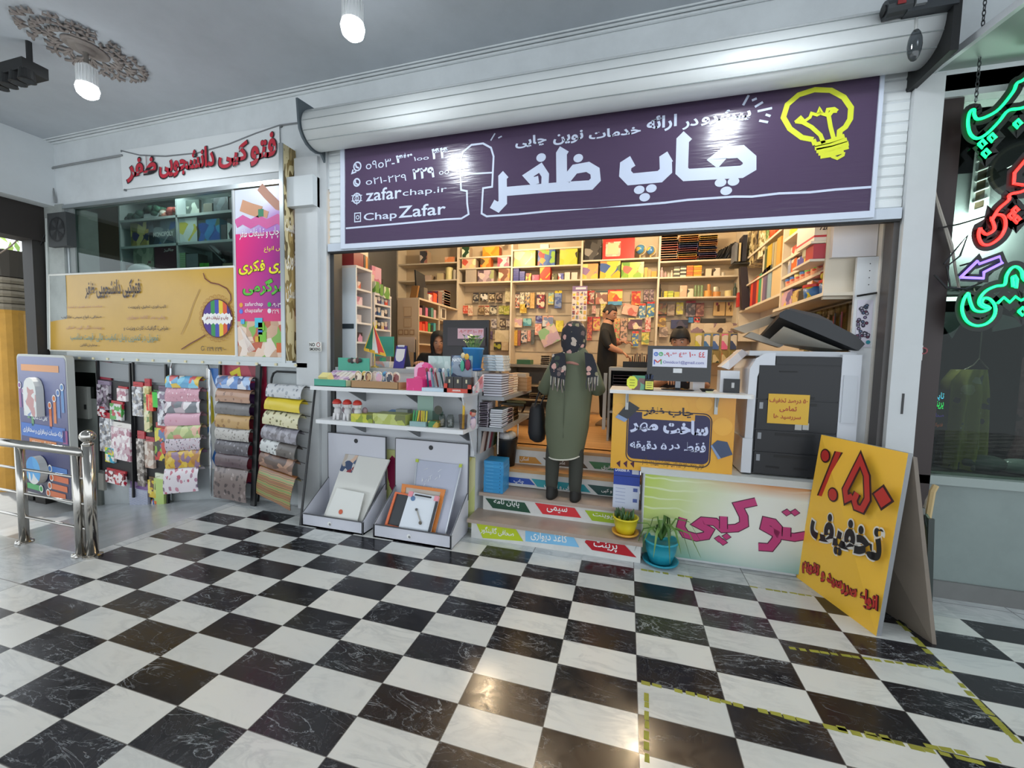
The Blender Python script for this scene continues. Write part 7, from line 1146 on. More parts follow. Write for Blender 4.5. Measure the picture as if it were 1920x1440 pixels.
# hanging sticker chart, dark slot box and the big pen card
t = thing('sticker_chart', 'long white chart of tiny pictures with purple header on the back wall', 'chart', by(1086, 600)); y = YB-.03; a, b = at(1071.5, 602, y=y), at(1101.5, 536, y=y); hz = b.z-(b.z-a.z)*.15; m = MB(); m.box(a.x, b.x, y, y+.006, a.z, hz, M('#d8d0cc', .4)); cols = ['#c8b83a', '#5a5060', '#b86a5a', '#8a7a98', '#c8a050', '#6a7a58', '#7a3a40', '#d8c870']; r = random.Random(4)
for i in range(4):
    for j in range(6):
        w, h = (b.x-a.x)/4, (hz-a.z)/6.3; x0, z0 = a.x+w*i+.008, a.z+h*(j+.3)+.006; m.box(x0, x0+w-.016, y-.003, y, z0, z0+h-.014, PR(f'{cols[r.randrange(8)]} {cols[r.randrange(8)]} #d0c8c0', 22))
part(m, 'picture_sheet', t); m = MB(); m.box(a.x, b.x, y-.002, y+.006, hz, b.z, M('#7a6290', .4)); m.box(a.x+.05, b.x-.02, y-.004, y-.002, hz+.03, hz+.06, M('#d8d0dc')); part(m, 'header_strip', t)
m = MB(); a, b = at(1315, 605, y=BW-.06), at(1361, 597, y=BW-.06); m.box(a.x, b.x, BW-.06, BW-.01, a.z, b.z, M('#3a3832', .3)); solo(m, 'dark_slot_box', 'long dark box under the numeral packs', 'box')
t = thing('pen_display', 'wide pen display card with rows of coloured packs behind the television', 'display', at(1337, 680, y=3.3)); y = 3.3; a, b = at(1292, 680, y=y), at(1383, 606, y=y); z1 = at(1337, 624, y=y).z; m = MB(); m.box(a.x, b.x, y, y+.01, a.z, b.z, M('#b0a068', .5)); part(m, 'backing', t); m = MB(); m.box(a.x, b.x, y-.004, y, z1, b.z, PR('#c8b498 #c8b498 #8a7078 #d0c0a4 #5a4a48 #c8b498', 16)); part(m, 'header_card', t)
for i, (c, c2) in enumerate((('#b8b03a', '#8a9a3a'), ('#4a78b0', '#c8c8c8'), ('#4a6aa8', '#b8b8c0'), ('#d86a98', '#e0a0b8'), ('#3a4a70', '#8a98a8'))):
    u0 = 1303+16.5*i; p, q = at(u0, 655, y=y-.03), at(u0+13, 626, y=y-.03); o = thing('pen_pack', ['yellow', 'first blue', 'second blue', 'pink', 'dark blue'][i]+' pack in the upper row of the pen display', 'packet', p, 'packs on the pen display'); m = MB(); m.box(p.x, q.x, y-.03, y-.005, p.z, q.z, M(c, .3), front=PR(f'{c} {c2} {c} #d0c8b8', 14)); part(m, 'packet_body', o)
    p, q = at(u0, 680, y=y-.03), at(u0+13, 658, y=y-.03); c3 = ['#6a8a4a', '#4a6a4a', '#3a4a3a', '#d8603a', '#6a8a3a'][i]; o = thing('pen_pack', ['olive', 'green', 'dark green', 'orange', 'grass green'][i]+' pack in the lower row of the pen display', 'packet', p, 'packs on the pen display'); m = MB(); m.box(p.x, q.x, y-.03, y-.005, p.z, q.z, M(c3, .3), front=PR(f'{c3} {c3} #c8b890 #8a7a4a', 14)); part(m, 'packet_body', o)
# ================================================================ LEFT WALL UNITS
XL = -2.86; LW = M('#d8d4d2', .4); LW2 = M('#d4dce2', .4)
def lx(u, v): return at(u, v, x=XL)
def wall_unit(name, label, y0, y1, zt, zs, side=LW, mat=LW, d=.27):
    t = thing(name, label, 'shelf unit', (XL-d/2, (y0+y1)/2, .72)); m = MB(); m.box(XL-d, XL, y0, y0+.018, .72, zt, side); part(m, 'near_side', t); m = MB(); m.box(XL-d, XL, y1-.018, y1, .72, zt, mat); part(m, 'far_side', t); m = MB(); m.box(XL-d, XL-d+.012, y0, y1, .72, zt, mat); part(m, 'back_panel', t); m = MB(); m.box(XL-d, XL+.005, y0, y1, zt, zt+.025, mat); part(m, 'top', t)
    for z in zs: m = MB(); m.box(XL-d, XL, y0+.018, y1-.018, z-.02, z, mat); part(m, 'shelf', t)
    return t
yA0, yA1 = .67, .95; zA = [lx(682, v).z for v in (543, 573, 605, 641)]
t = wall_unit('white_shelf_unit', 'tall white shelf unit with a pale notice at the left shop entrance', yA0, yA1, 2.50, zA, LW2)
m = MB(); y = yA0-.004; a, b = at(634, 616, y=y), at(663.5, 607, y=y); m.box(a.x, b.x, y-.002, y, a.z, b.z, M('#2f3a42', .4)); part(m, 'dark_label', t)
yB0, yB1 = .99, 1.33; zB = [lx(714, v).z for v in (570, 592, 617, 640)]
wall_unit('low_shelf_unit', 'lower cream shelf unit beyond the white one', yB0, yB1, 2.27, zB)
yC0, yC1 = 2.0, 3.33; zC = [lx(805, v).z for v in (594, 622, 645)]
t = wall_unit('side_bookcase', 'beige bookcase with paper frames on its near side, beside the back wall', yC0, yC1, 2.36, zC, M('#c9b294', .45), M('#cbb9a0', .45), .34); m = MB(); m.box(XL-.02, XL, 2.62, 2.645, .72, 2.36, M('#cbb9a0', .45)); part(m, 'divider', t)
y = yC0-.003; m = MB()
for u0, v0, u1, v1 in ((757, 594, 772, 575), (757, 614, 772, 596), (747, 628, 756, 618), (758, 628, 766, 618), (768, 628, 777, 618)): a, b = at(u0, v0, y=y), at(u1, v1, y=y); m.box(a.x, b.x, y-.004, y, a.z, b.z, M('#b89a78' if v0 < 620 else '#a07e5c', .4)); m.box(a.x+.012, b.x-.012, y-.005, y-.004, a.z+.012, b.z-.012, M('#c8ae8c'))
part(m, 'paper_frames', t)
def litem(u0, u1, vt, z, mat, label, cat='box', d=.1, name='shelf_item', dx=.03, grp=None):
    a, b = lx(u0, vt+12), lx(u1, vt+12); z1 = lx((u0+u1)/2, vt).z; m = MB(); m.box(XL-dx-d, XL-dx, a.y, b.y, z+.001, max(z1, z+.03), mat); return solo(m, name, label, cat, grp)
zT = 2.526
litem(668, 686, 473, zT, M('#8a2c34', .35), 'big crimson bag on top of the white shelf unit', 'bag', .2, 'crimson_bag')
for k, (u0, u1, c, lab) in enumerate(((687, 690, '#2c2a2c', 'black'), (690.3, 694, '#d88a2c', 'orange'), (694.3, 697, '#3a3434', 'charcoal'))): litem(u0, u1, 478+k*3, zT if k < 3 else 2.3, M(c, .4), lab+' upright book on top of the white shelf unit', 'book', .14, 'upright_book', grp='upright books on the white unit')
a = lx(706, 500); m = MB(); m.box(XL-.2, XL-.05, 1.02, 1.2, 2.296, 2.60, PR('#c87a98 #d898b0 #b86a88 #d0a0b8', 9)); solo(m, 'pink_bag', 'pink patterned gift bag beyond the upright books', 'bag')
m = MB(); m.box(XL-.12, XL-.04, 1.0, 1.05, 2.296, 2.50, PR('#b8a898 #8a7a6a #d0c0b0', 14)); solo(m, 'grey_book', 'grey brown leaning book in front of the pink bag', 'book')
for i, (y0, w) in enumerate(((1.0, .07), (1.09, .06), (1.17, .12))): m = MB(); m.box(XL-.03, XL+.01, y0, y0+w, 2.297-.02*i, 2.42-.015*i, PR('#d8d8c0 #d0d4b8 #6a9a4a #e0dcc8', 9)); solo(m, 'green_white_packet', ['first', 'second', 'third and widest'][i]+' white and green packet on top of the low unit', 'packet', 'white and green packets on the low unit')
m = MB(); m.box(XL-.24, XL-.10, 1.22, 1.31, 2.296, 2.5, M('#1e2226', .3)); solo(m, 'black_case', 'black case at the end of the low unit top', 'case')
m = MB(); m.box(-3.9, -3.5, 1.72, 1.98, .62, 2.42, M('#25292d', .35)); solo(m, 'dark_cabinet', 'dark tall cabinet in the passage to the left room', 'cabinet')
for lv, items in enumerate((((669, 675, 516, '#c89898 #e0c8c8 #8a5a5a', 'pink and white card'), (676, 681, 528, '#d8a090 #c8604a #e0d0c8', 'coral pouch')), ((670, 684, 556, '#d0a8b8 #e0c8d0 #b88098', 'pink ribbon pack'),), ((672, 682, 590, '#d8d0cc #c0b8b8', 'pale flat pack'),), ((668, 684, 623, '#2c2a2c #d8d0d0 #c890a8 #3a3438', 'black pink and white toy'),))):
    for u0, u1, v, c, lab in items: litem(u0, u1, v, zA[lv], pk(c, 16), lab+' on the '+['top', 'second', 'third', 'lowest'][lv]+' shelf of the white unit', 'pack', .12)
for lv, cs in enumerate((['#d8d0c8', '#4a4468', '#8a98b0', '#c84a3a'], ['#34406a', '#2f5a8a', '#d8d0c8', '#3a3a48'], ['#d8c84a', '#3a3448', '#c8a878', '#6a4a7a'])):
    for k, c in enumerate(cs): 
        y0 = yB0+.03+.07*k; m = MB(); z = zB[lv]+.001; m.box(XL-.16, XL-.02, y0, y0+.055, z, z+.07+.012*((k*7+lv) % 3), PR(f'{c} {c} #c8c0b8', 18)); solo(m, 'small_pack', ['white', 'violet', 'grey blue', 'red', 'navy', 'blue', 'cream', 'black', 'yellow', 'dark', 'tan', 'purple'][lv*4+k]+' little pack on the '+['upper', 'middle', 'lower'][lv]+' shelf of the low unit', 'pack', 'little packs on the low unit')
for lv, cs in enumerate((['#c88a98', '#3a2c34', '#c86a8a', '#2c3430', '#5a8a80', '#c8a0a8'], ['#d8442c', '#d85a3a', '#d03a2c', '#5a9a4a', '#2c3a34', '#4a9aa0'])):
    for k, c in enumerate(cs): 
        y0 = yC0+.06+.085*k; m = MB(); z = zC[lv]+.001; m.box(XL-.2, XL-.02, y0, y0+.07, z, z+.10+.02*((k*5+lv) % 3), M(c, .4)); solo(m, 'stationery_pack', ['rose', 'plum', 'deep pink', 'black', 'teal', 'pale pink', 'red', 'orange red', 'bright red', 'green', 'dark green', 'cyan'][lv*6+k]+' pack on the '+['upper', 'second'][lv]+' shelf of the side bookcase', 'pack', 'packs in the side bookcase')
m = MB(); m.box(XL-.06, XL-.04, 2.75, 2.95, zC[0]+.02, zC[0]+.2, M('#d8d0c0')); m.box(XL-.039, XL-.036, 2.8, 2.9, zC[0]+.04, zC[0]+.17, M('#5a5048')); solo(m, 'framed_card', 'white framed card in the far half of the side bookcase', 'card')
z = 2.386
def ctop(y0, y1, h, mat, name, label, cat, d=.2, dx=.03): m = MB(); m.box(XL-dx-d, XL-dx, y0, y1, z, z+h, mat); solo(m, name, label, cat)
m = MB(); m.obox((XL-.12, 2.1, z+.09), (.05, 0, 0), (0, .02, .0), (0, .03, .09), M('#8a6234', .4)); solo(m, 'brown_folder', 'brown folder leaning on top of the side bookcase', 'folder')
ctop(2.2, 2.3, .17, M('#6a645a'), 'grey_file', 'grey file box on top of the side bookcase', 'file'); ctop(2.34, 2.46, .1, pk('#d0c0b0 #c87a80 #e0d8c8'), 'pink_white_pack', 'pink and white pack on top of the side bookcase', 'pack'); ctop(2.48, 2.6, .14, PR('#d8502c #e06a3a #c84a3a', 10, .3, 'y'), 'orange_pens', 'orange pen packs on top of the side bookcase', 'pens'); ctop(2.64, 2.78, .19, PR('#a8784a #c8a878 #7a3a34 #5a4a7a', 12, .3, 'y'), 'brown_tube_packs', 'brown tube packs on top of the side bookcase', 'pack')
for k in range(6): m = MB(); book(m, XL-.22, XL-.02, 2.83, 3.05, z+.04*k, .038, ['#4a4038', '#8a4a3a', '#c8b8a0', '#34302c', '#d8d0c0', '#a86a50'][k], '#d8ccb4', 'r'); solo(m, 'book', 'book in the pile at the far end of the side bookcase top, '+pos(k, 6), 'book', 'books on the side bookcase')
m = MB(); m.prism([(-3.05, 2.3, 2.386), (-3.0, 2.5, 2.386), (-3.02, 2.46, 2.78), (-3.07, 2.28, 2.82)], (-.02, 0, 0), M('#24262a', .3)); solo(m, 'black_board', 'black board standing behind the goods on the side bookcase', 'board')
# ================================================================ COUNTER TOP THINGS
CT = 1.471
t = thing('desk_flag', 'small green white and red flag with gold fringe on the counter', 'flag', (at(704, 680, y=.62).x, .62, CT)); y = .62; p = lambda u, v, o=0: at(u, v, y=y+o)
m = MB(); a = p(703, 690); m.tube([V3((a.x, y, CT)), p(700, 604)], .006, M('#c8b060', .3, .6), 6); m.lathe([(.04, CT), (.04, CT+.01), (.01, CT+.02)], (a.x, y, 0), M('#c8b060', .3, .6), 14); part(m, 'pole', t)
L0, L1 = [(700, 607), (693, 630), (686, 652)], [(700, 607), (706, 630), (716, 650)]
def flagband(s0, s1, col, v0=0, v1=1):
    V = []; n = 6
    for j in range(n+1):
        w = v0+(v1-v0)*j/n
        for i in range(5): s = s0+(s1-s0)*i/4; u = 700+(-16*w)*(1-s)+(22*w)*s; v = 608+w*(48+10*s); V.append(p(u, v, -.012-.012*math.sin(8*s+3*w)))
    m.add(V, [(j*5+i, j*5+i+1, (j+1)*5+i+1, (j+1)*5+i) for j in range(n) for i in range(4)], M(col, .5))
m = MB(); flagband(0, .36, '#1f6a4a'); flagband(.36, .66, '#d8d6d2'); flagband(.66, 1, '#c8302c'); part(m, 'cloth', t, True); m = MB(); flagband(-.03, 1.03, '#d8a82c', .93, 1.04); flagband(-.06, 0.0, '#d8a82c'); flagband(1.0, 1.06, '#d8a82c'); part(m, 'gold_fringe', t)
t = thing('desk_calendar', 'purple desk calendar with a white rounded page on the counter', 'calendar', (at(745, 680, y=.6).x, .6, CT)); a, b = at(737, 680, y=.6), at(756.5, 648, y=.6); m = MB(); VI = M('#3a3280', .35); m.prism([V3((a.x, .6, CT)), V3((b.x, .6, CT)), V3((b.x, .66, b.z)), V3((a.x, .66, b.z))], (0, .012, 0), VI); m.prism([V3((a.x, .75, CT)), V3((b.x, .75, CT)), V3((b.x, .672, b.z)), V3((a.x, .672, b.z))], (0, .008, 0), M('#4a4a58')); part(m, 'stand', t); h = b.z-CT; w = b.x-a.x; m = MB(); sl = lambda x, k: V3((a.x+w*x, .598+.06*k, CT+h*k)); m.poly([sl(.08, .86), sl(.08, .5), sl(.2, .34), sl(.5, .28), sl(.8, .34), sl(.92, .5), sl(.92, .86)][::-1], M('#c8c4c4', .5)); part(m, 'page', t); m = MB(); m.tube([sl(.2, .98), sl(.8, .98)], .012, M('#c8c8d0', .3), 6); part(m, 'wire_binding', t)
t = thing('office_chair', 'beige-backed chair behind the counter beside the bookcase', 'chair', (-2.42, 1.25, .72)); a, b = at(746, 652, y=1.25), at(778, 632, y=1.25); m = MB(); m.box(a.x, b.x, 1.25, 1.28, a.z-.05, b.z, M('#b89c84', .5)); part(m, 'backrest', t); m = MB()
for x in (a.x+.01, b.x-.01): m.tube([(x, 1.27, a.z+.1), (x, 1.27, .72)], .014, DARK, 8)
part(m, 'frame', t); m = MB(); m.box(a.x, b.x, .95, 1.26, 1.15, 1.2, M('#8a7a6a')); part(m, 'seat', t)
m = MB(); a, b = at(700, 678, y=.75), at(730, 668, y=.75); m.box(a.x, b.x, .75, .95, CT, CT+.06, PR('#c8ccd0 #b8c0c8 #d8a8a0 #d0d4d8', 18, .4)); solo(m, 'paper_pile', 'pale paper pile on the counter behind the flag', 'paper')
m = MB(); a, b = at(766, 680, y=.55), at(800, 676, y=.55); m.box(a.x, b.x, .5, .7, CT, CT+.018, M('#d8d4d0', .5)); solo(m, 'paper_sheets', 'white sheets on the counter front edge', 'paper')
m = MB(); m.box(at(700, 650, y=.85).x, at(737, 650, y=.85).x, .85, .87, at(715, 668, y=.85).z, at(715, 631, y=.85).z, M('#3a9a84', .4)); m.box(at(712, 650, y=.87).x, at(716, 650, y=.87).x, .87, .95, CT, CT+.1, M('#3a9a84')); solo(m, 'teal_board', 'teal board standing behind the little flag', 'board')
t = thing('monitor', 'black monitor seen from behind with a pink notice, on the counter', 'monitor', (-1.76, .98, CT)); y = .98; a, b = at(830, 664, y=y), at(917, 600, y=y); m = MB(); MBK = M('#1d191c', .35); m.box(a.x, b.x, y, y+.05, a.z-.02, b.z, MBK); part(m, 'casing', t); m = MB(); c, d = at(839, 648, y=y-.02), at(885, 614, y=y-.02); m.box(c.x, d.x+.15, y-.02, y, c.z, d.z, M('#2c2228', .3)); part(m, 'rear_cover', t); m = MB(); m.tube([(-1.76, y+.01, CT), (-1.76, y+.01, a.z+.1)], .03, MBK, 10); m.lathe([(.13, CT), (.13, CT+.012), (.04, CT+.02)], (-1.76, y+.02, 0), MBK, 20); part(m, 'stand', t)
m = MB(); c, d = at(858, 635, y=y-.025), at(907, 616, y=y-.025); m.box(c.x, d.x, y-.026, y-.024, c.z, d.z, M('#d0a8b4', .5)); ftext(m, '۰۹۰۳ ۴۳ ۱۰۰ ۴۴', y-.027, 861, 625, 905, 618, M('#c0504a'), .02); m.box(c.x+.07, d.x-.01, y-.0265, y-.026, c.z+.01, c.z+.035, M('#b8a8c0')); part(m, 'pink_notice', t)
t = thing('potted_plant', 'leafy green plant in a bright blue pot beside the monitor', 'potted plant', (at(887, 680, y=.62).x, .66, CT)); x = at(887, 680, y=.66).x; BL_ = M('#3a8ac8', .35); m = MB(); zt = at(887, 652, y=.66).z; m.lathe([(.075, CT+.015), (.098, zt-.02), (.104, zt-.018), (.104, zt), (.095, zt), (.09, zt-.02)], (x, .66, 0), BL_, 24); part(m, 'pot', t, True); m = MB(); m.lathe([(.075, CT), (.09, CT+.012), (.092, CT+.02), (.07, CT+.015)], (x, .66, 0), M('#2a6ac0', .3), 24); part(m, 'saucer', t, True); m = MB(); r = random.Random(6)
for i in range(46):
    a = r.random()*6.28; rr_ = .02+.08*r.random(); b = V3((x+.5*rr_*math.cos(a), .66+.5*rr_*math.sin(a), zt-.02)); e = V3((x+1.2*rr_*math.cos(a), .66+rr_*math.sin(a), zt+.03+.09*r.random())); m.tube([b, e], .0025, M('#7a9a5a'), 4); w = V3((math.cos(a+1.5), math.sin(a+1.5), 0))*.018; f = V3((math.cos(a), math.sin(a), .5))*.022; m.add([e-w, e-f*.6, e+w, e+f], [(0, 1, 2, 3)], M(['#5a8a3a', '#7aa84a', '#3f6a2c', '#98b868'][i % 4], .4))
part(m, 'leaves', t)
# ================================================================ BOOK DISPLAY AND GREY CABINET IN THE MIDDLE
t = thing('book_display', 'low grey display case of small books in the middle of the shop', 'display case', (-1.0, 2.2, .72)); x0, x1 = -1.60, -.66; G2 = M('#8f887c', .45)
m = MB(); m.box(x0, x1, 2.08, 2.5, 1.485, 1.52, G2); part(m, 'top', t); m = MB(); m.box(x0, x1, 2.46, 2.5, .721, 1.485, M('#85786a')); part(m, 'back_panel', t); m = MB(); m.box(x0, x1, 2.12, 2.5, .721, .80, M('#7a5a3c')); part(m, 'plinth', t)
for x in (x0, x1-.02): m = MB(); m.box(x, x+.02, 2.1, 2.46, .80, 1.485, G2); part(m, 'side', t)
for z in (1.26, 1.075, .88): m = MB(); m.box(x0+.02, x1-.02, 2.1, 2.46, z-.022, z, M('#a8987e', .45)); part(m, 'shelf', t)
def cols_(x0, n, z, y, hs, cvs, lab, dx=.145):
    for i in range(n):
        for k in range(hs[i % len(hs)]):
            m = MB(); j = R.uniform(-.006, .006); xx = x0+dx*i+j; book(m, xx, xx+dx*.8, y, y+.16, z+.024*k, .023, cvs[(i+k) % len(cvs)], '#d8cbb0', 'f'); solo(m, 'small_book', 'small pale book '+lab+', pile '+ORD[i+1 if i else 0].replace('lowest', 'first')+' from left, '+pos(k, hs[i % len(hs)]), 'book', 'small books '+lab)
cols_(-1.18, 4, 1.521, 2.1, [5, 6, 6, 5], ['#c8b498', '#d0c0a8', '#b89a7c', '#d8ccb8'], 'on the display case top')
cols_(-1.32, 4, 1.076, 2.115, [3, 2, 4, 3], ['#c8a888', '#5a4038', '#d0c0a0', '#8a6a50'], 'on its middle shelf', .15)
cols_(-1.2, 3, 1.261, 2.115, [2, 3, 2], ['#b8a078', '#d8ccb8', '#7a6a58'], 'on its upper shelf', .16)
for i in range(5): m = MB(); x = -1.5+.17*i; m.obox((x, 2.2, .92), (.07, 0, 0), (0, .07, .03), (0, -.003, .006), M(['#b8a48c', '#c8b8a0', '#a8927a'][i % 3])); solo(m, 'flat_book', ['first', 'second', 'third', 'fourth', 'last'][i]+' flat book from the left on the lowest shelf of the display case', 'book', 'flat books on the lowest display shelf')
m = MB(); m.box(-1.5, -1.32, 2.12, 2.3, 1.521, 1.58, M('#3f6a4a')); m.box(-1.48, -1.36, 2.13, 2.28, 1.58, 1.60, M('#c8b8a0')); solo(m, 'green_box', 'green box behind the paper bundles on the display case', 'box')
t = thing('grey_cabinet', 'grey cabinet of bound papers behind the desk', 'cabinet', (-.1, 1.6, .72)); m = MB(); m.box(-.30, .42, 1.5, 1.95, 1.49, 1.525, M('#a8aaa8', .4)); part(m, 'top', t)
for x in (-.30, .40): m = MB(); m.box(x, x+.022, 1.5, 1.95, .721, 1.49, M('#a8aaa8', .4)); part(m, 'side', t)
m = MB(); m.box(-.28, .42, 1.93, 1.95, .721, 1.49, M('#4a4a48')); part(m, 'back_panel', t)
for z in (1.27, 1.05): m = MB(); m.box(-.28, .40, 1.5, 1.93, z-.02, z, M('#a8aaa8', .4)); part(m, 'shelf', t)
m = MB(); m.box(-.35, -.315, 1.46, 1.5, .85, 1.46, M('#b0b2b0', .4)); part(m, 'door', t)
for k in range(5): m = MB(); jx = R.uniform(-.01, .01); book(m, -.25+jx, .0+jx, 1.52, 1.8, 1.271+.034*k, .032, ['#4a4048', '#6a5a60', '#3a343a'][k % 3], '#a89a98', 'f'); solo(m, 'bound_papers', 'dark bound papers in the grey cabinet, '+pos(k, 5)+' of the pile', 'papers', 'bound papers in the grey cabinet')
t = thing('tool_rack', 'black open box of tools on the grey cabinet before the shopkeeper', 'tool box', (.0, 1.75, 1.526)); m = MB(); m.box(-.16, .16, 1.62, 1.85, 1.526, 1.59, DARK); part(m, 'tray', t)
for i in range(10): m = MB(); x = -.06+.021*i; m.tube([(x, 1.72, 1.58), (x+.008*math.sin(i), 1.71, 1.65+.02*(i % 3))], .007, M(['#1a1a1c', '#5a2c2c', '#8a7a6a'][i % 3]), 6); part(m, 'tool', t)
# ================================================================ RIGHT WALL SHELVES
XR = 1.34; RW = M('#d8ccb8', .45)
rx = lambda u, v: at(u, v, x=XR)
t = thing('right_wall_shelving', 'cream shelving along the right wall with binders and toys', 'shelving', (1.47, 2, .72))
for y in (3.3, 1.72, .66): m = MB(); m.box(XR if y > .7 else 1.30, 1.6, y-.012, y+.012, 2.1 if y < .7 else 1.9, 3.8, RW); part(m, 'upright', t)
zR = {'bind': 2.315, 'S1': 2.35, 'S2': 2.465, 'S3': 2.63, 'S0': 2.83, 'sh3': 2.145, 'top': 3.0}
for k, (z, y0, y1) in {'bind': (2.315, 1.735, 3.3), 'S1': (2.35, .67, 1.71), 'S2': (2.465, .95, 1.71), 'S3': (2.63, .95, 1.71), 'S0': (2.83, .95, 1.71), 'sh3': (2.145, .60, 1.71), 'top': (2.98, 1.735, 3.3)}.items(): m = MB(); m.box(XR-(.06 if k == 'sh3' else 0), 1.6, y0, y1, z-.025, z, RW); part(m, 'shelf', t)
m = MB(); m.box(1.32, 1.595, .60, .93, 2.40, 3.1, M('#d6d2d4', .4)); part(m, 'end_cupboard', t, label='plain white end cupboard of the shelving')
m = MB(); m.box(1.47, 1.6, .575, .60, .74, 2.39, M('#d4d6d8', .4)); 
for k in range(4): m.disc((1.55, .574, 2.34-.05*k), (0, -1, 0), .004, DARK, 8)
part(m, 'end_panel', t)
m = MB(); m.box(1.49, 1.585, .57, .574, 1.74, 2.08, M('#d4cfdc', .4)); a0 = random.Random(9)
for i in range(34): 
    x, z = 1.50+.075*a0.random(), 1.80+.25*a0.random(); m.disc((x, .5695-.0001*i, z), (0, -1, 0), .0125, M('#2a2836'), 12); m.disc((x, .5693-.0001*i, z), (0, -1, 0), .007, M(['#8a7a9a', '#b8b0c0', '#7a3a58', '#5a6a8a'][i % 4]), 8)
m.disc((1.57, .565, 1.775), (0, -1, 0), .014, M('#2a8a98'), 14); o = solo(m, 'badge_card', 'white card covered with dark round badges at the right doorpost', 'badge card'); m = MB(); m.tube([(1.455, .5, 2.10), (1.60, .57, 2.13)], .008, DARK, 6); solo(m, 'hook_rod', 'thin black rod above the badge card', 'rod')
def ritem(u0, u1, vt, lv, mat, label, cat, name, d=.18, dx=.015, grp=None, zz=None, cyl=False):
    a, b = rx(u0, vt+15), rx(u1, vt+15); z = (zz or zR[lv])+.001; z1 = rx((u0+u1)/2, vt).z; m = MB()
    if cyl: r = abs(a.y-b.y)/2; m.lathe([(r*.92, z), (r, z+.01), (r, z1-.02), (r*1.05, z1-.02), (r*1.05, z1), (.01, z1)], (XR+dx+r, (a.y+b.y)/2, 0), mat, 18)
    else: m.box(XR+dx, XR+dx+d, min(a.y, b.y), max(a.y, b.y), z, max(z1, z+.02), mat)
    return solo(m, name, label, cat, grp)
BN = [(1405, 1409, '#d84a34', 'orange edged'), (1409.3, 1416, '#8a1c34', 'crimson'), (1416.3, 1420, '#d8602c', 'orange'), (1420.3, 1425, '#3a9a70', 'green'), (1425.3, 1428, '#c8b8a0', 'cream'), (1428.3, 1433, '#7a6488', 'mauve'), (1433.3, 1437, '#5a5a78', 'slate'), (1437.3, 1444, '#8aa8b8', 'pale blue'), (1445, 1464, '#d0b88c', 'wide tan')]
for i, (a, b, c, lab) in enumerate(BN): ritem(a, b, 527-i*4.2 if i < 8 else 497, 'bind', M(c, .4), lab+' binder standing on the right wall shelf', 'binder', 'binder', grp='binders on the right wall shelf')
zb2 = 2.62; m = MB(); m.box(XR, 1.6, 1.735, 3.3, 2.60, 2.62, RW); o = part(m, 'shelf', t)
for i, (a, b, v, c, lab) in enumerate(((1428, 1431, 470, '#c8c8b0', 'silver'), (1431.5, 1435, 468, '#4a5a3a', 'dark green'), (1436, 1444, 460, '#c8a83a', 'mustard'), (1445, 1448, 456, '#a8a088', 'grey'), (1449, 1453, 454, '#b8a878', 'khaki'), (1454, 1461, 446, '#d8a050', 'orange tan'))): ritem(a, b, v, 'bind', M(c, .35), lab+' tall roll standing above the binders', 'paper roll', 'paper_roll', zz=zb2, grp='rolls above the binders')
for i, (a, b, c, lab) in enumerate(((1400, 1412, '#b8a878 #e8e0b8 #6a5a3a #d0c090', 'gold foil'), (1413, 1419, '#4a4238 #8a7a5a #2c2824', 'dark foil'), (1420, 1433, '#d8d0a8 #f0e8c8 #8a7a4a #b8a870', 'bright crinkled foil'), (1434, 1439, '#5a8a4a #c8b88a #6a9a5a', 'green striped'), (1440, 1451, '#d8603a #c8502c #d87048', 'orange red'))): ritem(a, b, 424, 'top', PR(c, 20, .15), lab+' wrap pack high on the right wall shelf', 'wrap pack', 'wrap_pack', zz=2.985 if i > 2 else 2.86)
for i, (a, b, v0, c, lab) in enumerate(((1377, 1384, 455, '#6a707a', 'grey'), (1384.5, 1390, 455, '#c8b890', 'cream'), (1391, 1402, 440, '#1c1f30', 'dark navy'))): m = MB(); p, q = at(a, 490, y=3.0), at(b, v0, y=3.0); m.box(p.x, q.x, 3.0, 3.2, p.z, q.z, M(c, .4)); solo(m, 'hanging_folder', lab+' folder in the back right corner rack', 'folder', 'folders in the corner rack')
m = MB(); p, q = at(1376, 496, y=2.98), at(1406, 490, y=2.98); m.box(p.x, q.x, 2.96, 3.24, p.z, p.z+.02, DARK); solo(m, 'corner_rack', 'small black corner rack under the folders', 'rack')
m = MB(); p, q = at(1383, 575, y=3.2), at(1388, 548, y=3.2); m.box(p.x, q.x, 3.2, 3.3, p.z, q.z, M('#c83a38', .4)); solo(m, 'red_file', 'red file hanging at the back right corner', 'file'); m = MB(); p = at(1392, 580, y=3.0); q = at(1398, 500, y=3.0); m.prism([p, V3((p.x+.1, 3.0, p.z)), V3((q.x+.02, 3.0, q.z)), V3((q.x-.06, 3.0, q.z))], (0, .1, 0), M('#2c2630', .5)); solo(m, 'dark_bag', 'dark bag hanging beside the binders', 'bag')
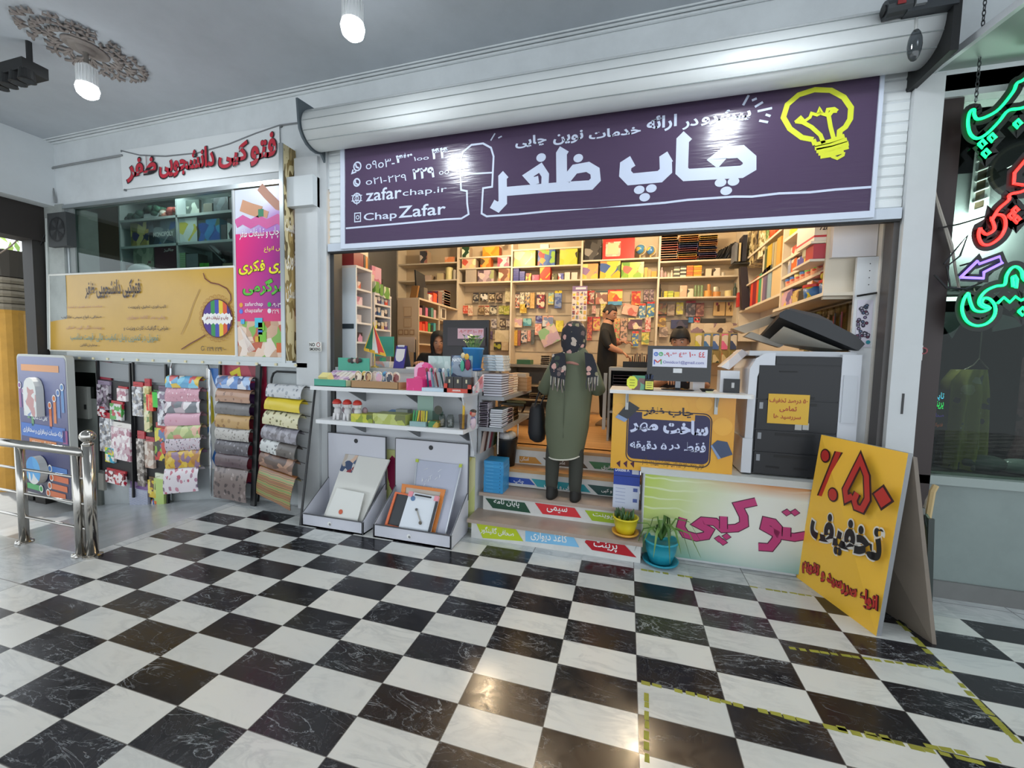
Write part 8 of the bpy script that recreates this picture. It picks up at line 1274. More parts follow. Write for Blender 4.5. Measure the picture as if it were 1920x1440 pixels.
# toys and boxes of the near section
m = MB(); t2 = thing('toner_carton', 'white and red carton numbered 728 beside the end cupboard', 'carton', (1.25, .75, 2.55)); m.box(1.22, 1.318, .66, 1.0, 2.545, 3.0, M('#d8cfc6', .45)); m.box(1.219, 1.3185, .659, 1.001, 2.57, 2.585, M('#b82a38')); m.text('728', (1.25, .658, 2.62), (.062, 0, 0), (0, 0, .04), M('#2a2428'), .03); m.text('Canon', (1.24, .658, 2.70), (.05, 0, 0), (0, 0, .015), M('#b87a70')); part(m, 'carton_body', t2); m = MB(); m.box(1.20, 1.318, .66, .93, 2.525, 2.544, RW); part(m, 'support_board', t2)
ritem(1477, 1500, 423, 'S0', pk('#3a68b0 #d8c83a #d8602c #e8c04a', 14), 'blue and yellow toy tubs on the topmost near shelf', 'toy', 'toy_tub'); ritem(1480, 1496, 460, 'S3', pk('#d8ccb8 #c8584a #e0d8c8', 14), 'white box with red marks on the near right shelf', 'box', 'white_box'); ritem(1499, 1505, 462, 'S3', M('#b8b0a0'), 'small grey box next to the red marked box', 'box', 'grey_box')
for i, (a, b, v, c, lab) in enumerate(((1474, 1479, 488, '#98a0b8', 'grey blue'), (1480, 1489, 486, '#d8642c', 'orange'), (1490, 1503, 482, '#4a4a98', 'violet'), (1504, 1512, 468, '#d8a82c', 'tall yellow'))): ritem(a, b, v, 'S2', PR(f'{c} {c} #d8d0c0', 16), lab+' pack on the second near right shelf', 'pack', 'toy_pack', grp='packs on the second near right shelf')
m = MB(); m.lathe([(.06, 2.466), (.07, 2.47), (.07, 2.54), (.05, 2.55)], (1.29, .86, 0), M('#c8c0a0', .3), 18); solo(m, 'cream_tub', 'cream lidded tub under the numbered carton', 'tub'); m = MB(); m.box(1.22, 1.318, .66, .8, 2.41, 2.52, M('#a82a34', .35)); solo(m, 'red_box', 'red box against the white end cupboard', 'box'); m = MB(); m.box(1.2, 1.318, .66, 1.0, 2.39, 2.408, RW); solo(m, 'bracket_shelf', 'little bracket shelf holding the red box', 'shelf')
for i, c in enumerate(('#2f6ab8', '#3a74c0', '#d8c878', '#3a70b8', '#4ab84a', '#3ab83a', '#d8c83a', '#d0503a')):
    y = 1.6-.115*i; o = thing('modelling_dough_tub', ['first blue', 'second blue', 'cream', 'third blue', 'green', 'bright green', 'yellow', 'red'][i]+' lidded little tub on the near right shelf', 'tub', (1.39, y, 2.351), 'little dough tubs'); m = MB(); m.lathe([(.038, 2.351), (.042, 2.405)], (1.385, y, 0), PR('#d8c8a0 #d8a080 #c8503a #d8d0b0', 22), 14); part(m, 'tub_body', o); m = MB(); m.lathe([(.044, 2.405), (.044, 2.425), (.03, 2.428)], (1.385, y, 0), M(c, .3), 14); part(m, 'lid', o)
TB_ = PR('#d8c83a #3a70b0 #d8d0c0 #d8c02c #c83a3a', 9, .3)
for i, (y, x, lab) in enumerate(((.98, 1.37, 'farther yellow and red toy bucket on the long right shelf'), (.76, 1.40, 'nearer yellow and red toy bucket on the long right shelf'))): o = thing('toy_bucket', lab, 'bucket', (x, y, 2.146), 'toy buckets'); m = MB(); m.lathe([(.075, 2.146), (.085, 2.24)], (x, y, 0), TB_, 20); part(m, 'bucket_body', o, True); m = MB(); m.lathe([(.09, 2.24), (.09, 2.262), (.06, 2.266)], (x, y, 0), M('#c8302c', .3), 20); part(m, 'lid', o)
m = MB(); m.lathe([(.07, 2.267), (.08, 2.32), (.085, 2.33), (.05, 2.335)], (1.41, .78, 0), M('#8a2028', .35), 18); m.ball((1.345, .76, 2.295), .03, .03, .03, M('#c8b83a'), 10, 6); solo(m, 'red_bucket', 'dark red bucket with yellow ball stacked on the nearer toy bucket', 'bucket')
ritem(1509, 1519, 528, 'sh3', pk('#c8c8d0 #d89a5a #5a6aa8 #e0d8d0', 16), 'tall slim picture box left of the toy buckets', 'box', 'picture_box', .05); ritem(1494, 1507, 540, 'sh3', pk('#c83a34 #2c2a28 #8a7a5a #d8d0c0', 14), 'red topped black and white pack on the long right shelf', 'pack', 'red_pack'); ritem(1482, 1493, 545, 'sh3', pk('#5a5a48 #c8b070 #8a6a4a #3a3a34', 14), 'olive mixed pack on the long right shelf', 'pack', 'olive_pack'); ritem(1458, 1481, 547, 'sh3', pk('#8a6a98 #d8b83a #c8a0b0 #6a5a90 #d8c060', 12), 'violet and yellow pack at the far end of the long right shelf', 'pack', 'violet_pack')
for i in range(8): y = .75+.11*i; o = thing('brush_pack', ['nearest', 'second', 'third', 'fourth', 'fifth', 'sixth', 'seventh', 'farthest'][i]+' clear brush pack hanging under the long right shelf', 'brush pack', (1.5, y, 1.7), 'brush packs hanging under the shelf'); m = MB(); m.box(1.50, 1.515, y, y+.085, 1.72+.02*(i % 3), 2.08, GLASS('#c8c4ac', .25)); part(m, 'sleeve', o); m = MB(); m.tube([(1.49, y+.03, 1.78), (1.49, y+.04, 2.02)], .006, M(['#7a2c34', '#3a3434', '#8a6a4a'][i % 3]), 6); m.tube([(1.49, y+.06, 1.76), (1.49, y+.055, 2.0)], .006, M(['#2c2a30', '#a83a3a', '#b8a880'][i % 3]), 6); part(m, 'brushes', o)
m = MB(); m.box(1.53, 1.59, .7, 1.7, 2.085, 2.10, M('#8a8478', .4)); solo(m, 'hanging_rail', 'rail under the long right shelf holding the brush packs', 'rail')
for i, b in enumerate(INB):
    o = thing('shop_lamp', ['warm lamp above the left of the shop', 'warm lamp above the middle of the shop', 'warm lamp above the shop entrance left', 'warm lamp above the shop entrance right'][i], 'lamp', (b[0], b[1], 3.85)); m = MB(); m.tube([(b[0], b[1], 3.85), (b[0], b[1], b[2]+.06)], .012, DARK, 8); part(m, 'cord', o); m = MB(); m.lathe([(.02, b[2]+.07), (.045, b[2]+.03), (.06, b[2]-.02), (.045, b[2]-.06), (.005, b[2]-.08)], (b[0], b[1], 0), M('#ffe2b8', .4, emit=14), 16); part(m, 'bulb', o, True)
# ================================================================ PEOPLE
SKN, HAIR = M('#b98466', .5), M('#17120f', .6)
def skinned(mb, J, B, sub=2):
    """one continuous body surface grown on a jointed skeleton; B = (joint, joint, material)"""
    names = list(J); me = bpy.data.meshes.new('skeleton'); me.from_pydata([J[n][:3] for n in names], [(names.index(a), names.index(b)) for a, b, _ in B], []); o = bpy.data.objects.new('skeleton', me); COL.objects.link(o)
    o.modifiers.new('skin', 'SKIN').use_smooth_shade = True
    for i, n in enumerate(names): r = J[n][3:]; me.skin_vertices[0].data[i].radius = (r[0], r[-1]); me.skin_vertices[0].data[i].use_root = i == 0
    s = o.modifiers.new('smooth', 'SUBSURF'); s.levels = sub; s.render_levels = sub
    e = bpy.data.meshes.new_from_object(o.evaluated_get(bpy.context.evaluated_depsgraph_get())); vs = [v.co.copy() for v in e.vertices]
    G = {}
    for p in e.polygons:
        c = V3(p.center); best = None
        for a, b, m in B:
            A, D = V3(J[a][:3]), V3(J[b][:3])-V3(J[a][:3]); k = max(0, min(1, (c-A).dot(D)/max(D.length_squared, 1e-9))); d = (c-A-D*k).length/(J[a][3]*(1-k)+J[b][3]*k)
            if best is None or d < best[0]: best = (d, m)
        G.setdefault(best[1], []).append(tuple(p.vertices))
    off = len(mb.v); mb.v += vs
    for m, fs in G.items():
        k = mb.mi(m)
        for f in fs: mb.f.append(tuple(i+off for i in f)); mb.fm.append(k)
    bpy.data.objects.remove(o); bpy.data.meshes.remove(me); bpy.data.meshes.remove(e)
def head(mb, c, f, s=1.0, tilt=0, m=SKN):
    """head with brow, eye hollows, nose, lips and chin; returns local axes"""
    c = V3(c); f = V3(f).normalized(); r = f.cross(V3((0, 0, 1))).normalized(); u = r.cross(f); Rm = Matrix.Rotation(math.radians(-tilt), 3, r); f, u = Rm @ f, Rm @ u
    P = lambda x, y, z: c+(r*x+f*y+u*z)*s
    g = lambda x, z, cx, cz, w: math.exp(-((x-cx)**2+(z-cz)**2)/(2*w*w)); rings = []
    for i in range(19):
        t = math.pi*i/18; z = -.118*math.cos(t); q = max(math.sin(t), .03); low = max(0, -z/.118); ring = []
        for k in range(28):
            a = 2*math.pi*k/28; x, y = .074*q*math.sin(a)*(1-.22*low), .094*q*math.cos(a)
            if y > 0:
                y = y*(1-.10*low)+.012*low*q; y += .026*g(x, z, 0, -.022, .011)*(1 if z > -.04 else .4)+.012*g(x, z, 0, .005, .009)+.007*g(abs(x), z, .02, .032, .014)-.009*g(abs(x), z, .031, .008, .012)+.007*g(x, z, 0, -.058, .018)+.008*g(x, z, 0, -.1, .02)
            ring.append(P(x, y, z))
        rings.append(ring)
    mb.loft(rings, m)
    for sd in (-1, 1): mb.loft([[P(sd*(.070+.012*j), -.008+.02*math.cos(k), .0+.032*math.sin(k)) for k in [q*.785 for q in range(8)]] for j in (0, 1)], m)
    return P
def features(t, P, s=1.0, beard=False, look=0):
    m = MB()
    for sd in (-1, 1): m._ball(P(sd*.031, .074, .008), .012*s, .012*s, .007*s, M('#d8cfc6', .3), 10, 6); m._ball(P(sd*.031+look, .082, .006), .006*s, .006*s, .006*s, M('#1c1410', .2), 8, 5)
    part(m, 'eyes', t, True); m = MB()
    for sd in (-1, 1): m.tube([P(sd*.014, .09, .027), P(sd*.032, .088, .034), P(sd*.05, .074, .028)], .0038*s, HAIR, 6)
    part(m, 'eyebrows', t); m = MB(); m.tube([P(-.022, .080, -.058), P(0, .091, -.056), P(.022, .080, -.058)], .0045*s, M('#9a5a50', .4), 6); part(m, 'lips', t)
def hand(mb, w, d, n, m=SKN, k=1.0):
    """palm with four bent fingers of unequal length and a side thumb; w wrist, d direction, n palm normal"""
    w, d, n = V3(w), V3(d).normalized(), V3(n).normalized(); s = d.cross(n).normalized()
    mb.loft([[w+d*a*k+s*b*hw*k+n*c*.013*k for b, c in ((-1, -.6), (-1, .6), (-.4, 1), (.4, 1), (1, .6), (1, -.6), (.4, -1), (-.4, -1))] for a, hw in ((-.01, .026), (.03, .036), (.07, .042), (.09, .04))], m)
    for i, L in enumerate((.062, .074, .07, .054)): b = w+d*.085*k+s*(-.031+.021*i)*k; mb.tube([b, b+d*L*.45*k, b+d*L*.75*k+n*.02*k, b+d*L*.85*k+n*.045*k], [.0095*k, .009*k, .008*k, .006*k], m, 7)
    b = w+d*.03*k-s*.034*k; mb.tube([b, b+(d*.6-s*.8)*.03*k+n*.008*k, b+(d*.9-s*.6)*.05*k+n*.022*k], [.011*k, .0105*k, .008*k], m, 7)
# ---------------------------------------------------------------- the customer on the steps, seen from behind
yw = .60; w = lambda u, v, dy=0: at(u, v, y=yw+dy); t = thing('person', 'person in long olive coat and floral headscarf climbing the steps', 'person', (-.61, .57, .352)); TR, OL = M('#35362f', .8), M('#5b614c', .75); cx_ = (w(1036, 850).x+w(1082, 850).x)/2
hz, lx1, lx2 = 1.12, w(1037, 860).x, w(1081, 860).x; sh = w(1075, 683).z; shL, shR = w(1041, 683).x, w(1109, 683).x
J = {'pelvis': (cx_, .60, hz, .13, .11), 'waist': (cx_, .60, 1.3, .125, .1), 'chest': (cx_, .61, 1.5, .14, .1), 'neck': (cx_, .62, sh+.07, .055), 'head': (w(1074, 640).x, .63, w(1074, 632).z, .09), 'sL': (shL+.03, .61, sh-.0, .062), 'eL': (w(1021, 728).x, .62, w(1021, 730).z, .05), 'hL': (w(1024, 735).x, .78, w(1030, 742).z, .033), 'sR': (shR-.03, .61, sh, .062), 'eR': (w(1121, 730).x, .62, w(1121, 732).z, .05), 'hR': (w(1112, 728).x, .80, w(1112, 728).z, .033),
     'kL': (lx1, .59, .78, .075), 'aL': (lx1-.003, .57, .45, .06), 'kR': (lx2, .59, .78, .075), 'aR': (lx2, .56, .45, .06), 'tL': (lx1-.003, .60, .385, .04), 'tR': (lx2+.003, .59, .385, .04)}
B = [('pelvis', 'waist', OL), ('waist', 'chest', OL), ('chest', 'neck', OL), ('neck', 'head', SKN), ('chest', 'sL', OL), ('sL', 'eL', OL), ('eL', 'hL', SKN), ('chest', 'sR', OL), ('sR', 'eR', OL), ('eR', 'hR', SKN), ('pelvis', 'kL', TR), ('kL', 'aL', TR), ('aL', 'tL', TR), ('pelvis', 'kR', TR), ('kR', 'aR', TR), ('aR', 'tR', TR)]
m = MB(); skinned(m, J, B); hand(m, J['hL'][:3], (.05, .9, -.3), (0, -.3, -1)); hand(m, J['hR'][:3], (-.1, .9, .1), (0, .1, -1)); part(m, 'body', t, True)
m = MB(); rg = []
for v, a, b, d, zo in ((652, 1061, 1097, .055, 0), (664, 1049, 1106, .085, 0), (680, 1038, 1113, .11, 0), (700, 1033, 1113, .125, 0), (730, 1029, 1111, .135, 0), (765, 1024, 1108, .15, 0), (800, 1021.5, 1103, .155, 0), (830, 1024, 1097, .15, 0), (850, 1028, 1093, .145, 0)):
    A, Bp = w(a, v), w(b, v); z = (A.z+Bp.z)/2; c = (A.x+Bp.x)/2; hw = (Bp.x-A.x)/2; rg.append([V3((c+hw*math.cos(q)*(1+.02*math.sin(5*q+v)), .61+d*math.sin(q)*(1+.04*math.sin(4*q+v*.05)), z+(.018*math.cos(q)-.03*max(0, -math.sin(q)) if v > 840 else 0))) for q in [2*math.pi*k/32 for k in range(32)]])
m.loft(rg, OL, False); coat = part(m, 'coat', t, True); mm = MB(); mm.tube(rg[-1]+[rg[-1][0]], .007, M('#c9c6b8', .6), 6); part(mm, 'hem_edge', coat); mm = MB(); mm.tube([V3((cx_+.003, .61-d-.004, z)) for d, z in ((.11, sh), (.135, 1.45), (.155, 1.1), (.15, .92))], .003, M('#4c523f'), 4); part(mm, 'back_seam', coat)
for a, b, c2 in (('sL', 'eL', 'hL'), ('sR', 'eR', 'hR')): m = MB(); A, Bp, C_ = (V3(J[k][:3]) for k in (a, b, c2)); m.tube([A+V3((.04*(1 if a == 'sL' else -1), .0, .05)), A+V3((0, 0, .01)), A*.5+Bp*.5, Bp, Bp*.45+C_*.55], [.02, .07, .074, .066, .05], OL, 14); part(m, 'sleeve', coat, True)
for k, (a, tt) in enumerate((('aL', 'tL'), ('aR', 'tR'))):
    x = J[a][0]; m = MB(); z0 = .352; m.loft([[V3((x+hw*math.cos(q), yy+ln*math.sin(q), zz)) for q in [2*math.pi*i/18 for i in range(18)]] for zz, hw, ln, yy in ((z0, .05, .125, .615), (z0+.025, .052, .128, .615), (z0+.06, .05, .10, .60), (z0+.09, .045, .055, .57), (z0+.11, .042, .05, .565))], M('#1d1b18', .7)); part(m, 'shoe', t, True)
FL = DOTS('#23242c', '#b8a89a #6a5a58 #c89a90 #8a8468 #3a4438', 17, .4, .8); m = MB(); hc = V3((w(1075, 633).x, .63, w(1075, 633).z)); hr = (w(1099, 633).x-w(1051, 633).x)/2; rg = []
for dz, s in ((.135, .1), (.128, .4), (.105, .72), (.06, .95), (0, 1.02), (-.06, .98), (-.11, .86), (-.155, .80), (-.18, .9), (-.20, 1.05)): rg.append([hc+V3((hr*s*math.cos(q), .11*s*math.sin(q)+(0 if dz > -.1 else -.01), dz*1.12+.012*math.sin(3*q+dz*30)*(dz < -.1))) for q in [2*math.pi*k/26 for k in range(26)]])
m.loft(rg, FL); sc = part(m, 'headscarf', t, True); m = MB(); m.tube([rg[-1][k % 26]+V3((0, -.004, -.008)) for k in range(12, 27)], .013, M('#a8766a', .8), 8); part(m, 'scarf_edge', sc, True)
for sd, P in ((-1, ((1058, 660), (1036, 664), (1030, 690), (1033, 705), (1059, 712), (1061, 690))), (1, ((1096, 660), (1110, 664), (1118, 684), (1121, 706), (1101, 708), (1098, 690)))):
    m = MB(); q = [w(u, v, -.155) for u, v in P]; m.prism(q if (q[1]-q[0]).cross(q[2]-q[0]).y > 0 else q[::-1], (0, .05, 0), FL); end = part(m, 'shawl_end', sc); m = MB()
    for k in range(11): s = k/10; a = q[3]*(1-s)+q[4]*s; m.tube([a+V3((0, .01, .01)), a+V3((.006*math.sin(k*3), -.006, -.05)), a+V3((.01*math.sin(k*5), 0, -.075-.02*(k % 3)))], .004, M(['#b8b0a4', '#3a3840', '#8a7a74'][k % 3], .8), 5)
    part(m, 'fringe', end)
t = thing('handbag', 'black fabric handbag hanging from the customer left arm', 'bag', w(1006, 828, .03)); m = MB(); rg = []
for v, a, b, d in ((757, 997, 1017, .035), (768, 993, 1019, .055), (790, 991, 1021, .075), (812, 990, 1022, .08), (824, 993, 1020, .065), (829, 1000, 1014, .03)): A, Bp = w(a, v, .06), w(b, v, .06); c = (A+Bp)/2; rg.append([V3((c.x+(Bp.x-A.x)/2*math.cos(q)*(1+.05*math.sin(4*q)), .68+d*math.sin(q), c.z)) for q in [2*math.pi*k/18 for k in range(18)]])
BKF = M('#16171b', .6); m.loft(rg, BKF); part(m, 'bag_body', t, True); m = MB()
for o in (-.025, .03): m.tube([w(1003, 760, .05+o), w(1007, 745, .06+o), w(1013, 730, .08), w(1021, 728, .09), w(1022, 740, .07), w(1013, 760, .05+o)], .008, BKF, 6)
part(m, 'strap', t)
# ---------------------------------------------------------------- shopkeeper in profile
ym = 2.62; w2 = lambda u, v, dy=0: at(u, v, y=ym+dy); P3 = lambda u, v, dy, *r: (*w2(u, v, dy), *r); t = thing('person', 'man in black T-shirt standing in profile with hands over the cabinet', 'person', (w2(1130, 790).x, ym, .721)); TS, PT = M('#0f0f11', .8), M('#191817', .8)
J = {'pelvis': P3(1136, 698, 0, .15, .15), 'belly': P3(1140, 668, 0, .165, .16), 'chest': P3(1137, 635, 0, .15, .16), 'neck': P3(1139, 608, 0, .065), 'head': P3(1143, 592, 0, .075), 's1': P3(1131, 624, -.19, .075), 'e1': P3(1141, 650, -.24, .052), 'w1': P3(1168, 661, -.2, .03), 's2': P3(1143, 622, .17, .07), 'e2': P3(1152, 646, .2, .05), 'w2': P3(1166, 641, .08, .03), 'k1': P3(1134, 748, -.1, .08), 'a1': P3(1131, 785, -.1, .055), 'k2': P3(1138, 748, .1, .08), 'a2': P3(1136, 785, .1, .055)}
B = [('pelvis', 'belly', PT), ('belly', 'chest', TS), ('chest', 'neck', TS), ('neck', 'head', SKN), ('chest', 's1', TS), ('s1', 'e1', TS), ('e1', 'w1', SKN), ('chest', 's2', TS), ('s2', 'e2', TS), ('e2', 'w2', SKN), ('pelvis', 'k1', PT), ('k1', 'a1', PT), ('pelvis', 'k2', PT), ('k2', 'a2', PT)]
m = MB(); skinned(m, J, B); fw = V3((1, -.35, 0)); hc = w2(1143, 588); P = head(m, hc, fw, 1.0, 22); hand(m, J['w1'][:3], (.8, .1, -.6), (-.4, 0, -.8)); hand(m, J['w2'][:3], (1, -.1, -.1), (0, 0, -1)); part(m, 'body', t, True); features(t, P)
def hairdo(t, P, low, s=1.0, puff=1.06, front=.035):
    m = MB(); rings = []
    for i in range(9):
        th = math.pi/2*i/8*1.15; ring = []
        for k in range(24): a = 2*math.pi*k/24; q = max(math.cos(th), .04) if th < math.pi/2 else .04; z = .118*math.sin(min(th, math.pi/2))*puff; lo = low if math.cos(a) < .35 else front; z = max(z, 0)*(1-lo/.118)+lo; ring.append(P(.078*puff*math.sin(a)*math.sqrt(max(0, 1-(z/(.122*puff))**2)+.001), .097*puff*math.cos(a)*math.sqrt(max(0, 1-(z/(.122*puff))**2)+.001)-.002, z))
        rings.append(ring)
    m.loft(rings, HAIR); part(m, 'hair', t, True)
hairdo(t, P, -.01, 1, 1.035, .06); m = MB(); m.loft([[P(.066*math.sin(a)*k, (.080+.012*math.cos(a))*math.cos(a)*k+.0, z) for a in [-1.5+.2*j for j in range(16)]] for z, k in ((-.062, 1.12), (-.09, 1.02), (-.112, .72))], M('#3a2a22', .8), False); part(m, 'beard', t, True)
for k, a in enumerate(('a1', 'a2')): x, y, z, _ = J[a]; m = MB(); m.loft([[V3((x+.04+ln*math.cos(q), y+hw*math.sin(q), zz)) for q in [2*math.pi*i/16 for i in range(16)]] for zz, hw, ln in ((.7215, .05, .14), (.745, .052, .145), (.78, .045, .1), (.81, .042, .06))], M('#8a7458', .6)); part(m, 'shoe', t, True)
# ---------------------------------------------------------------- woman at the monitor, young man behind the television
yg = 1.32; w3 = lambda u, v, dy=0: at(u, v, y=yg+dy); t = thing('person', 'woman in black headscarf sitting behind the monitor', 'person', (w3(815, 700).x, yg, .72)); BC_ = M('#15151a', .75); c0 = w3(822, 643); sx = c0.x
J = {'pelvis': (sx-.05, yg+.1, 1.22, .15), 'chest': (sx-.03, yg+.04, 1.52, .15), 'neck': (sx, yg+.02, c0.z-.14, .06), 'head': (sx, yg, c0.z, .07), 'sL': (sx-.2, yg+.0, 1.58, .07), 'eL': (sx-.25, yg-.1, 1.4, .055), 'hL': (sx-.08, yg-.26, 1.53, .035), 'sR': (sx+.17, yg+.06, 1.58, .07), 'eR': (sx+.24, yg-.06, 1.4, .055), 'hR': (sx+.16, yg-.24, 1.53, .035), 'kL': (sx-.12, yg-.1, 1.15, .09), 'aL': (sx-.12, yg-.1, .77, .06), 'kR': (sx+.1, yg-.1, 1.15, .09), 'aR': (sx+.1, yg-.1, .77, .06)}
B = [('pelvis', 'chest', BC_), ('chest', 'neck', BC_), ('neck', 'head', SKN), ('chest', 'sL', BC_), ('sL', 'eL', BC_), ('eL', 'hL', BC_), ('chest', 'sR', BC_), ('sR', 'eR', BC_), ('eR', 'hR', BC_), ('pelvis', 'kL', BC_), ('kL', 'aL', BC_), ('pelvis', 'kR', BC_), ('kR', 'aR', BC_)]
m = MB(); skinned(m, J, B); P = head(m, c0, (.55, -1, 0), .95, 8); hand(m, J['hL'][:3], (.3, -.9, 0), (0, 0, -1)); hand(m, J['hR'][:3], (-.2, -.9, 0), (0, 0, -1)); part(m, 'body', t, True); features(t, P, .95)
m = MB(); rg = []
for z, rx_, ry_, cy, op in ((.150, .02, .02, -.02, 0), (.135, .06, .07, -.02, 0), (.105, .084, .098, -.012, .0), (.075, .094, .108, -.008, .35), (.0, .098, .11, -.012, .56), (-.06, .094, .105, -.015, .54), (-.11, .086, .10, -.012, .38), (-.135, .09, .10, .0, 0), (-.2, .13, .12, -.02, 0)): rg.append([P(rx_*math.sin(a), ry_*math.cos(a)+cy, z) for a in [op*1.35+(2*math.pi-2*op*1.35)*k/24 for k in range(25)]])
fs = [(i*25+k, i*25+k+1, (i+1)*25+k+1, (i+1)*25+k) for i in range(len(rg)-1) for k in range(24)]; m.add([p for r in rg for p in r], fs, BC_); part(m, 'headscarf', t, True)
yb_ = 1.28; c0 = at(1275, 640, y=yb_); t = thing('person', 'dark-haired young man looking down behind the television', 'person', (c0.x, yb_, .72)); SH_ = M('#2a2c34', .7); sx = c0.x; J = {'pelvis': (sx, yb_+.1, 1.2, .15), 'chest': (sx, yb_+.05, 1.5, .15), 'neck': (sx, yb_+.02, c0.z-.14, .06), 'head': (sx, yb_, c0.z-.01, .07), 'sL': (sx-.19, yb_+.03, 1.56, .07), 'eL': (sx-.24, yb_-.08, 1.36, .05), 'hL': (sx-.12, yb_-.27, 1.44, .033), 'sR': (sx+.19, yb_+.03, 1.56, .07), 'eR': (sx+.24, yb_-.08, 1.36, .05), 'hR': (sx+.12, yb_-.27, 1.44, .033), 'kL': (sx-.1, yb_-.12, 1.15, .09), 'aL': (sx-.1, yb_-.1, .77, .06), 'kR': (sx+.1, yb_-.12, 1.15, .09), 'aR': (sx+.1, yb_-.1, .77, .06)}
B = [(a, b, SKN if b in ('head', 'hL', 'hR') else SH_) for a, b in (('pelvis', 'chest'), ('chest', 'neck'), ('neck', 'head'), ('chest', 'sL'), ('sL', 'eL'), ('eL', 'hL'), ('chest', 'sR'), ('sR', 'eR'), ('eR', 'hR'), ('pelvis', 'kL'), ('kL', 'aL'), ('pelvis', 'kR'), ('kR', 'aR'))]
m = MB(); skinned(m, J, B); P = head(m, c0, (-.3, -1, 0), 1.02, 14); hand(m, J['hL'][:3], (.2, -1, 0), (0, 0, -1)); hand(m, J['hR'][:3], (-.2, -1, 0), (0, 0, -1)); part(m, 'body', t, True); features(t, P, 1.0); hairdo(t, P, -.01, 1, 1.2, .045)
# ================================================================ THE NEIGHBOURING SHOP AT THE RIGHT
BRN = M('#2e211f', .5, noise=.3); m = MB(); m.box(1.795, 1.93, .44, .62, 0, 3.36, BRN); struct(m, 'pillar_right')
m = MB(); m.box(1.9, 6, .47, .6, 0, .80, M('#7f8b88', .35, noise=.25)); m.box(1.86, 6, .44, .62, .80, .86, M('#8f9a96', .3)); m.box(1.86, 6, .45, .5, 0, .12, M('#6f706e', .4, noise=.4)); struct(m, 'wall_right_shop')
m = MB(); m.box(1.93, 6, .50, .506, .86, 3.36, GLASS('#b8c4be', .1)); struct(m, 'window_2')
m = MB(); m.box(1.8, 6, .42, .6, 3.36, 3.5, M('#b4bbbb', .6)); struct(m, 'beam_right')
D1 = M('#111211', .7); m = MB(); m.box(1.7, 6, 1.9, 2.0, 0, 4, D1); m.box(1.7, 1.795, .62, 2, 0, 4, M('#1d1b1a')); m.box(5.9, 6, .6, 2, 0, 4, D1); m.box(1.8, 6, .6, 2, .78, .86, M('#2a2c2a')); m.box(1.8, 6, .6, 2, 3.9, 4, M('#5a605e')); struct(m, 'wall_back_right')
# pale fittings high behind the glass
m = MB(); a = at(1768, 450, y=.9); b = at(1850, 210, y=.9); m.box(1.95, 3.2, .86, .9, at(1800, 560, y=.9).z, at(1800, 330, y=.9).z, M('#8d9296', .6)); struct(m, 'panel_right')
t = thing('louvre_unit', 'tilted white louvred unit high behind the right glass', 'louvre', at(1840, 340, y=.84)); m = MB(); q = [at(1820, 400, y=.84), at(1848, 390, y=.84), at(1858, 275, y=.84), at(1832, 285, y=.84)]; m.prism(q, (0, .02, 0), M('#6a5a48', .5)); part(m, 'opening', t); m = MB(); m.stroke([p+V3((0, -.004, 0)) for p in q], .03, M('#c8cacc'), True)
for k in range(1, 6): m.tube([bil(q, .0, k/6)+V3((0, -.01, 0)), bil(q, 1, k/6)+V3((0, -.01, 0))], .007, M('#d0d2d2'), 5)
part(m, 'frame', t)
m = MB(); c = at(1915, 320, y=.84)
for r_, cc in ((.2, '#2a2624'), (.185, '#4a4038'), (.17, '#1a1818')): m.disc(c+V3((0, -.001*(1-r_)*20, 0)), (0, -1, 0), r_, M(cc), 28)
solo(m, 'fan_disc', 'round dark fan grille behind the red neon letters', 'fan')
r4 = lambda X, Y: (1640+X*.2917, Y*.2917); r5 = lambda X, Y: (1640+X*.2917, 400+Y*.2917); yn = .33
def smooth(P, n=4):
    if len(P) < 4: return P
    Q = []
    for i in range(len(P)-1):
        a, b, c, d = (V3((*P[max(0, min(len(P)-1, i+k))], 0)) for k in (-1, 0, 1, 2))
        for j in range(n): t = j/n; Q.append(tuple((.5*(2*b+(c-a)*t+(2*a-5*b+4*c-d)*t*t+(3*b-a-3*c+d)*t**3))[:2]))
    return Q+[P[-1]]
def neon(label, col, paths, e=2.6, w=.075):
    paths = [smooth(p) if len(p) > 6 and w > .06 else p for p in paths]; t = thing('neon_sign', label, 'neon sign', at(*paths[0][0], y=yn), 'neon letter signs at the right shop'); m = MB()
    for p in paths: P = [at(u, v, y=yn+.012) for u, v in p]; m.stroke([q+V3((0, .0, 0)) for q in P], w, M('#0c0e0c', .5))
    part(m, 'backing', t); m = MB()
    for p in paths: m.tube([at(u, v, y=yn) for u, v in p], .0085, M(col, .3, emit=e), 7)
    part(m, 'neon_tube', t); m = MB(); c = at(*paths[0][1], y=yn+.02); m.tube([c, V3((c.x, .49, c.z))], .006, DARK, 5); part(m, 'standoff', t)
dia = lambda f, x, y, s=24: [f(x-s, y), f(x, y-s*1.1), f(x+s, y), f(x, y+s*1.1), f(x-s, y)]
neon('upper green neon lettering at the right edge', '#10d868', [[r4(*p) for p in ((1080, 400), (960, 510), (915, 535), (890, 590), (800, 700), (720, 750), (660, 765), (640, 735), (640, 705), (612, 720), (600, 790), (615, 860), (660, 890), (720, 860), (800, 780), (860, 710), (960, 690), (1080, 610))], dia(r4, 755, 885), dia(r4, 692, 925), dia(r4, 716, 985), dia(r4, 920, 795)])
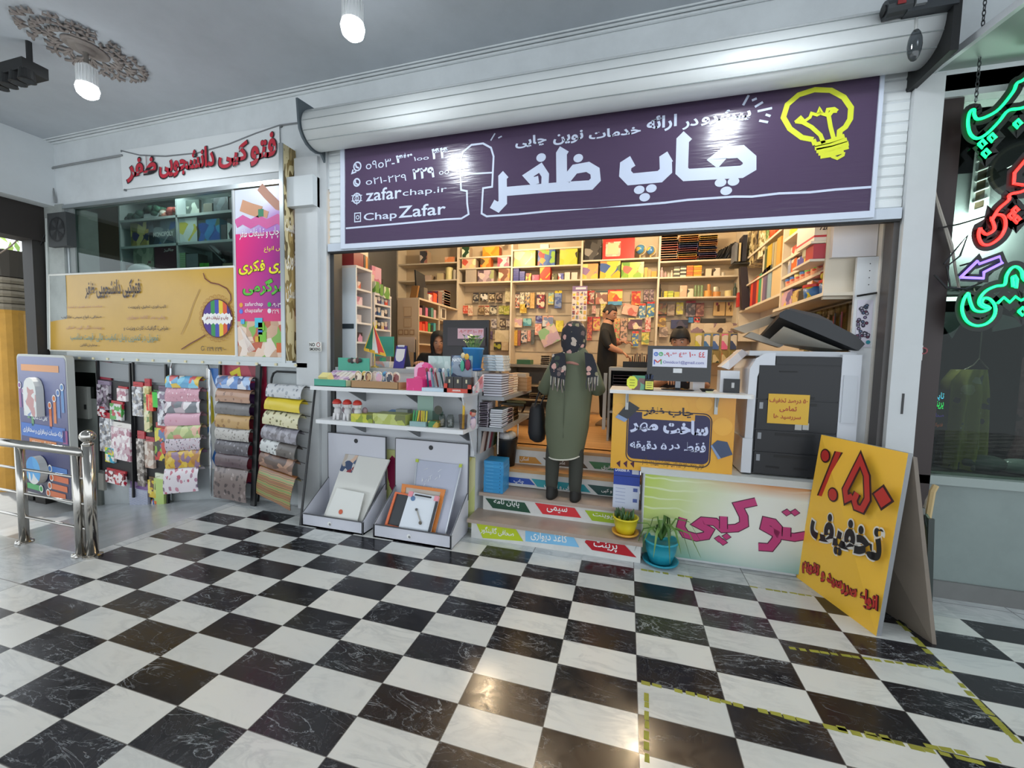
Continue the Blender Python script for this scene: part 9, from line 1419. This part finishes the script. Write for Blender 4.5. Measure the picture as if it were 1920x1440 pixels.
neon('red neon lettering in the middle at the right edge', '#ff2a24', [[r4(*p) for p in ((1080, 960), (985, 1010), (900, 1110), (895, 1180), (960, 1190))], [r4(*p) for p in ((1060, 1150), (960, 1225), (870, 1250), (862, 1285), (800, 1340), (760, 1400))]+[r5(*p) for p in ((750, 30), (770, 100), (720, 135), (685, 110), (678, 95), (668, 140), (690, 195), (740, 200), (810, 150), (842, 80), (830, 20), (780, 10), (752, 50))], dia(r5, 880, 15, 20), dia(r5, 915, 40, 20), dia(r5, 905, -20, 20)])
neon('lower green neon lettering at the right edge', '#10d868', [[r5(*p) for p in ((745, 610), (700, 605), (672, 580), (680, 540), (720, 495), (780, 468), (835, 458), (848, 400), (880, 352), (915, 345), (945, 372), (965, 430), (1080, 470))], [r5(*p) for p in ((603, 510), (575, 550), (562, 620), (590, 690), (650, 722), (720, 708), (768, 660), (775, 600), (745, 555), (705, 545), (690, 580), (740, 608), (690, 632), (640, 620), (615, 570), (603, 512))], [r5(*p) for p in ((790, 578), (830, 540), (868, 572), (905, 535), (940, 560), (1080, 500))], [r5(*p) for p in ((885, 410), (900, 400), (915, 425), (908, 480), (890, 470), (885, 410))], dia(r5, 950, 630)])
neon('violet neon arrow pointing left between red and green letters', '#7a62e8', [[r5(*p) for p in ((552, 412), (662, 305), (672, 325), (802, 278), (820, 318), (702, 378), (700, 418), (552, 412))]], 1.8, .05)
m = MB(); a, b = at(1772, 756, y=.9), at(1772, 775, y=.9)  # neon reflected in the glass, rebuilt as glowing words on a dark board
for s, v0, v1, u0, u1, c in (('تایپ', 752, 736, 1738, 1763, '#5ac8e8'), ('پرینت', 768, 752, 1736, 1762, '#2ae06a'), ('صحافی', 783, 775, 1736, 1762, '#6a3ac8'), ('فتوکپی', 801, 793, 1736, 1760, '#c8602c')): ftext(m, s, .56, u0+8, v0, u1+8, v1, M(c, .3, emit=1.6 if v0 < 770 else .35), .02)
m.box(at(1740, 800, y=.57).x, at(1775, 800, y=.57).x, .565, .575, at(1750, 805, y=.57).z, at(1750, 730, y=.57).z, DARK); solo(m, 'neon_reflection', 'glass reflection of cyan and green neon words, made as a lit board beside the brown pillar', 'neon sign')
m = MB(); z0, z1 = at(1838, 190, y=yn).z, 4.0; x = at(1838, 100, y=yn).x; n = int((z1-z0)/.03)
for k in range(n): z = z0+.03*k; m.tube([V3((x+(.008 if k % 2 else 0)*math.cos(q), yn+(0 if k % 2 else .008)*math.cos(q), z+.017+.02*math.sin(q))) for q in [i*.785 for i in range(9)]], .003, M('#5a5c5e', .3, .8), 4)
solo(m, 'hanging_chain', 'dark chain hanging above the upper green neon letters', 'chain')
for k, (P, c, r_, lab) in enumerate(((((1742, 145), (1740, 200), (1738, 205), (1745, 300), (1742, 310), (1755, 370), (1768, 410), (1785, 460), (1792, 510), (1798, 540)), '#a8a298', .007, 'pale twisted cable'), (((1739, 200), (1741, 280), (1744, 330), (1762, 400), (1770, 425), (1785, 475), (1800, 545)), '#8f8a80', .005, 'thin grey cable'), (((1760, 428), (1800, 420), (1850, 405)), '#151515', .006, 'black cable'), (((1770, 495), (1790, 470), (1815, 440), (1800, 480), (1775, 500), (1782, 540), (1812, 545), (1850, 520)), '#17181a', .005, 'looped black cable'), (((1752, 515), (1775, 540), (1810, 542), (1840, 530), (1865, 505)), '#1c1c1c', .006, 'sagging black cable'))): m = MB(); m.tube([at(u, v, y=.40-.01*k) for u, v in P], r_, M(c, .5), 6); solo(m, 'loose_cable', lab+' hanging in front of the right shop glass', 'cable', 'loose cables by the neon signs')
m = MB(); a, b = V3((1.70, .40, 3.50)), V3((1.86, -.55, 3.50)); m.prism([a, b, b+V3((0, 0, .045)), a+V3((0, 0, .045))], (.03, 0, 0), M('#c8ccd0', .4)); solo(m, 'white_rail', 'white rail running forward from the top of the right white post', 'rail')
m = MB(); m.prism([V3((1.74, .42, 3.53)), V3((1.89, -.55, 3.53)), V3((6, -.55, 3.53)), V3((6, .42, 3.53))], (0, 0, .02), M('#98a4a0', .6)); struct(m, 'ceiling_right')
t = thing('door_motor', 'dark motor with hanging plastic bag at the shutter right end', 'motor', (1.45, -.1, 3.85)); m = MB(); p = at(1665, 20, y=.05); m.tube([p+V3((-.02, 0, 0)), p+V3((.10, 0, .01))], .05, M('#33373a', .4), 14); m.tube([p+V3((-.021, 0, 0)), p+V3((-.026, 0, 0))], .03, DARK, 12); m.box(p.x+.02, p.x+.06, -.006, -.002, p.z-.01, p.z+.01, M('#8a2a2c')); part(m, 'motor_body', t); m = MB(); q = at(1720, 15, y=.05); m.box(q.x-.06, q.x+.18, .02, .12, q.z-.03, q.z+.04, M('#3a3e42', .4)); m.box(q.x-.03, q.x+.02, .0, .02, q.z-.01, q.z+.03, M('#8a8e92')); part(m, 'bracket', t); m = MB(); q = at(1715, 85, y=.0); m._ball(q, .035, .03, .09, GLASS('#a8acb0', .5), 12, 8); m.tube([q+V3((0, 0, .08)), at(1718, 35, y=.02)], .008, M('#a8aaa8'), 6); part(m, 'plastic_bag', t, True)
t = thing('notice_plate', 'small white no smoking plate on the brown pillar', 'sign', at(1716, 662, y=.435)); a, b = at(1697, 675, y=.432), at(1731, 648, y=.432); a.x = max(a.x, 1.80); m = MB(); m.box(a.x, b.x, .43, .439, a.z, b.z, M('#c8c8c8', .4)); y = .429
for s, c in ((('لطفا', .66, .7, .3, .22), '#2a2a2c'), (('سیگار', .38, .38, .45, .26), '#a83a48'), (('نکشید', .3, .08, .5, .2), '#2a4a5a')): m.text(s[0], (a.x+(b.x-a.x)*s[1], y, a.z+(b.z-a.z)*s[2]), ((b.x-a.x)*s[3], 0, 0), (0, 0, (b.z-a.z)*s[4]), M(c), .02)
m.stroke(arc((a.x+.025, y, b.z-.035), .02, 0, 360, 12), .008, M('#8a3a40')); part(m, 'plate', t)
t = thing('hanging_dress', 'yellow floral sleeveless dress hanging behind the right glass', 'dress', at(1810, 930, y=.75)); yd = .75; DRS = DOTS('#b0ab4e', '#c8c8a8 #7a7a70 #d0cc98 #5a5a68', 9, .33, .7); V = []; rows = ((693, 1803, 1852), (715, 1785, 1852), (740, 1786, 1851), (790, 1780, 1849), (840, 1775, 1848), (890, 1768, 1846), (926, 1764, 1846)); n = 28
for v, a, b in rows:
    for i in range(n+1): s = i/n; p = at(a+(b-a)*s, v+(6 if v > 920 else 0)*math.sin(9*s), y=yd); V.append(p+V3((0, .03*math.sin(16*s+v*.01)*min(1, (v-690)/60)-.05*math.sin(math.pi*s), 0)))
m = MB(); m.add(V, [(j*(n+1)+i, j*(n+1)+i+1, (j+1)*(n+1)+i+1, (j+1)*(n+1)+i) for j in range(len(rows)-1) for i in range(n)], DRS); m.add([v_+V3((0, .12 if i % (n+1) not in (0, n) else .0, 0)) for i, v_ in enumerate(V)], [(j*(n+1)+i, (j+1)*(n+1)+i, (j+1)*(n+1)+i+1, j*(n+1)+i+1) for j in range(len(rows)-1) for i in range(n)], DRS); part(m, 'dress_cloth', t, True); m = MB(); m.tube([at(u, v, y=yd) for u, v in ((1804, 695), (1825, 685), (1836, 672), (1846, 685), (1853, 692))], .005, M('#8a8478', .4, .5), 5); m.tube([at(1836, 672, y=yd), V3((at(1836, 672, y=yd).x, yd, 1.9)), V3((at(1836, 672, y=yd).x, .86, 2.2))], .004, M('#8a8478', .4, .5), 5); part(m, 'hanger', t)
m = MB(); a, b = at(1897, 930, y=.85), at(1950, 670, y=.85); rg = [[V3((a.x+(b.x-a.x)*k, .85+.03*math.sin(9*k+z), z)) for k in [i/14 for i in range(15)]] for z in (a.z, 1.1, 1.3, b.z)]; rg[0] = [p+V3((-.12*(1-i/14), 0, 0)) for i, p in enumerate(rg[0])]; m.add([p for r in rg for p in r], [(j*15+i, j*15+i+1, (j+1)*15+i+1, (j+1)*15+i) for j in range(3) for i in range(14)], PR('#5a4448 #6a4a50 #7a5a60 #4a3a44', 6, .7, 's')); m.tube([V3((b.x-.1, .85, b.z-.01)), V3((b.x-.1, .86, 2.2))], .004, DARK, 5); solo(m, 'hanging_garment', 'dusty rose garment at the very right behind the glass', 'garment')
m = MB(); m.box(1.9, 4, .855, .875, 2.19, 2.21, M('#4a4a48', .3, .6)); solo(m, 'clothes_rail', 'clothes rail behind the right glass', 'rail')
for k, (u, v, r_, lab) in enumerate(((1838, 945, .1, 'clear plastic bag on the display floor below the yellow dress'), (1900, 952, .09, 'pale plastic bag at the far right of the display floor'))): p = at(u, v, y=.72); m = MB(); m._ball((p.x, .72, .86+r_*.6), r_*1.3, r_*.7, r_*.62, M('#6a7270' if k == 0 else '#98a4a0', .2), 12, 8); solo(m, 'plastic_bag', lab, 'bag', smooth=True)
for k, P in enumerate((((1752, 585), (1800, 585), (1806, 600), (1785, 635)), ((1862, 585), (1920, 600), (1915, 612), (1862, 622)))): m = MB(); m.prism([at(u, v, y=.7) for u, v in P][::-1], (0, .01, 0), M('#8f9698', .4)); p = at(P[0][0]+12, P[0][1], y=.7); m.tube([p, V3((p.x, .86, p.z+.05))], .004, DARK, 5); solo(m, 'hanging_card', ['pointed pale card hanging below the arrow behind the glass', 'pale folded card behind the lower green letters'][k], 'card')
m = MB(); a, b = at(1749, 559, y=.56), at(1788, 558, y=.56); m.tube([V3((1.95, .62, a.z)), V3((2.12, .62, a.z))], .014, M('#f0f6f4', .3, emit=5), 8); m.box(1.94, 2.13, .61, .9, a.z+.014, a.z+.03, M('#8a8e8c')); solo(m, 'tube_glow', 'fluorescent reflection in the glass, made as a short glowing tube beside the brown pillar', 'lamp')  # lamp reflection in the pane, modelled as a glowing tube and bracket
for o in bpy.data.objects:
    if '_o' in o: del o['_o']
